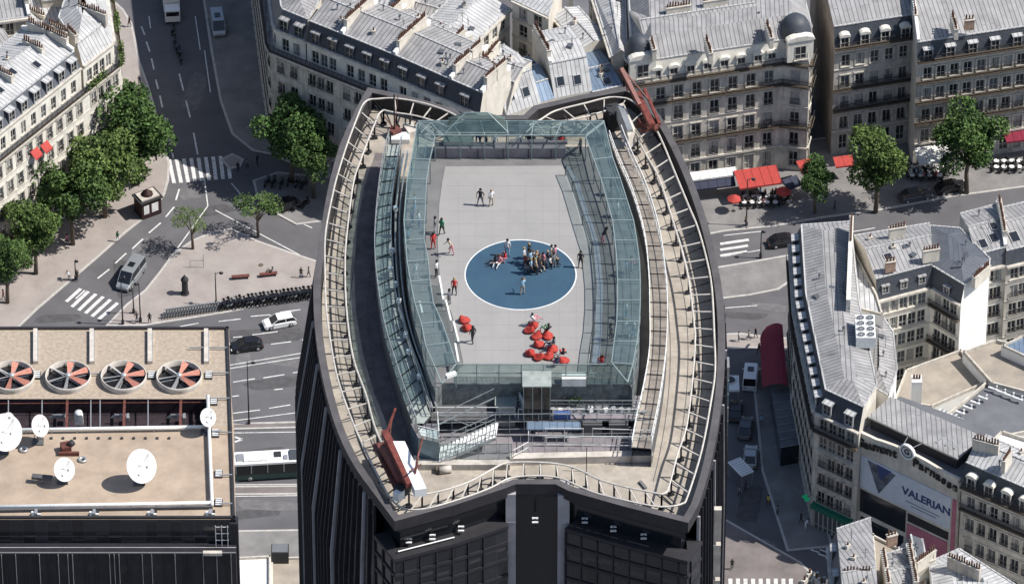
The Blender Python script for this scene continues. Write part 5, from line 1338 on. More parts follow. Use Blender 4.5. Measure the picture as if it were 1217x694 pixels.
# fans
fr = (at(81 + 27, 446, ZL + .7) - at(81, 446, ZL + .7)).x
def make_fan(loc, label, salmon, rot):
    t = thing('roof_fan', label, 'fan', loc, 0, 'big round roof fans')
    mb = MB(); mb.lathe([(fr, -.0), (fr + .06, .45), (fr + .04, .8), (fr - .04, .83), (fr - .1, .78), (fr - .12, -.2)], 'panel_tan', 40); mb.build('housing', t, world=False)
    mb = MB(); mb.cyl((0, 0, .012), fr - .15, .05, 'black_paint', 40)
    for k in range(3):
        a = k * math.pi / 3 + .3; mb.bar(Vector((math.cos(a) * fr * .97, math.sin(a) * fr * .97, .2)), Vector((-math.cos(a) * fr * .97, -math.sin(a) * fr * .97, .2)), .12, .08, 'steel')
    mb.build('well', t, world=False)
    for k in range(6):
        a = rot + k * math.pi / 3; mb = MB(); m = 'blade_sheen_salmon' if k in salmon else 'blade_sheen_grey'
        X = Vector((math.cos(a), math.sin(a), 0)); Y = Vector((-math.sin(a), math.cos(a), 0)); w0, w1 = .13, .40 if m == 'blade_sheen_salmon' else .26; r0, r1 = .35, fr * .93
        v = [X * r0 - Y * w0 + Vector((0, 0, .62)), X * r1 - Y * w1 + Vector((0, 0, .55)), X * r1 + Y * w1 + Vector((0, 0, .85)), X * r0 + Y * w0 + Vector((0, 0, .78))]
        v2 = [q - Vector((0, 0, .06)) for q in v]; mb.mesh_(v + v2, [(0, 1, 2, 3), (7, 6, 5, 4), (0, 4, 5, 1), (1, 5, 6, 2), (2, 6, 7, 3), (3, 7, 4, 0)], m); mb.build('blade', t, world=False)
    mb = MB(); mb.lathe([(.36, .45), (.36, .85), (.22, .98), (.01, 1.0)], 'steel', 16); mb.build('hub', t, world=False)
    return t
for x, lab, sal, rot in ((14, 'round roof fan cut by the left edge of the picture', (0, 1, 5, 4), .4), (81, 'round roof fan second from the left edge', (0, 1, 5), .45), (147, 'round roof fan third from the left edge', (0, 1, 5), .2), (213, 'round roof fan nearest the tower', (0, 1, 5), .25)):
    make_fan(at(x, 449, ZL + .3) - Vector((0, 0, .3)), lab, sal, rot)
# dishes
def dish(px, py, r, label, azim, elev, z=ZL, gz=1.6, plate=False):
    """px,py = centre of the reflector"""
    c = at(px, py, z + gz); t = thing('satellite_dish', label, 'satellite dish', (c.x, c.y, z))
    d = Vector((math.cos(elev) * math.sin(azim), -math.cos(elev) * math.cos(azim), math.sin(elev))).normalized()
    A = d.to_track_quat('Z', 'Y').to_matrix(); o = Vector((0, 0, gz))
    mb = MB(); pr = [(r * i / 8, .22 * r * (i / 8) ** 2) for i in range(9)]; pr[0] = (.001, 0)
    mb.lathe(pr + [(r * 1.03, .22 * r), (r * 1.0, .19 * r), (r * .5, -.02 * r), (.001, -.07 * r)], 'dish_white', 36, o, A=A); mb.build('reflector', t, world=False)
    f = o + A @ Vector((0, -.1 * r, .75 * r)); mb = MB(); mb.cyl(f - Vector((0, 0, .1)), .12, .22, 'steel', 10)
    for k in range(3):
        a = k * 2.09 + .5; mb.bar(o + A @ Vector((math.cos(a) * r * .9, math.sin(a) * r * .9, .18 * r)), f, .035, .035, 'steel')
    mb.build('feed_horn', t, world=False)
    mb = MB(); bk = o - d * .25; mb.tube([Vector((bk.x, bk.y, 0)), bk], .14, 'steel', 8); mb.box((bk.x, bk.y, 0), (1.3, 1.3, .14), 'deck_dark', base=True); mb.bar((bk.x, bk.y, gz), o, .3, .3, 'steel')
    for s in (-1, 1): mb.bar((bk.x + s * .6, bk.y + .5, .1), (bk.x, bk.y, gz * .7), .08, .08, 'steel')
    mb.build('mount', t, world=False)
    return t
pm = (at(101, 500, ZL + 2) - at(100, 500, ZL + 2)).x
dish(166, 554, 20 * pm, 'large round white dish standing in the middle of the tan left roof', .75, .62, gz=2.6)
dish(75, 558, 14 * pm, 'small round white dish left of the large one, beside a dark bracket', .75, .62, gz=1.9)
dish(4, 514, 22 * pm, 'big white dish cut by the left edge of the picture', .7, .62, gz=3.0)
dish(10, 496, 6 * pm, 'small white dish just behind the big dish at the left edge', .4, .8, gz=4.0)
dish(46, 506, 13 * pm, 'narrow tilted white dish above the corner of the equipment pit', .95, .55, gz=2.6)
dish(246, 496, 11 * pm, 'small oval white dish at the right end of the equipment pit', .8, .6, gz=2.4)
# small clutter
mb = MB(); p = at(82, 541, ZL); mb.box(p, (2.4, .35, .5), 'rust_red', base=True); mb.box(p + Vector((-.4, .8, 0)), (1.1, 1.2, 1.0), 'rust_red', base=True, rz=.3); mb.tube([p + Vector((0, .8, .9)), p + Vector((.5, .9, 1.3))], .4, 'iron', 10); tag(mb.build('roof_machine'), 'dark red machine behind the small dish on the left roof', 'machine')
for x, y in ((28, 535), (98, 547)):
    mb = MB(); p = at(x, y, ZL); mb.lathe([(.25, .05), (.28, .25), (.5, .25), (.55, .05), (.25, .05)], 'steel', 16, p); mb.box(p, (.9, .1, .12), 'iron', rz=.6, base=True)
    tag(mb.build('cable_reel'), 'small ring of cable lying on the tan roof near the %s' % ('left edge' if x < 50 else 'dark red machine'), 'cable reel')
mb = MB(); p = at(50, 567, ZL + .8); mb.box(p, (2.4, .7, .35), 'deck_dark', rz=-.15); mb.box(p + Vector((0, 0, -.8)), (.2, .2, .7), 'steel', base=True); tag(mb.build('antenna_bar'), 'dark horizontal bar antenna left of the small round dish', 'antenna')
# ------------------------------------------------------------------ trees
def crown_mesh(seed, n, stretch=1., open_=False):
    random.seed(seed); mb = MB(); tones = []
    lobes = []
    for i in range(19 if not open_ else 9):
        a = random.uniform(0, 6.28); rr = random.uniform(.2, .72) if i else 0; z = random.uniform(-.35, .6)
        lobes.append((Vector((math.cos(a) * rr, math.sin(a) * rr, z * stretch)), random.uniform(.2, .42), random.uniform(.05, .95)))
    for k in range(n):
        c, r, tn = random.choice(lobes); d = Vector((random.gauss(0, 1), random.gauss(0, 1), random.gauss(.25, 1))).normalized()
        q = c + d * r * random.uniform(.55, 1.08) ** .7
        # leaf clumps
        t = min(1, max(0, tn * .55 + random.gauss(.25, .22)))
        for _ in range(3): leaf(mb, q + Vector((random.gauss(0, .03), random.gauss(0, .03), random.gauss(0, .025))), .043 if not open_ else .04, tones, min(1, max(0, t + random.gauss(0, .12))))
    o = mb.build('crown'); set_tone(o, tones); me = o.data; bpy.data.objects.remove(o); return me
CR = [crown_mesh(11, 3600), crown_mesh(23, 3600, .9), crown_mesh(37, 3300, 1.1)]; CO_ = [crown_mesh(5, 650, .8, True), crown_mesh(6, 600, .8, True)]
def trunk_mesh(mb):
    mb.tube([(0, 0, 0), (.02, 0, .4), (.0, .02, .62)], .045, 'bark', 8, r2=.03)
    for k in range(7):
        a = k * .9; e = Vector((math.cos(a) * .42, math.sin(a) * .42, 1.0 + .12 * (k % 3))); mb.tube([(0, 0, .5), e * .5 + Vector((0, 0, .32)), e], .022, 'bark', 5, r2=.006)
TM = proto(trunk_mesh)
def tree(px, py, r, h, label, kind=0, open_=False, group=None, gh=0.12):
    """px,py = trunk foot on the ground; r = crown radius, h = height of crown centre"""
    p = at(px, py, gh); t = thing('tree', label, 'tree', p, random.uniform(0, 6.28), group)
    o = bpy.data.objects.new('trunk', TM); link(o, t); o.scale = (h * .9, h * .9, h * 1.0)
    c = bpy.data.objects.new('crown', (CO_ if open_ else CR)[kind]); link(c, t); c.location = (0, 0, h); c.scale = (r, r, r * (.95 if not open_ else .6))
    return t
def treec(cx, cy, rpx, h, label, **k):
    rpx *= 1.38 if not k.get('open_') else 1.1
    """crown centre pixel instead of the foot"""
    p = at(cx, cy, h); q = CAM + (p - CAM)
    f = (p - CAM).length; r = rpx / (FPX / f)
    # foot pixel
    foot = Vector((p.x, p.y, .12)); d = foot - CAM; px = IW / 2 + FPX * d.x / d.dot(FWD); py = IH / 2 - FPX * d.dot(UPV) / d.dot(FWD)
    return tree(px, py, r, h, label, **k)
treec(160, 158, 46, 9.0, 'tallest tree of the left row, next to the crosswalk', kind=0)
treec(122, 200, 40, 8.5, 'dense green tree between the tallest tree and the dark kiosk', kind=1)
treec(84, 236, 37, 8.0, 'round green tree in the middle of the left row', kind=2)
treec(40, 274, 31, 7.5, 'green tree near the lower end of the left row, left of the round tree', kind=0)
treec(6, 312, 26, 7.0, 'last tree of the left row, cut by the left edge', kind=1)
treec(140, 132, 24, 7.0, 'small tree behind the tallest one against the white corner block', kind=2)
treec(345, 158, 36, 8.5, 'bright green tree below the chamfered corner block', kind=1)
treec(372, 184, 28, 7.5, 'tree beside the left rim of the tower roof', kind=2)
treec(306, 246, 31, 5.2, 'young airy tree on the edge of the triangular plaza, nearest the parked motorbikes', kind=0, open_=True)
treec(228, 262, 24, 5.0, 'young airy tree near the crosswalk line with a thin trunk', kind=1, open_=True)
treec(1043, 194, 35, 8.5, 'large plane tree in front of the grey stone house with curved dormers', kind=0)
treec(1152, 168, 36, 9.0, 'large plane tree at the right, by the white cafe canopy', kind=1)
treec(970, 216, 21, 5.5, 'smaller tree right of the red cafe awning', kind=2)

# ------------------------------------------------------------------ vehicles
def wheel(root, x, y, r, w=.22):
    mb = MB(); A = Matrix.Rotation(R(90), 3, 'X'); mb.lathe([(.01, -w / 2), (r, -w / 2), (r, w / 2), (.01, w / 2)], 'tyre', 16, (x, y, r), A=A); o = mb.build('wheel', root, world=False)
    mb = MB(); mb.lathe([(.01, -w / 2 - .012), (r * .6, -w / 2 - .012), (r * .6, w / 2 + .012), (.01, w / 2 + .012)], 'steel', 12, (x, y, r), A=A); mb.build('rim', o, world=False)
def loft(mb, secs, m, caps=True):
    """secs: list of rings (same count)"""
    n = len(secs[0]); vs = [v for s in secs for v in s]; fs = []
    for i in range(len(secs) - 1):
        for j in range(n): fs.append((i * n + j, (i + 1) * n + j, (i + 1) * n + (j + 1) % n, i * n + (j + 1) % n))
    if caps: fs += [tuple(range(n)), tuple(range((len(secs) - 1) * n, len(secs) * n))[::-1]]
    mb.mesh_(vs, fs, m)
def car(label, px, py, rz, paint, L_=4.4, Wd=1.8, H=1.5, van=False, suv=False, z=0.0, cat='car'):
    t = thing('parked_car' if cat == 'car' else 'van', label, cat, at(px, py, z), rz)
    hw = Wd / 2; h1 = .62 * H if not van else .5 * H; b = MB()
    def ring(x, w, zb, zt, c=.08): return [(x, -w, zb), (x, w, zb), (x, w, zt - c), (x, w - c, zt), (x, -w + c, zt), (x, -w, zt - c)]
    xs = [(-.5, .82, .35, .5), (-.47, .95, .25, .85), (-.3, 1, .2, .98), (.1, 1, .2, .98), (.3, .99, .2, .92), (.45, .93, .22, .82), (.5, .8, .35, .6)]
    if van: xs = [(-.5, .95, .25, .9), (-.48, 1, .22, 1.0), (0, 1, .2, 1.0), (.38, .98, .2, .97), (.47, .92, .22, .8), (.5, .8, .35, .6)]
    loft(b, [ring(x * L_, w * hw, zb, zt * h1) for x, w, zb, zt in xs], paint); b.build('body', t, world=False)
    g = MB()
    if van: gs = [(-.49, .92, .0), (-.46, .86, 1.), (.22, .86, 1.), (.40, .9, 0)]
    elif suv: gs = [(-.49, .9, .0), (-.40, .78, 1.), (.08, .78, 1.), (.28, .88, 0)]
    else: gs = [(-.42, .88, .0), (-.26, .74, 1.), (.06, .74, 1.), (.27, .86, 0)]
    P = lambda x, w, k: [(x * L_, -w * hw, h1 * .95 + (H - h1) * k * .97), (x * L_, w * hw, h1 * .95 + (H - h1) * k * .97)]
    a, b_, c, d = [P(*q) for q in gs]
    g.mesh_(a + b_ + c + d, [(0, 2, 3, 1), (2, 4, 5, 3), (4, 6, 7, 5), (0, 6, 4, 2), (1, 3, 5, 7), (0, 1, 7, 6)], 'car_glass'); g.build('windows', t, world=False)
    r = MB(); xr0, xr1, wr = gs[1][0] * L_ + .05, gs[2][0] * L_, gs[1][1] * hw
    r.box(((xr0 + xr1) / 2, 0, H - .02), (xr1 - xr0, wr * 2 - .04, .06), paint)
    for sgn in (-1, 1):
        for (xa, wa, ka), (xb, wb, kb) in zip(gs, gs[1:]): r.bar(P(xa, wa, ka)[(sgn + 1) // 2], P(xb, wb, kb)[(sgn + 1) // 2], .07, .07, paint)
        xm = (gs[1][0] + gs[2][0]) / 2 * L_; r.bar((xm, sgn * wr, H), (xm, sgn * hw * .93, h1 * .95), .08, .05, paint)
    if van: r.box((-.05 * L_, 0, H + .06), (.9, .8, .1), 'car_glass')
    r.build('roof', t, world=False)
    for x in (-.31, .31):
        for y in (-hw + .08, hw - .08): wheel(t, x * L_, y, .32 if not van else .36)
    for y in (-hw * .7, hw * .7):
        m_ = MB(); m_.box((L_ * .485, y, h1 * .62), (.12, .34, .16), 'white_metal'); m_.build('headlight', t, world=False)
        m_ = MB(); m_.box((-L_ * .492, y, h1 * .68), (.1, .3, .16), 'rust_red'); m_.build('tail_light', t, world=False)
        m_ = MB(); m_.box((.2 * L_, y / .7 * 1.08, h1 * 1.02), (.14, .2, .14), paint); m_.build('mirror', t, world=False)
    return t
def ang(a, b):
    A, B = at(*a), at(*b); return math.atan2((B - A).y, (B - A).x)
car('white estate car driving left past the row of parked motorbikes', 332, 386, ang((352, 379), (316, 386)), 'car_white', 4.4, suv=True)
car('dark saloon car driving left beside the corner of the left roof', 293, 414, ang((311, 411), (276, 416)), 'black_paint', 4.4)
car('silver and black minibus stopped at the zebra crossing by the plaza', 156, 332, ang((170, 311), (142, 350)), 'car_silver', 5.9, 2.0, 2.3, van=True, cat='van')
car('black car driving on the shaded right road in front of the island of buildings', 932, 290, ang((912, 293), (952, 287)), 'black_paint', 4.6)
car('white van parked in the shaded boulevard at the top of the picture', 259, 34, ang((256, 14), (262, 46)), 'car_silver', 4.8, 1.9, 2.1, van=True, cat='van')
car('dark grey car in the side street between a black and a silver car', 886, 512, ang((880, 545), (890, 485)), 'car_grey', 4.4)
car('dark car parked at the foot of the tree by the moped park', 338, 248, ang((354, 240), (322, 248)), 'black_paint', 4.2)
car('dark car in the shaded forecourt left of the large plane tree at the right', 1088, 236, ang((1064, 239), (1112, 231)), 'car_grey', 4.5)
car('dark car half hidden behind the white cafe canopy', 1130, 226, ang((1112, 230), (1150, 222)), 'black_paint', 4.4)
car('white van in the shade of the side street left of the vaulted awning', 892, 452, ang((888, 475), (893, 425)), 'car_white', 4.9, 1.9, 2.1, van=True, cat='van')
car('grey car behind another one in the shaded side street near the glazed veranda', 892, 546, ang((889, 572), (894, 520)), 'car_silver', 4.3)
car('black car just below the white square shelter in the side street', 874, 492, ang((871, 515), (876, 470)), 'black_paint', 4.2)
# lorry at the top
t = thing('lorry', 'pale box lorry on the shaded boulevard cut by the top edge', 'lorry', at(204, 14), ang((203, -20), (207, 20)))
mb = MB(); mb.box((-1.2, 0, .9), (5.0, 2.3, 2.5), 'awning_white', base=True); mb.build('box', t, world=False); mb = MB(); mb.box((2.3, 0, .5), (1.7, 2.1, 1.9), 'car_white', base=True); mb.build('cab', t, world=False)
mb = MB(); mb.box((3.16, 0, 1.5), (.05, 1.8, .7), 'car_glass', base=True); mb.build('windscreen', t, world=False)
for x in (-2.6, 2.2):
    for y in (-1, 1): wheel(t, x, y, .45)
# bus
mat('bus_green', (.02, .05, .045), .4, var=.1); mat('black_matte', (.012, .015, .018), .35, var=0)
bA_, bB_ = at(285, 566), at(372, 561); rzb = math.atan2((bB_ - bA_).y, (bB_ - bA_).x); pb = at(328, 563)
t = thing('bus', 'white roofed city bus with dark green glazed sides between the left roof and the tower', 'bus', pb, rzb)
mb = MB(); mb.box((0, 0, .35), (11.8, 2.55, .75), 'bus_green', base=True); mb.box((0, 0, 1.1), (11.7, 2.5, 1.6), 'black_matte', base=True); mb.build('body', t, world=False)
mb = MB(); mb.box((0, 0, 2.7), (11.8, 2.5, .3), 'car_white', base=True); mb.box((-2.6, 0, 3.0), (3.0, 1.7, .2), 'awning_white', base=True); mb.box((2.6, 0, 3.0), (1.6, 1.9, .22), 'car_grey', base=True); mb.box((-4.6, 0, 3.0), (.9, 1.4, .16), 'steel', base=True); mb.box((.3, .3, 3.0), (.9, 1.0, .14), 'iron', base=True); mb.box((1.3, -.4, 3.0), (.5, .9, .14), 'steel', base=True); mb.box((4.6, 0, 3.0), (1.2, 1.2, .1), 'car_grey', base=True); mb.build('roof', t, world=False)
for x in (-5.2, -3.2, -1.1, 1, 3.1, 5.2):
    mb = MB(); mb.box((x, -1.27, 1.4), (.12, .04, 1.25), 'deck_green', base=True); mb.build('window_post', t, world=False)
for x in (-3.4, 3.6):
    for y in (-1.12, 1.12): wheel(t, x, y, .48, .3)
# motorbikes
def moto_parts(t, paint):
    for x in (-.65, .65): 
        mb = MB(); mb.lathe([(.2, -.06), (.3, -.06), (.3, .06), (.2, .06), (.2, -.06)], 'tyre', 14, (x, 0, .3), A=Matrix.Rotation(R(90), 3, 'X')); mb.build('wheel', t, world=False)
    mb = MB(); mb.box((0, 0, .35), (.7, .28, .3), 'dark_plastic', base=True); mb.box((.15, 0, .65), (.5, .3, .22), paint, base=True); mb.bar((.62, 0, .35), (.45, 0, 1.0), .08, .1, 'steel'); mb.box((-.55, 0, .62), (.4, .26, .1), paint, base=True); mb.box((.6, 0, .62), (.35, .2, .08), paint, base=True); mb.build('frame', t, world=False)
    mb = MB(); mb.box((-.25, 0, .85), (.75, .3, .12), 'black_paint', base=True); mb.build('seat', t, world=False)
    mb = MB(); mb.bar((.42, -.36, 1.05), (.42, .36, 1.05), .05, .05, 'iron'); mb.box((.5, 0, .95), (.1, .3, .35), paint, base=True); mb.build('handlebar', t, world=False)
mp = []
for paint, lab in (('black_paint', 'black'), ('car_grey', 'grey'), ('car_silver', 'silver')):
    t = thing('motorcycle', 'x', 'motorbike', (0, 0, 0), 0, 'motorbikes parked in the long row beside the plaza'); moto_parts(t, paint); mp.append((t, lab))
used = set(); random.seed(3)
# row beside plaza
for i in range(24):
    x = 264 + i * 4.75; y = 366 - (x - 264) * .135; k = random.choice((0, 0, 0, 1, 2)); src, lab = mp[k]
    loc = at(x, y, .12); rz = R(62) + random.uniform(-.15, .15)
    L_ = '%s motorbike parked nose-in in the long row along the lower edge of the plaza' % lab
    if k not in used: used.add(k); src.location = loc; src.rotation_euler = (0, 0, rz); src['label'] = L_
    else: dup(src, loc, rz, L_, scale=1.15)
for i in range(12):
    x = 316 + (i % 6) * 9 + random.uniform(-2, 2); y = 220 + (i // 6) * 26 + random.uniform(-2, 2); k = random.choice((0, 1, 2)); src, lab = mp[k]
    dup(src, at(x, y, .12), random.uniform(.9, 1.3), '%s motorbike in the tree-shaded moped park left of the tower' % lab, 'motorbikes in the shaded moped park')
for i, (x, y) in enumerate(((206, 40), (208, 52), (213, 66), (215, 74), (209, 60))):
    dup(mp[0][0], at(x, y, 0), 1.4 + .1 * i, 'black motorbike in the line riding up the shaded boulevard', 'motorbikes on the shaded boulevard')
# share-bike row: slim grey bicycles
def bike(mb):
    A = Matrix.Rotation(R(90), 3, 'X')
    for x in (-.52, .52): mb.lathe([(.3, -.02), (.34, -.02), (.34, .02), (.3, .02), (.3, -.02)], 'tyre', 14, (x, 0, .34), A=A)
    for a, b in (((-.52, 0, .34), (-.1, 0, .34)), ((-.1, 0, .34), (.4, 0, .8)), ((-.1, 0, .34), (-.2, 0, .85)), ((-.18, 0, .75), (.4, 0, .8)), ((-.52, 0, .34), (-.18, 0, .75)), ((.52, 0, .34), (.38, 0, .98))): mb.bar(a, b, .06, .06, 'car_silver')
    mb.bar((.38, -.28, 1.0), (.38, .28, 1.0), .05, .05, 'iron'); mb.box((-.2, 0, .86), (.26, .14, .08), 'iron', base=True); mb.box((.6, 0, .8), (.3, .3, .2), 'steel', base=True)
bm_ = proto(bike)
for i in range(20):
    x = 196 + i * 3.3; y = 377 - (x - 196) * .14; o = bpy.data.objects.new('bicycle', bm_); link(o); o.location = at(x, y, .12); o.rotation_euler = (0, 0, R(60)); o['label'] = 'grey bicycle in the docked row left of the parked motorbikes'; o['category'] = 'bicycle'; o['group'] = 'bicycles docked beside the plaza'

# ------------------------------------------------------------------ street furniture
def lamp(px, py, h, label, arm=1.2, side=1, z=.12, tip='black_paint'):
    t = thing('street_lamp', label, 'street lamp', at(px, py, z))
    mb = MB(); mb.tube([(0, 0, 0), (0, 0, h * .5), (0, 0, h)], .11, 'iron', 8, r2=.06); mb.cyl((0, 0, 0), .2, .6, 'iron', 10); mb.build('pole', t, world=False)
    mb = MB(); mb.tube([(0, 0, h - .4), (side * arm * .5, 0, h), (side * arm, 0, h)], .05, 'iron', 6); mb.build('arm', t, world=False)
    mb = MB(); mb.lathe([(.01, .3), (.25, .12), (.3, 0), (.01, -.02)], tip, 12, (side * arm, 0, h - .15)); mb.build('lamp_head', t, world=False); return t
lamp(296, 504, 10.5, 'tall thin lamp post beside the right edge of the left roof', .8, 1, 0)
lamp(257, 362, 5.5, 'black lamp post in the plaza at the left end of the motorbike row', .8)
lamp(146, 385, 8, 'thin black post at the zebra crossing beside the minibus', .4)
lamp(167, 382, 6.5, 'black post with short arm right of the minibus', .4, -1)
lamp(159, 372, 4.0, 'short black post behind the minibus', .3, -1)
lamp(90, 332, 3.2, 'black traffic signal post on the left pavement', .2)
lamp(42, 326, 4.0, 'slim grey post between the lower trees of the left row', .2)
lamp(887, 268, 8.0, 'dark lamp post in front of the red cafe awning', .8)
lamp(904, 306, 4.5, 'slim post on the right traffic island', .3)
# kiosk
t = thing('newspaper_kiosk', 'dark red newsstand with pale roof top at the end of the tree row', 'kiosk', at(176, 252, .12), ang((162, 246), (190, 243)) * 0 + .55)
mb = MB(); mb.box((0, 0, 0), (3.0, 2.2, 2.6), 'kiosk_red' if 'kiosk_red' in M else 'rust_red', base=True); mb.build('body', t, world=False)
mb = MB(); mb.box((0, 0, 2.6), (3.4, 2.6, .25), 'dark_plastic', base=True); mb.box((0, 0, 2.85), (2.7, 1.9, .2), 'panel_tan', base=True); mb.lathe([(.8, 0), (.75, .25), (.3, .55), (.05, .9)], 'kiosk_red', 10, (0, 0, 3.05)); mb.build('roof', t, world=False)
for x, y, sx, sy in ((-.8, -1.12, .8, .04), (.5, -1.12, 1.0, .04), (1.52, 0, .04, 1.1)):
    mb = MB(); mb.box((x, y, .7), (sx, sy, 1.4), 'awning_white', base=True); mb.build('poster_panel', t, world=False)
# column on plaza
t = thing('advertising_column', 'dark round column with a domed cap on the bright plaza', 'column', at(220, 349, .12))
mb = MB(); mb.cyl((0, 0, 0), .55, .25, 'dark_plastic', 16); mb.cyl((0, 0, .25), .42, 2.0, 'iron', 16); mb.build('shaft', t, world=False); mb = MB(); mb.lathe([(.5, 2.25), (.55, 2.35), (.45, 2.6), (.15, 3.0), (.01, 3.3)], 'dark_plastic', 16); mb.build('cap', t, world=False)
def bench(px, py, rz, label):
    t = thing('bench', label, 'bench', at(px, py, .12), rz)
    mb = MB(); mb.box((0, 0, .38), (2.4, .55, .09), 'bench_red' if 'bench_red' in M else 'rust_red', base=True); mb.build('seat', t, world=False)
    for x in (-.95, .95): mb = MB(); mb.box((x, 0, 0), (.12, .5, .38), 'iron', base=True); mb.build('leg', t, world=False)
bench(286, 331, .12, 'dark red bench in the middle of the plaza, clear of people')
bench(319, 328, .18, 'bench with a person lying on it at the right of the plaza')
p = at(310, 315, .13); mb = MB(); mb.cyl(p, .35, .02, 'bark', 14); tag(mb.build('manhole_cover'), 'brown round cover set in the plaza paving', 'manhole cover')
# bus-stop style frame on plaza
mb = MB(); p = at(234, 318, .12)
for x in (-.9, .9): mb.box(p + Vector((x, 0, 0)), (.08, .08, 2.2 if x > 0 else 1.2), 'steel', base=True)
mb.bar(p + Vector((-.9, 0, 1.2)), p + Vector((.9, 0, 1.2)), .06, .06, 'steel'); tag(mb.build('metal_barrier'), 'thin metal frame near the young tree on the plaza', 'barrier')

# awnings and parasols (right)
def awning(px0, px1, py, z, depth, drop, m, label, name='awning', yoff=0, valance=.25):
    a, b = at(px0, py[0], z), at(px1, py[1], z); T = (b - a).normalized(); O = Vector((T.y, -T.x, 0)); c, d = b + O * depth - Vector((0, 0, drop)), a + O * depth - Vector((0, 0, drop))
    t = thing(name, label, 'awning', (a + b) / 2); u = Vector((0, 0, .06)); v = Vector((0, 0, valance))
    mb = MB(); mb.mesh_([a, b, c, d, a - u, b - u, c - u, d - u], [(3, 2, 1, 0), (4, 5, 6, 7), (0, 4, 7, 3), (1, 2, 6, 5), (2, 3, 7, 6)], m); mb.build('canopy', t)
    mb = MB(); mb.face([d, c, c - v, d - v], m); mb.build('valance', t)
    mb = MB()
    n = max(2, int((b - a).length / 1.1))
    for i in range(n + 1): mb.bar(lp(a, b, i / n) + Vector((0, 0, .03)), lp(d, c, i / n) + Vector((0, 0, .03)), .05, .04, m)
    mb.build('ribs', t); return t
awning(872, 922, (203, 196), 3.6, 3.4, .5, 'awning_red', 'large square red cafe awning under the domed block')
awning(820, 874, (205, 198), 3.6, 1.4, .3, 'awning_white', 'white strip awning left of the large red one')
awning(820, 872, (215, 209), 3.0, 1.3, .6, 'awning_blue', 'dark blue awning beneath the white strip')
awning(946, 962, (192, 188), 3.2, 2.2, .5, 'awning_red', 'narrow red awning at the corner of the domed block')
awning(990, 1012, (187, 184), 3.2, 1.6, .5, 'awning_red', 'small red awning left of the grey stone house with curved dormers')
awning(1086, 1126, (176, 171), 4.0, 3.2, .4, 'awning_white', 'pale cafe canopy between the two large plane trees')
awning(1190, 1240, (150, 144), 4.0, 3.0, .5, 'awning_dark_red', 'dark red awning at the right edge of the picture')
awning(930, 946, (214, 208), 3, 1.5, .6, 'awning_blue', 'dark blue awning right of the large red one')
# big vaulted dark red awning in the side street
t = thing('vaulted_awning', 'huge rounded dark red awning over the corner shop in the side street', 'awning', at(920, 430, 3.5))
mb = MB(); A_l, B_l = [], []
for i in range(13):
    f = i / 12; y = 388 + 72 * f; A_l.append(at(903 + (8 if i == 0 else 3 if i == 1 else 0) + 3 * f, y, 3.2)); B_l.append(at(930 + 6 * f, y - 2, 5.2))
vs = []
for a, b in zip(A_l, B_l):
    for k in range(7):
        s = k / 6; q = lp(a, b, s); q.z = a.z + (b.z - a.z) * math.sin(s * math.pi / 2); vs.append(q)
mb.mesh_(vs, [(i * 7 + k, (i + 1) * 7 + k, (i + 1) * 7 + k + 1, i * 7 + k + 1) for i in range(12) for k in range(6)], 'awning_dark_red')
mb.build('canopy', t)
mb = MB()
for a, b in zip(A_l, A_l[1:]): mb.face([a, b, b - Vector((0, 0, .5)), a - Vector((0, 0, .5))], 'awning_dark_red')
mb.build('valance', t)
# street stuff under it
t = thing('glass_veranda', 'long blue grey glazed veranda below the dark red awning', 'veranda', at(935, 495, 0)); 
P = [at2(x, y, 3.2) for x, y in ((916, 462), (938, 460), (950, 528), (928, 532))]
mb = MB(); mb.prism(P, .12, 3.2, 'pane_dark', 'flat_grey'); mb.build('body', t)
mb = MB()
for i in range(9): mb.bar(v3(lp(P[3] if area(P) > 0 else P[3], P[0], i / 8), 3.25), v3(lp(P[2], P[1], i / 8), 3.25), .06, .06, 'steel')
mb.build('roof_bars', t)
mb = MB(); a = at(868, 456, 2.6); t = thing('white_shelter', 'white square shelter roof with a round black opening beside the tower', 'shelter', (a.x, a.y, 0))
mb.box((0, 0, 2.5), (2.3, 3.0, .3), 'car_white', base=True); mb.build('roof', t, world=False); mb = MB(); mb.cyl((-.1, .5, 2.805), .75, .03, 'black_paint', 24); mb.lathe([(.75, 2.82), (.8, 2.95), (.9, 2.95), (.92, 2.8)], 'white_metal', 24, (-.1, .5, 0)); mb.build('round_opening', t, world=False)
for x in (-1, 1):
    for y in (-1.3, 1.3): mb = MB(); mb.box((x, y, 0), (.1, .1, 2.5), 'steel', base=True); mb.build('post', t, world=False)
t = thing('delivery_trike_roof' if 0 else 'market_umbrella', 'tilted white slatted canopy standing in the shaded side street', 'canopy', at(880, 572, 0), .55)
mb = MB(); mb.box((0, 0, 2.4), (1.9, 3.3, .12), 'car_white', base=True, rz=0); mb.build('canopy', t, world=False)
for i in range(7): mb = MB(); mb.box((0, -1.4 + .46 * i, 2.53), (1.6, .08, .04), 'steel', base=True); mb.build('slat', t, world=False)
for x in (-.8, .8):
    for y in (-1.5, 1.5): mb = MB(); mb.box((x, y, 0), (.07, .07, 2.4), 'steel', base=True); mb.build('post', t, world=False)
def parasol(px, py, r, m, label, h=2.5, grp=None):
    t = thing('parasol', label, 'parasol', at(px, py, .12), random.random(), grp)
    mb = MB(); mb.lathe([(r, h - .35), (r * .5, h - .08), (.02, h + .12)], m, 8, sm=False); mb.lathe([(r, h - .36), (r, h - .55)], m, 8, sm=False); mb.build('canopy', t, world=False)
    mb = MB(); mb.cyl((0, 0, 0), .04, h, 'steel', 6); mb.cyl((0, 0, 0), .25, .1, 'iron', 8); mb.build('pole', t, world=False)
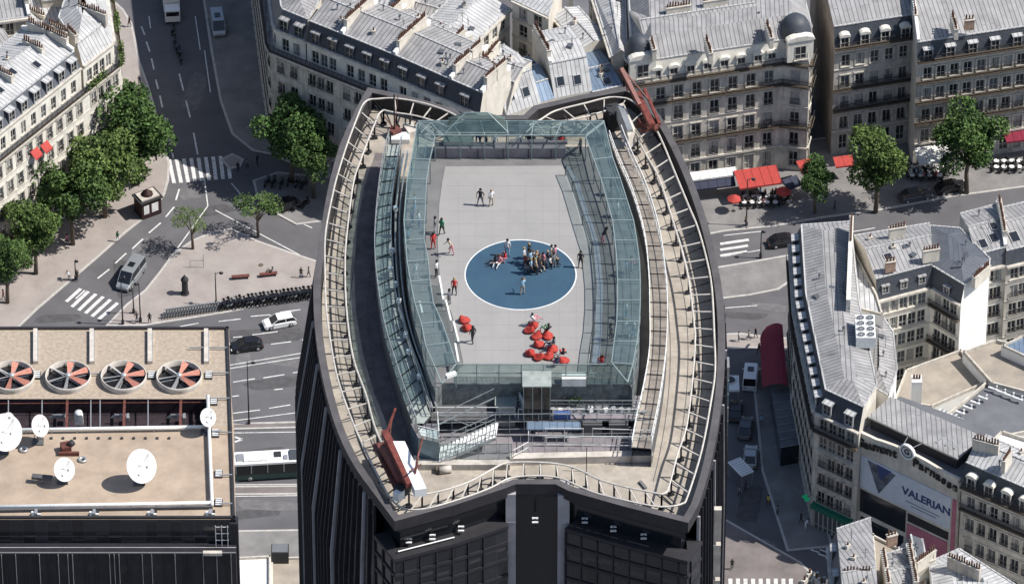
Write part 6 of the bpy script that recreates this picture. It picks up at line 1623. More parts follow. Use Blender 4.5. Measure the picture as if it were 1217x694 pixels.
parasol(872, 251, .95, 'awning_red', 'small red parasol left of the cafe terrace, lower one of the pair'); parasol(931, 242, 1.05, 'awning_red', 'red parasol at the right end of the cafe terrace')
# cafe tables
def table(mb):
    mb.cyl((0, 0, .7), .38, .05, 'awning_white', 12); mb.cyl((0, 0, 0), .04, .7, 'iron', 6)
    for a in (0, 1.6, 3.1, 4.7):
        x, y = math.cos(a) * .62, math.sin(a) * .62; mb.box((x, y, .4), (.4, .4, .05), 'dark_plastic', rz=a, base=True); mb.box((x * 1.3, y * 1.3, .4), (.05, .4, .5), 'dark_plastic', rz=a, base=True)
        for s in (-1, 1): mb.box((x * 1.0 + s * .12, y, 0), (.04, .04, .4), 'iron', base=True)
tmesh = proto(table); random.seed(12)
def tset(px, py, lab, grp):
    o = bpy.data.objects.new('cafe_table', tmesh); link(o); o.location = at(px, py, .12); o.rotation_euler = (0, 0, random.random() * 3); o['label'] = lab; o['category'] = 'table'; o['group'] = grp
for i in range(11): tset(886 + (i % 6) * 9 + random.uniform(-2, 2), 238 + (i // 6) * 7, 'small round cafe table with chairs near the large red awning', 'tables of the red cafe')
for i in range(14): tset(1084 + (i % 5) * 10 + random.uniform(-2, 2), 203 + (i // 5) * 5, 'small white cafe table by the pale canopy between the plane trees', 'tables of the pale cafe')
for i in range(9): tset(1184 + (i % 5) * 9, 196 + (i // 5) * 7, 'small white cafe table at the right edge by the dark red awning', 'tables at the right edge')
# red window awnings on long white block
A, B = b1.P[0], b1.P[1]; T = (B - A).normalized(); O = Vector((T.y, -T.x)); angA = math.atan2(T.y, T.x)
for (px, py) in ((40, 181), (51, 173)):
    p = at(px, py, 15.0); u = (Vector((p.x, p.y)) - A).dot(T); q = A + T * u; z = 14.0 if px == 40 else 14.0
    # height so that it is seen at that pixel on the facade plane
    k = (q - Vector((CAM.x, CAM.y))); 
    best = min((abs((at2(px, py, zz) - q - T * ((at2(px, py, zz) - q).dot(T))).length), zz) for zz in [i * .25 for i in range(16, 80)])
    zz = best[1]; pp = at2(px, py, zz); u = (pp - A).dot(T); q = A + T * u
    mb = MB(); w2 = .75; c = [v3(q - T * w2 + O * .1, zz + .5), v3(q + T * w2 + O * .1, zz + .5), v3(q + T * w2 + O * 1.0, zz - .35), v3(q - T * w2 + O * 1.0, zz - .35)]
    mb.mesh_(c + [v - Vector((0, 0, .06)) for v in c] + [v - Vector((0, 0, .28)) for v in c[2:]], [(3, 2, 1, 0), (4, 5, 6, 7), (0, 3, 7, 4), (1, 5, 6, 2), (3, 2, 8, 9)], 'awning_red'); o = mb.build('window_awning', b1.root)
# green pharmacy cross and shop front on the corner block
q = bA.P[2]; P3_, P4_ = bA.P[2], bA.P[3]; T = (P4_ - P3_).normalized(); O = Vector((T.y, -T.x)); L3 = (P4_ - P3_).length; a3 = math.atan2(T.y, T.x)
mb = MB(); c = P3_ + T * (L3 * .5) + O * .4; mb.box(v3(c, 3.6), (L3 * .92, .8, .7), 'green_sign', rz=a3, base=True); mb.build('shop_fascia', bA.root)
mb = MB(); mb.box(v3(P3_ + T * (L3 * .5) + O * .1, .2), (L3 * .9, .1, 3.2), 'pane_mid', rz=a3, base=True)
for i in range(9): mb.box(v3(P3_ + T * (L3 * (.08 + .105 * i)) + O * .2, .2), (.12, .12, 3.3), 'frame_white', rz=a3, base=True)
mb.build('shop_window', bA.root)
mb = MB(); c = P3_ - T * .3 + O * 1.0; e = bpy.data.materials.new('green_cross'); e.use_nodes = True; pb_ = e.node_tree.nodes['Principled BSDF']; pb_.inputs['Base Color'].default_value = (.0, .13, .07, 1); pb_.inputs['Emission Color'].default_value = (0, .8, .35, 1); pb_.inputs['Emission Strength'].default_value = .1; M['green_cross'] = e
mb.box(v3(c, 5.2), (1.1, .15, .36), 'green_cross', rz=a3); mb.box(v3(c, 5.2), (.36, .16, 1.1), 'green_cross', rz=a3); mb.bar(v3(c, 5.2), v3(P3_, 5.2), .06, .06, 'iron'); mb.build('pharmacy_cross', bA.root)
# ------------------------------------------------------------------ people
for nm, c in dict(skin=(.42, .25, .17), cl_white=(.62, .62, .62), cl_black=(.02, .02, .024), cl_red=(.5, .04, .04), cl_blue=(.05, .10, .28), cl_grey=(.16, .165, .18), cl_pink=(.55, .22, .26), cl_navy=(.025, .035, .08), cl_lblue=(.25, .4, .52), cl_beige=(.4, .33, .25),
                  cl_yellow=(.5, .4, .06), cl_green=(.04, .2, .1), hair_dark=(.018, .013, .01), hair_brown=(.09, .05, .025), hair_fair=(.3, .22, .12)).items():
    mat(nm, c, .8, var=.08, scale=5)
POSES = {}
def pose(name, J, wid=1.):
    """J: joint -> (x,y,z,r). skeleton edges fixed. builds one continuous skin"""
    E = [('pel', 'bel', 'S'), ('bel', 'che', 'S'), ('che', 'nec', 'S'), ('nec', 'hea', 'K'), ('hea', 'top', 'K'), ('hea', 'nos', 'K')]
    for s in 'LR':
        E += [('che', 'sh' + s, 'S'), ('sh' + s, 'el' + s, 'S'), ('el' + s, 'wr' + s, 'K'), ('wr' + s, 'ha' + s, 'K'), ('pel', 'hi' + s, 'T'), ('hi' + s, 'kn' + s, 'T'), ('kn' + s, 'an' + s, 'T'), ('an' + s, 'to' + s, 'F')]
    names = list(J); me = bpy.data.meshes.new('skel'); me.from_pydata([J[k][:3] for k in names], [(names.index(a), names.index(b)) for a, b, _ in E], [])
    o = bpy.data.objects.new('skel', me); C.objects.link(o); md = o.modifiers.new('s', 'SKIN'); md.use_smooth_shade = True
    sd = me.skin_vertices[0].data
    for i, k in enumerate(names): sd[i].radius = (J[k][3], J[k][3]); sd[i].use_root = (k == 'pel')
    o.modifiers.new('u', 'SUBSURF').levels = 1
    me2 = bpy.data.meshes.new_from_object(o.evaluated_get(bpy.context.evaluated_depsgraph_get())); bpy.data.objects.remove(o)
    V = lambda k: Vector(J[k][:3])
    segs = [(V(a), V(b), m, max(.03, (J[a][3] + J[b][3]) / 2)) for a, b, m in E]
    def near(p):
        best = None
        for a, b, m, r in segs:
            d = b - a; t = max(0, min(1, (p - a).dot(d) / max(1e-6, d.length_squared))); q = ((p - (a + d * t)).length) / r
            if best is None or q < best[0]: best = (q, m)
        return best[1]
    vs = [v.co.copy() for v in me2.vertices]; fs = [tuple(p.vertices) for p in me2.polygons]; ms = []
    for p in me2.polygons: ms.append('KSTF'.index(near(p.center)))
    # fingers: four unequal bent chains and a thumb on each hand
    for s in 'LR':
        h = V('ha' + s); d = (h - V('wr' + s)).normalized(); sd_ = d.cross(Vector((0, 1, 0)));
        if sd_.length < .1: sd_ = d.cross(Vector((1, 0, 0)))
        sd_.normalize(); up = d.cross(sd_)
        for k in range(5):
            th = k == 4; ln = (.075, .085, .08, .062, .055)[k]; b0 = h + sd_ * ((k - 1.5) * .02 if not th else .04) + d * (0.01 if not th else -.03); dd = (d + up * .25) if not th else (d * .7 + sd_ * .8); dd.normalize()
            r = .009; mid = b0 + dd * ln * .55; tip = mid + (dd + up * .4).normalized() * ln * .45
            n0 = len(vs); u = dd.orthogonal().normalized(); w_ = dd.cross(u)
            for q, rr in ((b0 - dd * .02, r), (mid, r * .95), (tip, r * .6)):
                for a in range(4): vs.append(q + u * rr * math.cos(a * 1.5708) + w_ * rr * math.sin(a * 1.5708))
            for i in range(2):
                for a in range(4): fs.append((n0 + i * 4 + a, n0 + i * 4 + (a + 1) % 4, n0 + i * 4 + 4 + (a + 1) % 4, n0 + i * 4 + 4 + a)); ms.append(0)
            fs.append((n0 + 8, n0 + 9, n0 + 10, n0 + 11)); ms.append(0)
    m3 = bpy.data.meshes.new('body_' + name); m3.from_pydata([tuple(v) for v in vs], [], fs)
    for k in ('skin', 'cl_white', 'cl_black', 'hair_dark'): m3.materials.append(M[k])
    m3.polygons.foreach_set('material_index', ms); m3.polygons.foreach_set('use_smooth', [True] * len(fs)); m3.update()
    # hair cap
    hc, tp, ns = V('hea'), V('top'), V('nos'); mb = MB(); ax = (tp - hc).normalized(); fw = (ns - hc); fw = (fw - ax * fw.dot(ax)).normalized(); sdv = ax.cross(fw); c = (hc + tp) / 2 - fw * .018 + ax * .01; vs2 = []; n = 12
    A = Matrix((sdv, fw, ax)).transposed()
    mb.lathe([(.112, -.05), (.122, .0), (.115, .05), (.085, .098), (.04, .12), (.001, .125)], 'hair_dark', 12, c, A=A)
    o = mb.build('hair'); hm = o.data; bpy.data.objects.remove(o)
    POSES[name] = (m3, hm)
def stand(spread=.1, step=0., arm=.05, bend=0., armf=0., lean=0.):
    J = {'pel': (0, 0, .93, .135), 'bel': (0, lean * .3, 1.08, .125), 'che': (0, lean * .7, 1.3, .14), 'nec': (0, lean * 1.0, 1.48, .058), 'hea': (0, lean * 1.1 + .01, 1.57, .085), 'top': (0, lean * 1.15, 1.68, .088), 'nos': (0, lean * 1.1 + .105, 1.6, .018)}
    for s, g in (('L', -1), ('R', 1)):
        J['sh' + s] = (g * .19, lean * .8, 1.41, .062); J['el' + s] = (g * (.2 + arm), lean * .7 - .03 + armf * .25 * (1 if g > 0 else .4) - g * step * .3, 1.14, .045)
        J['wr' + s] = (g * (.18 + arm), lean * .6 + .08 + armf * .45 * (1 if g > 0 else .3) - g * step * .35, .93 + armf * .3 * (g > 0), .03); J['ha' + s] = (g * (.175 + arm), lean * .6 + .11 + armf * .5 * (1 if g > 0 else .3) - g * step * .35, .85 + armf * .33 * (g > 0), .032)
        J['hi' + s] = (g * .095, 0, .87, .1); J['kn' + s] = (g * (.1 + spread * .4), .03 + g * step * .5, .49, .065); J['an' + s] = (g * (.1 + spread * .6), g * step - .02, .09, .042); J['to' + s] = (g * (.11 + spread * .7), g * step + .15, .045, .036)
    return J
def sit(floor=True, lean=-.1):
    z = .16 if floor else .36
    J = {'pel': (0, 0, z, .14), 'bel': (0, lean * .4, z + .16, .13), 'che': (0, lean, z + .38, .14), 'nec': (0, lean * .9, z + .56, .058), 'hea': (0, lean * .8 + .02, z + .65, .085), 'top': (0, lean * .8 + .02, z + .76, .088), 'nos': (0, lean * .8 + .125, z + .67, .018)}
    for s, g in (('L', -1), ('R', 1)):
        J['sh' + s] = (g * .19, lean, z + .49, .062); J['el' + s] = (g * .3, lean + .1, z + .24, .045); J['wr' + s] = (g * .2, lean + .3, z + .2, .03); J['ha' + s] = (g * .15, lean + .38, z + .21, .032)
        J['hi' + s] = (g * .1, .05, z, .1); J['kn' + s] = (g * .2, .42, z + .2, .065); J['an' + s] = (g * .17, .68, .09 if not floor else .1, .042); J['to' + s] = (g * .19, .82, .06, .036)
    return J
pose('stand', stand()); pose('stand_wide', stand(.26, 0, .12)); pose('walk', stand(.05, .22, .04)); pose('photo', stand(.1, .05, .08, armf=1., lean=.02)); pose('bent', stand(.15, .1, .1, lean=.3, armf=.6)); pose('sit', sit()); pose('lounge', sit(False, -.3))
def crouch():
    J = sit(True, .1); J = {k: (v[0], v[1] - .1, v[2] + .22 if k[:2] not in ('an', 'to') else v[2], v[3]) for k, v in J.items()}
    for s in 'LR':
        x = J['an' + s]; J['an' + s] = (x[0], .1, .09, x[3]); x = J['to' + s]; J['to' + s] = (x[0], .25, .05, x[3])
    return J
pose('crouch', crouch())
def person(px, py, z, ps, shirt, trou, face=0., label='', hair='hair_dark', grp=None, s=1.0, p=None, dz=0):
    me, hm = POSES[ps]; o = bpy.data.objects.new('person', me); link(o)
    o.location = (p or at(px, py, z)) + Vector((0, 0, dz)); o.rotation_euler = (0, 0, face); o.scale = (s, s, s)
    for i, m in ((1, shirt), (2, trou)):
        o.material_slots[i].link = 'OBJECT'; o.material_slots[i].material = M[m]
    h = bpy.data.objects.new('hair', hm); link(h, o); h.material_slots[0].link = 'OBJECT'; h.material_slots[0].material = M[hair]
    o['label'] = label; o['category'] = 'person'
    if grp: o['group'] = grp
    return o
T0 = ZT + .01; PI = math.pi
PP = [
 (571, 244, 'stand_wide', 'cl_black', 'cl_grey', 2.8, 'person in dark clothes standing near the back of the pale terrace floor', 'hair_dark'),
 (584, 245, 'stand', 'cl_white', 'cl_beige', .5, 'person in white standing next to the dark clad person near the back of the terrace', 'hair_fair'),
 (517, 277, 'stand', 'cl_grey', 'cl_white', 1.5, 'person in grey and white at the left edge of the terrace floor', 'hair_dark'),
 (525, 279, 'walk', 'cl_green', 'cl_black', -.5, 'person with a green bag at the left edge of the terrace floor', 'hair_dark'),
 (515, 296, 'stand', 'cl_red', 'cl_red', .3, 'person all in red at the left edge of the terrace floor', 'hair_dark'),
 (537, 302, 'bent', 'cl_beige', 'cl_pink', 2.0, 'person leaning forward left of the blue circle', 'hair_dark'),
 (519, 329, 'stand', 'cl_white', 'cl_black', 1.2, 'person in a white top by the left glass balustrade', 'hair_dark'),
 (540, 350, 'stand', 'cl_red', 'cl_black', 3., 'person in a red top with dark trousers left of the blue circle', 'hair_fair'),
 (534, 363, 'stand', 'cl_grey', 'cl_grey', 1., 'person in grey near the pale leaning glass, lower left', 'hair_dark'),
 (562, 407, 'walk', 'cl_black', 'cl_black', .6, 'person in black walking past the pair of red beanbags', 'hair_dark'),
 (690, 318, 'stand', 'cl_black', 'cl_black', 2.9, 'person in black standing right beside the edge of the blue circle', 'hair_dark'),
 (603, 304, 'stand', 'cl_white', 'cl_lblue', 3.0, 'person in white standing on the back left of the blue circle', 'hair_dark'),
 (600, 311, 'crouch', 'cl_red', 'cl_pink', 2.0, 'person in red crouching on the left of the blue circle', 'hair_dark'),
 (593, 314, 'sit', 'cl_pink', 'cl_white', 2.6, 'person in pink sitting on the left of the blue circle', 'hair_brown'),
 (588, 314, 'sit', 'cl_black', 'cl_grey', 1.8, 'person in dark clothes sitting on the left of the blue circle', 'hair_dark'),
 (621, 350, 'photo', 'cl_lblue', 'cl_beige', 0.2, 'person in a pale blue top facing the crowd from the front of the blue circle', 'hair_brown'),
 (716, 290, 'bent', 'cl_black', 'cl_pink', -1.5, 'person with a pink bag on the dark strip right of the terrace floor', 'hair_dark'),
 (667, 180, 'stand', 'cl_red', 'cl_red', .2, 'person in bright red under the back glass roof', 'hair_dark'),
 (658, 180, 'stand', 'cl_grey', 'cl_black', .6, 'person in grey beside the bright red person under the back glass roof', 'hair_fair'),
 (690, 184, 'photo', 'cl_grey', 'cl_black', 1.2, 'person in grey at the back right corner of the terrace', 'hair_fair'),
 (618, 178, 'stand', 'cl_white', 'cl_grey', .4, 'person in white at the middle of the back glass roof', 'hair_dark'),
 (628, 178, 'stand', 'cl_black', 'cl_black', 0, 'left one of two people in black under the back glass roof', 'hair_dark'),
 (633, 179, 'stand', 'cl_black', 'cl_navy', .4, 'right one of two people in black under the back glass roof', 'hair_dark'),
 (588, 178, 'stand', 'cl_white', 'cl_white', 0, 'person all in white left of centre under the back glass roof', 'hair_dark'),
 (578, 176, 'bent', 'cl_black', 'cl_navy', 1, 'dark clad person leaning on the back counter', 'hair_dark'),
 (568, 172, 'stand', 'cl_blue', 'cl_blue', 0, 'person in bright blue behind the back counter', 'hair_dark'),
 (493, 250, 'stand', 'cl_white', 'cl_lblue', 1.4, 'person in white upper left under the left glass canopy', 'hair_fair'),
 (490, 266, 'stand', 'cl_blue', 'cl_blue', 1.0, 'person in blue under the left glass canopy', 'hair_dark'),
 (498, 270, 'photo', 'cl_white', 'cl_blue', 1.6, 'person in white and blue beside the person in blue under the left glass canopy', 'hair_fair'),
 (485, 290, 'stand', 'cl_lblue', 'cl_grey', 1.2, 'person in pale blue under the left glass canopy, below the blue clad pair', 'hair_dark'),
 (494, 330, 'stand', 'cl_white', 'cl_white', 1.0, 'person all in white near the middle of the left glass canopy', 'hair_fair'),
 (484, 316, 'stand', 'cl_grey', 'cl_grey', 1.0, 'person in grey near the middle of the left glass canopy', 'hair_dark'),
 (734, 258, 'stand', 'cl_white', 'cl_white', -1.4, 'person all in white under the upper part of the right glass canopy', 'hair_fair'),
 (726, 232, 'stand', 'cl_black', 'cl_grey', -1.4, 'dark haired person in black under the upper right glass canopy', 'hair_dark'),
 (750, 324, 'photo', 'cl_pink', 'cl_lblue', -1.3, 'person in pink under the right glass canopy level with the blue circle', 'hair_brown'),
 (744, 328, 'stand', 'cl_lblue', 'cl_grey', -1.3, 'person in pale blue beside the pink one under the right glass canopy', 'hair_dark'),
 (744, 378, 'stand', 'cl_white', 'cl_lblue', -1.2, 'person in white at the lower part of the right glass canopy', 'hair_fair'),
 (748, 400, 'bent', 'cl_white', 'cl_white', 1.0, 'person bending over under the lower part of the right glass canopy', 'hair_fair'),
 (753, 400, 'stand', 'cl_white', 'cl_lblue', -1., 'person standing right of the bending one under the right glass canopy', 'hair_brown'),
 (726, 404, 'stand', 'cl_grey', 'cl_grey', -1., 'person in grey outside the lower right glass canopy', 'hair_dark'),
 (715, 434, 'crouch', 'cl_red', 'cl_pink', .3, 'person in red crouching in the lower right corner of the terrace', 'hair_dark'),
 (662, 436, 'crouch', 'cl_navy', 'cl_pink', 0.6, 'small dark clad person crouching beside the last red beanbag', 'hair_dark'),
]
for px, py, ps, sh, tr_, f, lab, hr in PP: person(px, py, T0, ps, sh, tr_, f, lab, hr, s=1.04)
# the crowd on the circle
random.seed(21)
tops = ['cl_black', 'cl_white', 'cl_white', 'cl_pink', 'cl_red', 'cl_grey', 'cl_lblue', 'cl_black', 'cl_beige', 'cl_black']
pts = []
def far(x, y): return all(abs(x - a) > 3.6 or abs(y - b) > 2.6 for a, b in pts)
spots = [(623, 313)]
for (xa, xb, ya, yb, n) in ((625, 641, 307, 326, 17), (641, 660, 310, 319, 9)):
    k = 0; tries = 0
    while k < n and tries < 600:
        tries += 1; x, y = random.uniform(xa, xb), random.uniform(ya, yb)
        if far(x, y): pts.append((x, y)); spots.append((x, y)); k += 1
nmcol = dict(cl_black='black', cl_navy='navy', cl_white='white', cl_pink='pink', cl_red='red', cl_grey='grey', cl_lblue='pale blue', cl_beige='beige')
for i, (x, y) in enumerate(spots):
    c = 'cl_white' if i == 0 else random.choice(tops); ps = 'stand' if i == 0 else random.choice(['sit', 'sit', 'stand', 'crouch', 'stand', 'sit', 'stand'])
    person(x, y, T0, ps, c, random.choice(['cl_black', 'cl_navy', 'cl_grey', 'cl_lblue', 'cl_beige']), random.uniform(-3, 3), '%s person in a %s top in the packed crowd on the blue circle' % ({'sit': 'seated', 'stand': 'standing', 'crouch': 'crouching'}[ps], nmcol[c]), random.choice(['hair_dark', 'hair_dark', 'hair_brown', 'hair_fair']), 'crowd gathered on the blue circle', 1.0)
# bean bags
def bag_mesh(seed):
    random.seed(seed); mb = MB(); n = 18; prof = [(.01, 0), (.44, .01), (.60, .14), (.62, .30), (.52, .48), (.40, .66), (.27, .84), (.13, .95), (.01, .98)]
    vs = []
    for i, (r, z) in enumerate(prof):
        for j in range(n):
            t = 2 * PI * j / n; k = 1 + .07 * math.sin(3 * t + i * .5 + seed) + .03 * math.sin(7 * t + seed); dip = .2 * math.exp(-((math.cos(t) - .5) ** 2)) * (z > .4)
            vs.append((r * k * math.cos(t) * 1.08 - z * .42 + .1, r * k * math.sin(t), max(0, z - dip)))
    mb.mesh_(vs, [(i * n + j, i * n + (j + 1) % n, (i + 1) * n + (j + 1) % n, (i + 1) * n + j) for i in range(len(prof) - 1) for j in range(n)], 'bean_red', True)
    o = mb.build('b'); me = o.data; bpy.data.objects.remove(o); return me
BG = [bag_mesh(1), bag_mesh(2), bag_mesh(3)]
bags = [(552, 382, 'upper red beanbag of the pair left on the terrace floor'), (555, 391, 'lower red beanbag of the pair left on the terrace floor'), (629, 394, 'red beanbag at the upper left of the big cluster'), (638, 401, 'red beanbag in the upper middle of the big cluster'), (651, 401, 'red beanbag at the upper right of the big cluster'),
        (641, 411, 'red beanbag in the centre of the big cluster'), (630, 421, 'red beanbag at the lower left of the big cluster'), (640, 426, 'red beanbag nearest the front in the big cluster'), (652, 425, 'red beanbag at the lower right of the big cluster'), (657, 416, 'red beanbag at the right end of the big cluster'), (670, 430, 'red beanbag on its own right of the big cluster'), (634, 388, 'red beanbag at the back of the big cluster')]
for i, (x, y, l) in enumerate(bags):
    o = bpy.data.objects.new('beanbag', BG[i % 3]); link(o); o.location = at(x, y, T0); o.rotation_euler = (0, 0, i * 1.3); o.scale = (.72,) * 3; tag(o, l, 'beanbag', 'red beanbags on the terrace')
for x, y, sh, tr_, f, l in ((635, 386, 'cl_white', 'cl_pink', -.8, 'person in white lying back on the beanbag at the back of the cluster'), (650, 398, 'cl_black', 'cl_green', .6, 'person in black on the upper right beanbag of the cluster'), (655, 416, 'cl_grey', 'cl_navy', 1.8, 'person in grey on the right end beanbag of the cluster'), (669, 427, 'cl_black', 'cl_red', .1, 'dark haired person lounging on the lone beanbag')):
    person(x, y, T0, 'lounge', sh, tr_, f, l, 'hair_dark', dz=.22)
# ground pedestrians
GP = [(140, 287, 'walk', 'cl_green', 'cl_white', 'walker in green and white on the pavement below the kiosk'), (92, 333, 'walk', 'cl_black', 'cl_black', 'dark pedestrian by the signal post on the left pavement'), (83, 333, 'bent', 'cl_white', 'cl_grey', 'pedestrian in white left of the signal post'),
 (4, 356, 'walk', 'cl_red', 'cl_black', 'pedestrian in red at the left edge below the trees'), (80, 290, 'stand', 'cl_pink', 'cl_navy', 'person in pink in the tree shade on the left pavement'), (358, 330, 'stand', 'cl_black', 'cl_navy', 'left one of the two people at the tower end of the plaza'), (367, 329, 'walk', 'cl_grey', 'cl_black', 'right one of the two people at the tower end of the plaza'),
 (163, 384, 'bent', 'cl_black', 'cl_grey', 'dark clad person at the bottom tip of the plaza'), (178, 384, 'stand', 'cl_black', 'cl_black', 'person in black right of the posts at the tip of the plaza'), (154, 32, 'walk', 'cl_black', 'cl_black', 'pedestrian near the top of the left pavement'), (166, 102, 'walk', 'cl_navy', 'cl_grey', 'pedestrian in navy on the left pavement above the trees'), (164, 114, 'stand', 'cl_black', 'cl_black', 'person standing below the navy clad pedestrian above the trees'),
 (913, 600, 'walk', 'cl_yellow', 'cl_black', 'pedestrian in a yellow top in the shaded side street'), (924, 612, 'walk', 'cl_grey', 'cl_black', 'pedestrian in grey below the yellow topped one'), (957, 628, 'bent', 'cl_white', 'cl_white', 'pedestrian in white crossing towards the bottom right houses'), (952, 622, 'walk', 'cl_black', 'cl_black', 'pedestrian in black beside the white clad one'),
 (870, 676, 'walk', 'cl_black', 'cl_black', 'lone pedestrian on the sunlit lower right pavement'), (886, 583, 'walk', 'cl_navy', 'cl_black', 'pedestrian beside the tilted slatted canopy'), (879, 590, 'stand', 'cl_grey', 'cl_black', 'person in grey below the tilted slatted canopy'), (890, 404, 'walk', 'cl_beige', 'cl_grey', 'pedestrian in beige on the small island left of the red vaulted awning'),
 (878, 406, 'stand', 'cl_white', 'cl_black', 'person in white on the small island nearest the tower'), (898, 402, 'walk', 'cl_black', 'cl_black', 'person in black nearest the red vaulted awning'), (886, 270, 'walk', 'cl_black', 'cl_navy', 'pedestrian at the kerb below the cafe terrace'), (992, 250, 'walk', 'cl_navy', 'cl_black', 'pedestrian in the tree shade right of the cafe'), (1142, 232, 'stand', 'cl_black', 'cl_black', 'person by the trunk of the rightmost plane tree'),
 (283, 205, 'walk', 'cl_black', 'cl_navy', 'pedestrian at the right end of the boulevard crosswalk'), (294, 201, 'walk', 'cl_grey', 'cl_black', 'pedestrian in grey beyond the end of the crosswalk'), (306, 196, 'walk', 'cl_navy', 'cl_black', 'pedestrian farther along towards the shaded block'), (902, 420, 'walk', 'cl_black', 'cl_black', 'pedestrian in the shade left of the vaulted awning'), (905, 505, 'walk', 'cl_lblue', 'cl_grey', 'pedestrian in pale blue beside the glazed veranda')]
random.seed(2)
for x, y, ps, sh, tr_, l in GP: person(x, y, .125 if y < 400 or y > 640 else .02, ps, sh, tr_, random.uniform(-3, 3), l, random.choice(['hair_dark', 'hair_brown']))
o = person(322, 326, .12, 'lounge', 'cl_grey', 'cl_black', 1.4, 'person in grey resting on the right hand bench of the plaza', dz=.15)
for i in range(18):
    x = 884 + (i % 9) * 6.5 + random.uniform(-2, 2); y = 234 + (i // 9) * 9 + random.uniform(-2, 2); c = random.choice(tops)
    person(x, y, .12, 'sit' if i % 3 else 'stand', c, 'cl_black', random.uniform(-3, 3), 'cafe guest in a %s top near the large red awning' % nmcol[c], grp='guests of the red cafe', dz=.28 if i % 3 else 0)
for i in range(16):
    x = 1082 + (i % 8) * 6 + random.uniform(-2, 2); y = 203 + (i // 8) * 9 + random.uniform(-2, 2); c = random.choice(tops + ['cl_white'] * 5)
    person(x, y, .12, 'sit' if i % 3 else 'stand', c, 'cl_grey', random.uniform(-3, 3), 'cafe guest in a %s top by the pale canopy' % nmcol[c], grp='guests of the pale cafe', dz=.28 if i % 3 else 0)

# ------------------------------------------------------------------ facade cleaning cranes on the tower
def tb(mb, pts, r, m, n=8): mb.tube([Vector(p) for p in pts], r, m, n)
k1 = thing('facade_crane', 'red facade crane with a white arm cover at the lower left corner of the tower', 'crane', at(478, 575, ZD))
def Zp(x, y, z): return at(x, y, z)
mb = MB(); a, b_ = Zp(458, 532, 211.2), Zp(480, 572, 211.2); mb.tube([a, lp(a, b_, .5), b_], .55, 'red_paint', 16); mb.build('winch_drum', k1)
mb = MB(); mb.bar(Zp(452, 527, 210.6), Zp(478, 580, 210.6), 1.3, .3, 'rust_red'); mb.bar(Zp(462, 520, 210.8), Zp(490, 575, 210.8), .35, .5, 'red_paint'); mb.build('chassis', k1)
mb = MB(); mb.bar(Zp(457, 514, 212.2), Zp(487, 577, 212.0), .55, .6, 'red_paint'); mb.bar(Zp(470, 485, 213.5), Zp(457, 522, 212), .16, .16, 'red_paint'); mb.bar(Zp(466, 495, 213), Zp(462, 530, 211.6), .1, .1, 'rust_red'); mb.build('boom', k1)
mb = MB(); P = [Zp(467, 524, 212.5), Zp(481, 524, 212.5), Zp(507, 580, 212.3), Zp(493, 582, 212.3)]; mb.mesh_(P + [p - Vector((0, 0, .8)) for p in P], [(3, 2, 1, 0), (4, 5, 6, 7), (0, 1, 5, 4), (1, 2, 6, 5), (2, 3, 7, 6), (3, 0, 4, 7)], 'car_white'); mb.build('arm_cover', k1)
mb = MB(); mb.box(Zp(478, 586, 210.2), (1.2, .9, .9), 'dark_plastic', rz=.9, base=True); mb.box(Zp(474, 592, 210.2), (.8, .6, .8), 'car_white', rz=.9, base=True); mb.build('cabinet', k1)
mb = MB(); tb(mb, [Zp(492, 570, 212), Zp(497, 540, 213.4), Zp(502, 520, 213.8)], .1, 'rust_red'); tb(mb, [Zp(487, 560, 213), Zp(500, 552, 212.2)], .08, 'rust_red'); mb.build('stay', k1)
k2 = thing('facade_crane', 'red facade crane with a grey counterweight at the upper right corner of the tower', 'crane', at(765, 140, ZD))
mb = MB(); a, b_ = Zp(757, 112, 212.2), Zp(775, 150, 212.2); mb.bar(a, b_, .55, .5, 'red_paint'); mb.bar(Zp(751, 108, 211.5), Zp(780, 155, 211.5), .3, .3, 'rust_red'); mb.bar(Zp(766, 106, 211.2), Zp(784, 148, 211.2), .25, .25, 'red_paint'); mb.build('chassis', k2)
mb = MB(); mb.bar(Zp(738, 82, 214.5), Zp(760, 125, 212.6), .35, .4, 'red_paint'); mb.bar(Zp(742, 84, 214.0), Zp(746, 108, 212), .14, .14, 'rust_red'); mb.bar(Zp(741, 84, 214.0), Zp(770, 118, 212.6), .12, .12, 'rust_red'); mb.build('boom', k2)
mb = MB(); mb.bar(Zp(762, 156, 211.2), Zp(783, 150, 211.2), .3, .3, 'rust_red'); mb.box(Zp(768, 150, 210.4), (1.8, .6, .6), 'rust_red', base=True); mb.build('cradle', k2)
mb = MB(); P = [Zp(733, 125, 211.6), Zp(741, 122, 211.6), Zp(755, 153, 211.6), Zp(747, 163, 211.6)]; mb.mesh_(P + [p - Vector((0, 0, 1.6)) for p in P], [(3, 2, 1, 0), (4, 5, 6, 7), (0, 1, 5, 4), (1, 2, 6, 5), (2, 3, 7, 6), (3, 0, 4, 7)], 'panel_tan')
mb.bar(Zp(738, 128, 211.75), Zp(749, 156, 211.75), .5, .3, 'steel'); mb.build('counterweight', k2)
mb = MB(); mb.box(Zp(730, 150, ZD), (1.3, 1.6, 1.9), 'dark_plastic', base=True, rz=.3); tag(mb.build('plant_cabinet'), 'dark plant cabinet left of the grey counterweight on the tower roof', 'cabinet')
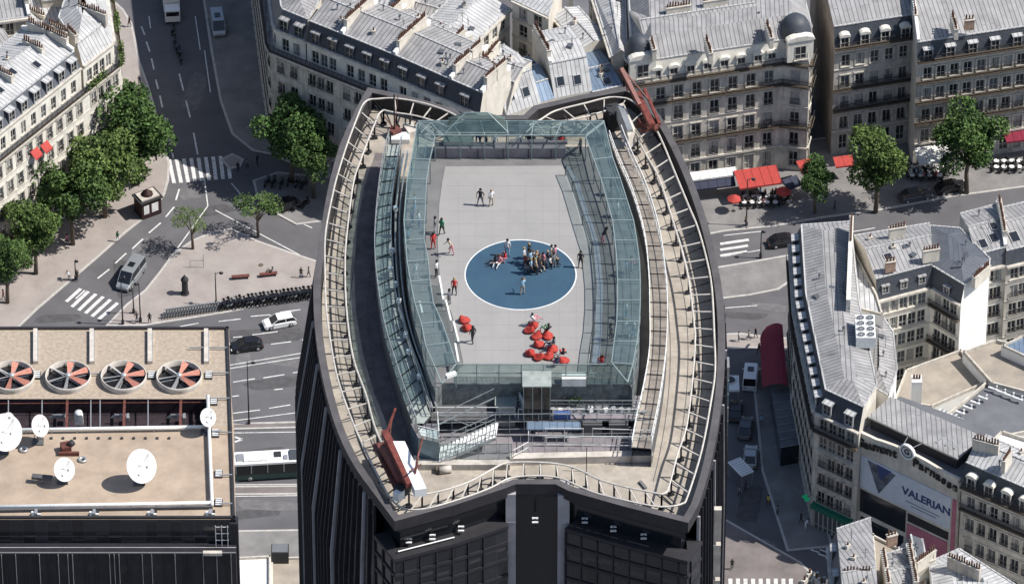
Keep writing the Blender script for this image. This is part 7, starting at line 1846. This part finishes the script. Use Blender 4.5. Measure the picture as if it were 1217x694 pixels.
# thin mast at the upper left corner
mb = MB(); p = at(469, 162, ZD); mb.tube([p, p + Vector((0, 0, 4.6))], .07, 'dark_plastic', 6); mb.box(p + Vector((0, 0, 0)), (.9, .9, .8), 'rust_red', base=True, rz=.6); mb.bar(p + Vector((0, 0, .8)), p + Vector((-.9, .5, 1.8)), .08, .08, 'rust_red'); mb.bar(p + Vector((0, 0, .6)), p + Vector((.3, 1.4, 3.5)), .05, .05, 'rust_red'); tag(mb.build('mast'), 'thin brown mast on a small winch base at the upper left of the tower roof', 'mast')
for i, (x, y, sx, sy, sz, m) in enumerate(((476, 167, 1.6, 1.1, .5, 'white_metal'), (488, 158, .9, 1.4, .6, 'panel_tan'), (492, 572 - 18, 1.2, .9, .6, 'panel_tan'))):
    mb = MB(); mb.box(at(x, y, ZD), (sx, sy, sz), m, base=True, rz=.4 * i); tag(mb.build('roof_box'), ('white tarpaulin-like box beside the mast base', 'small tan box against the glass at the upper left of the tower roof', 'tan box behind the lower left crane')[i], 'box')
mb = MB(); p = at(529, 562, ZD); mb.tube([p + Vector((-.5, 0, .3)), p + Vector((.5, .2, .3))], .32, 'panel_tan', 10); mb.box(p + Vector((-.6, .1, 0)), (.3, .5, .5), 'bark', base=True); tag(mb.build('tan_drum'), 'small tan drum lying on the deck near the lower left crane', 'drum')
mb = MB(); p = at(764, 577, ZD); mb.box(p, (.25, 1.0, .2), 'deck_mid', base=True, rz=.5); tag(mb.build('loose_board'), 'dark board lying on the deck near the lower right corner of the track', 'board')
mb = MB()
for x in (697, 697.5): mb.box(at(697, 560, ZD), (.06, .06, 2.6), 'steel', base=True)
tag(mb.build('thin_pole'), 'thin grey pole standing on the deck behind the front track', 'pole')
# terrace corner lamps, planters and bar counters
for x, y, m, l in ((536, 447, 'car_white', 'white camera housing at the lower left corner of the canopy'), (676, 487, 'green_sign', 'row of green planters below the terrace front'), (668, 496, 'cl_blue', 'bright blue crates on the lower gallery'), (682, 455, 'awning_white', 'pale table behind the front glass screen')):
    mb = MB(); s_ = {'car_white': (.9, .35, .3), 'green_sign': (1.4, .4, .5), 'cl_blue': (1.4, .5, .5), 'awning_white': (2.0, .9, .8)}[m]; z = {'car_white': ZC, 'green_sign': ZG, 'cl_blue': ZG, 'awning_white': ZT}[m]
    if m == 'green_sign':
        tn = []
        for _ in range(260): leaf(mb, at(680 + random.gauss(0, 7), 480, ZG) + Vector((0, random.gauss(0, .2), random.uniform(.2, .9))), .12, tn)
        o = mb.build('planter_plants'); set_tone(o, tn)
    else: mb.box(at(x, y, z), s_, m, base=True, rz=.0 if m != 'car_white' else .5); o = mb.build({'car_white': 'camera_housing', 'cl_blue': 'crate', 'awning_white': 'table'}[m])
    tag(o, l, {'car_white': 'camera', 'green_sign': 'plants', 'cl_blue': 'crates', 'awning_white': 'table'}[m])
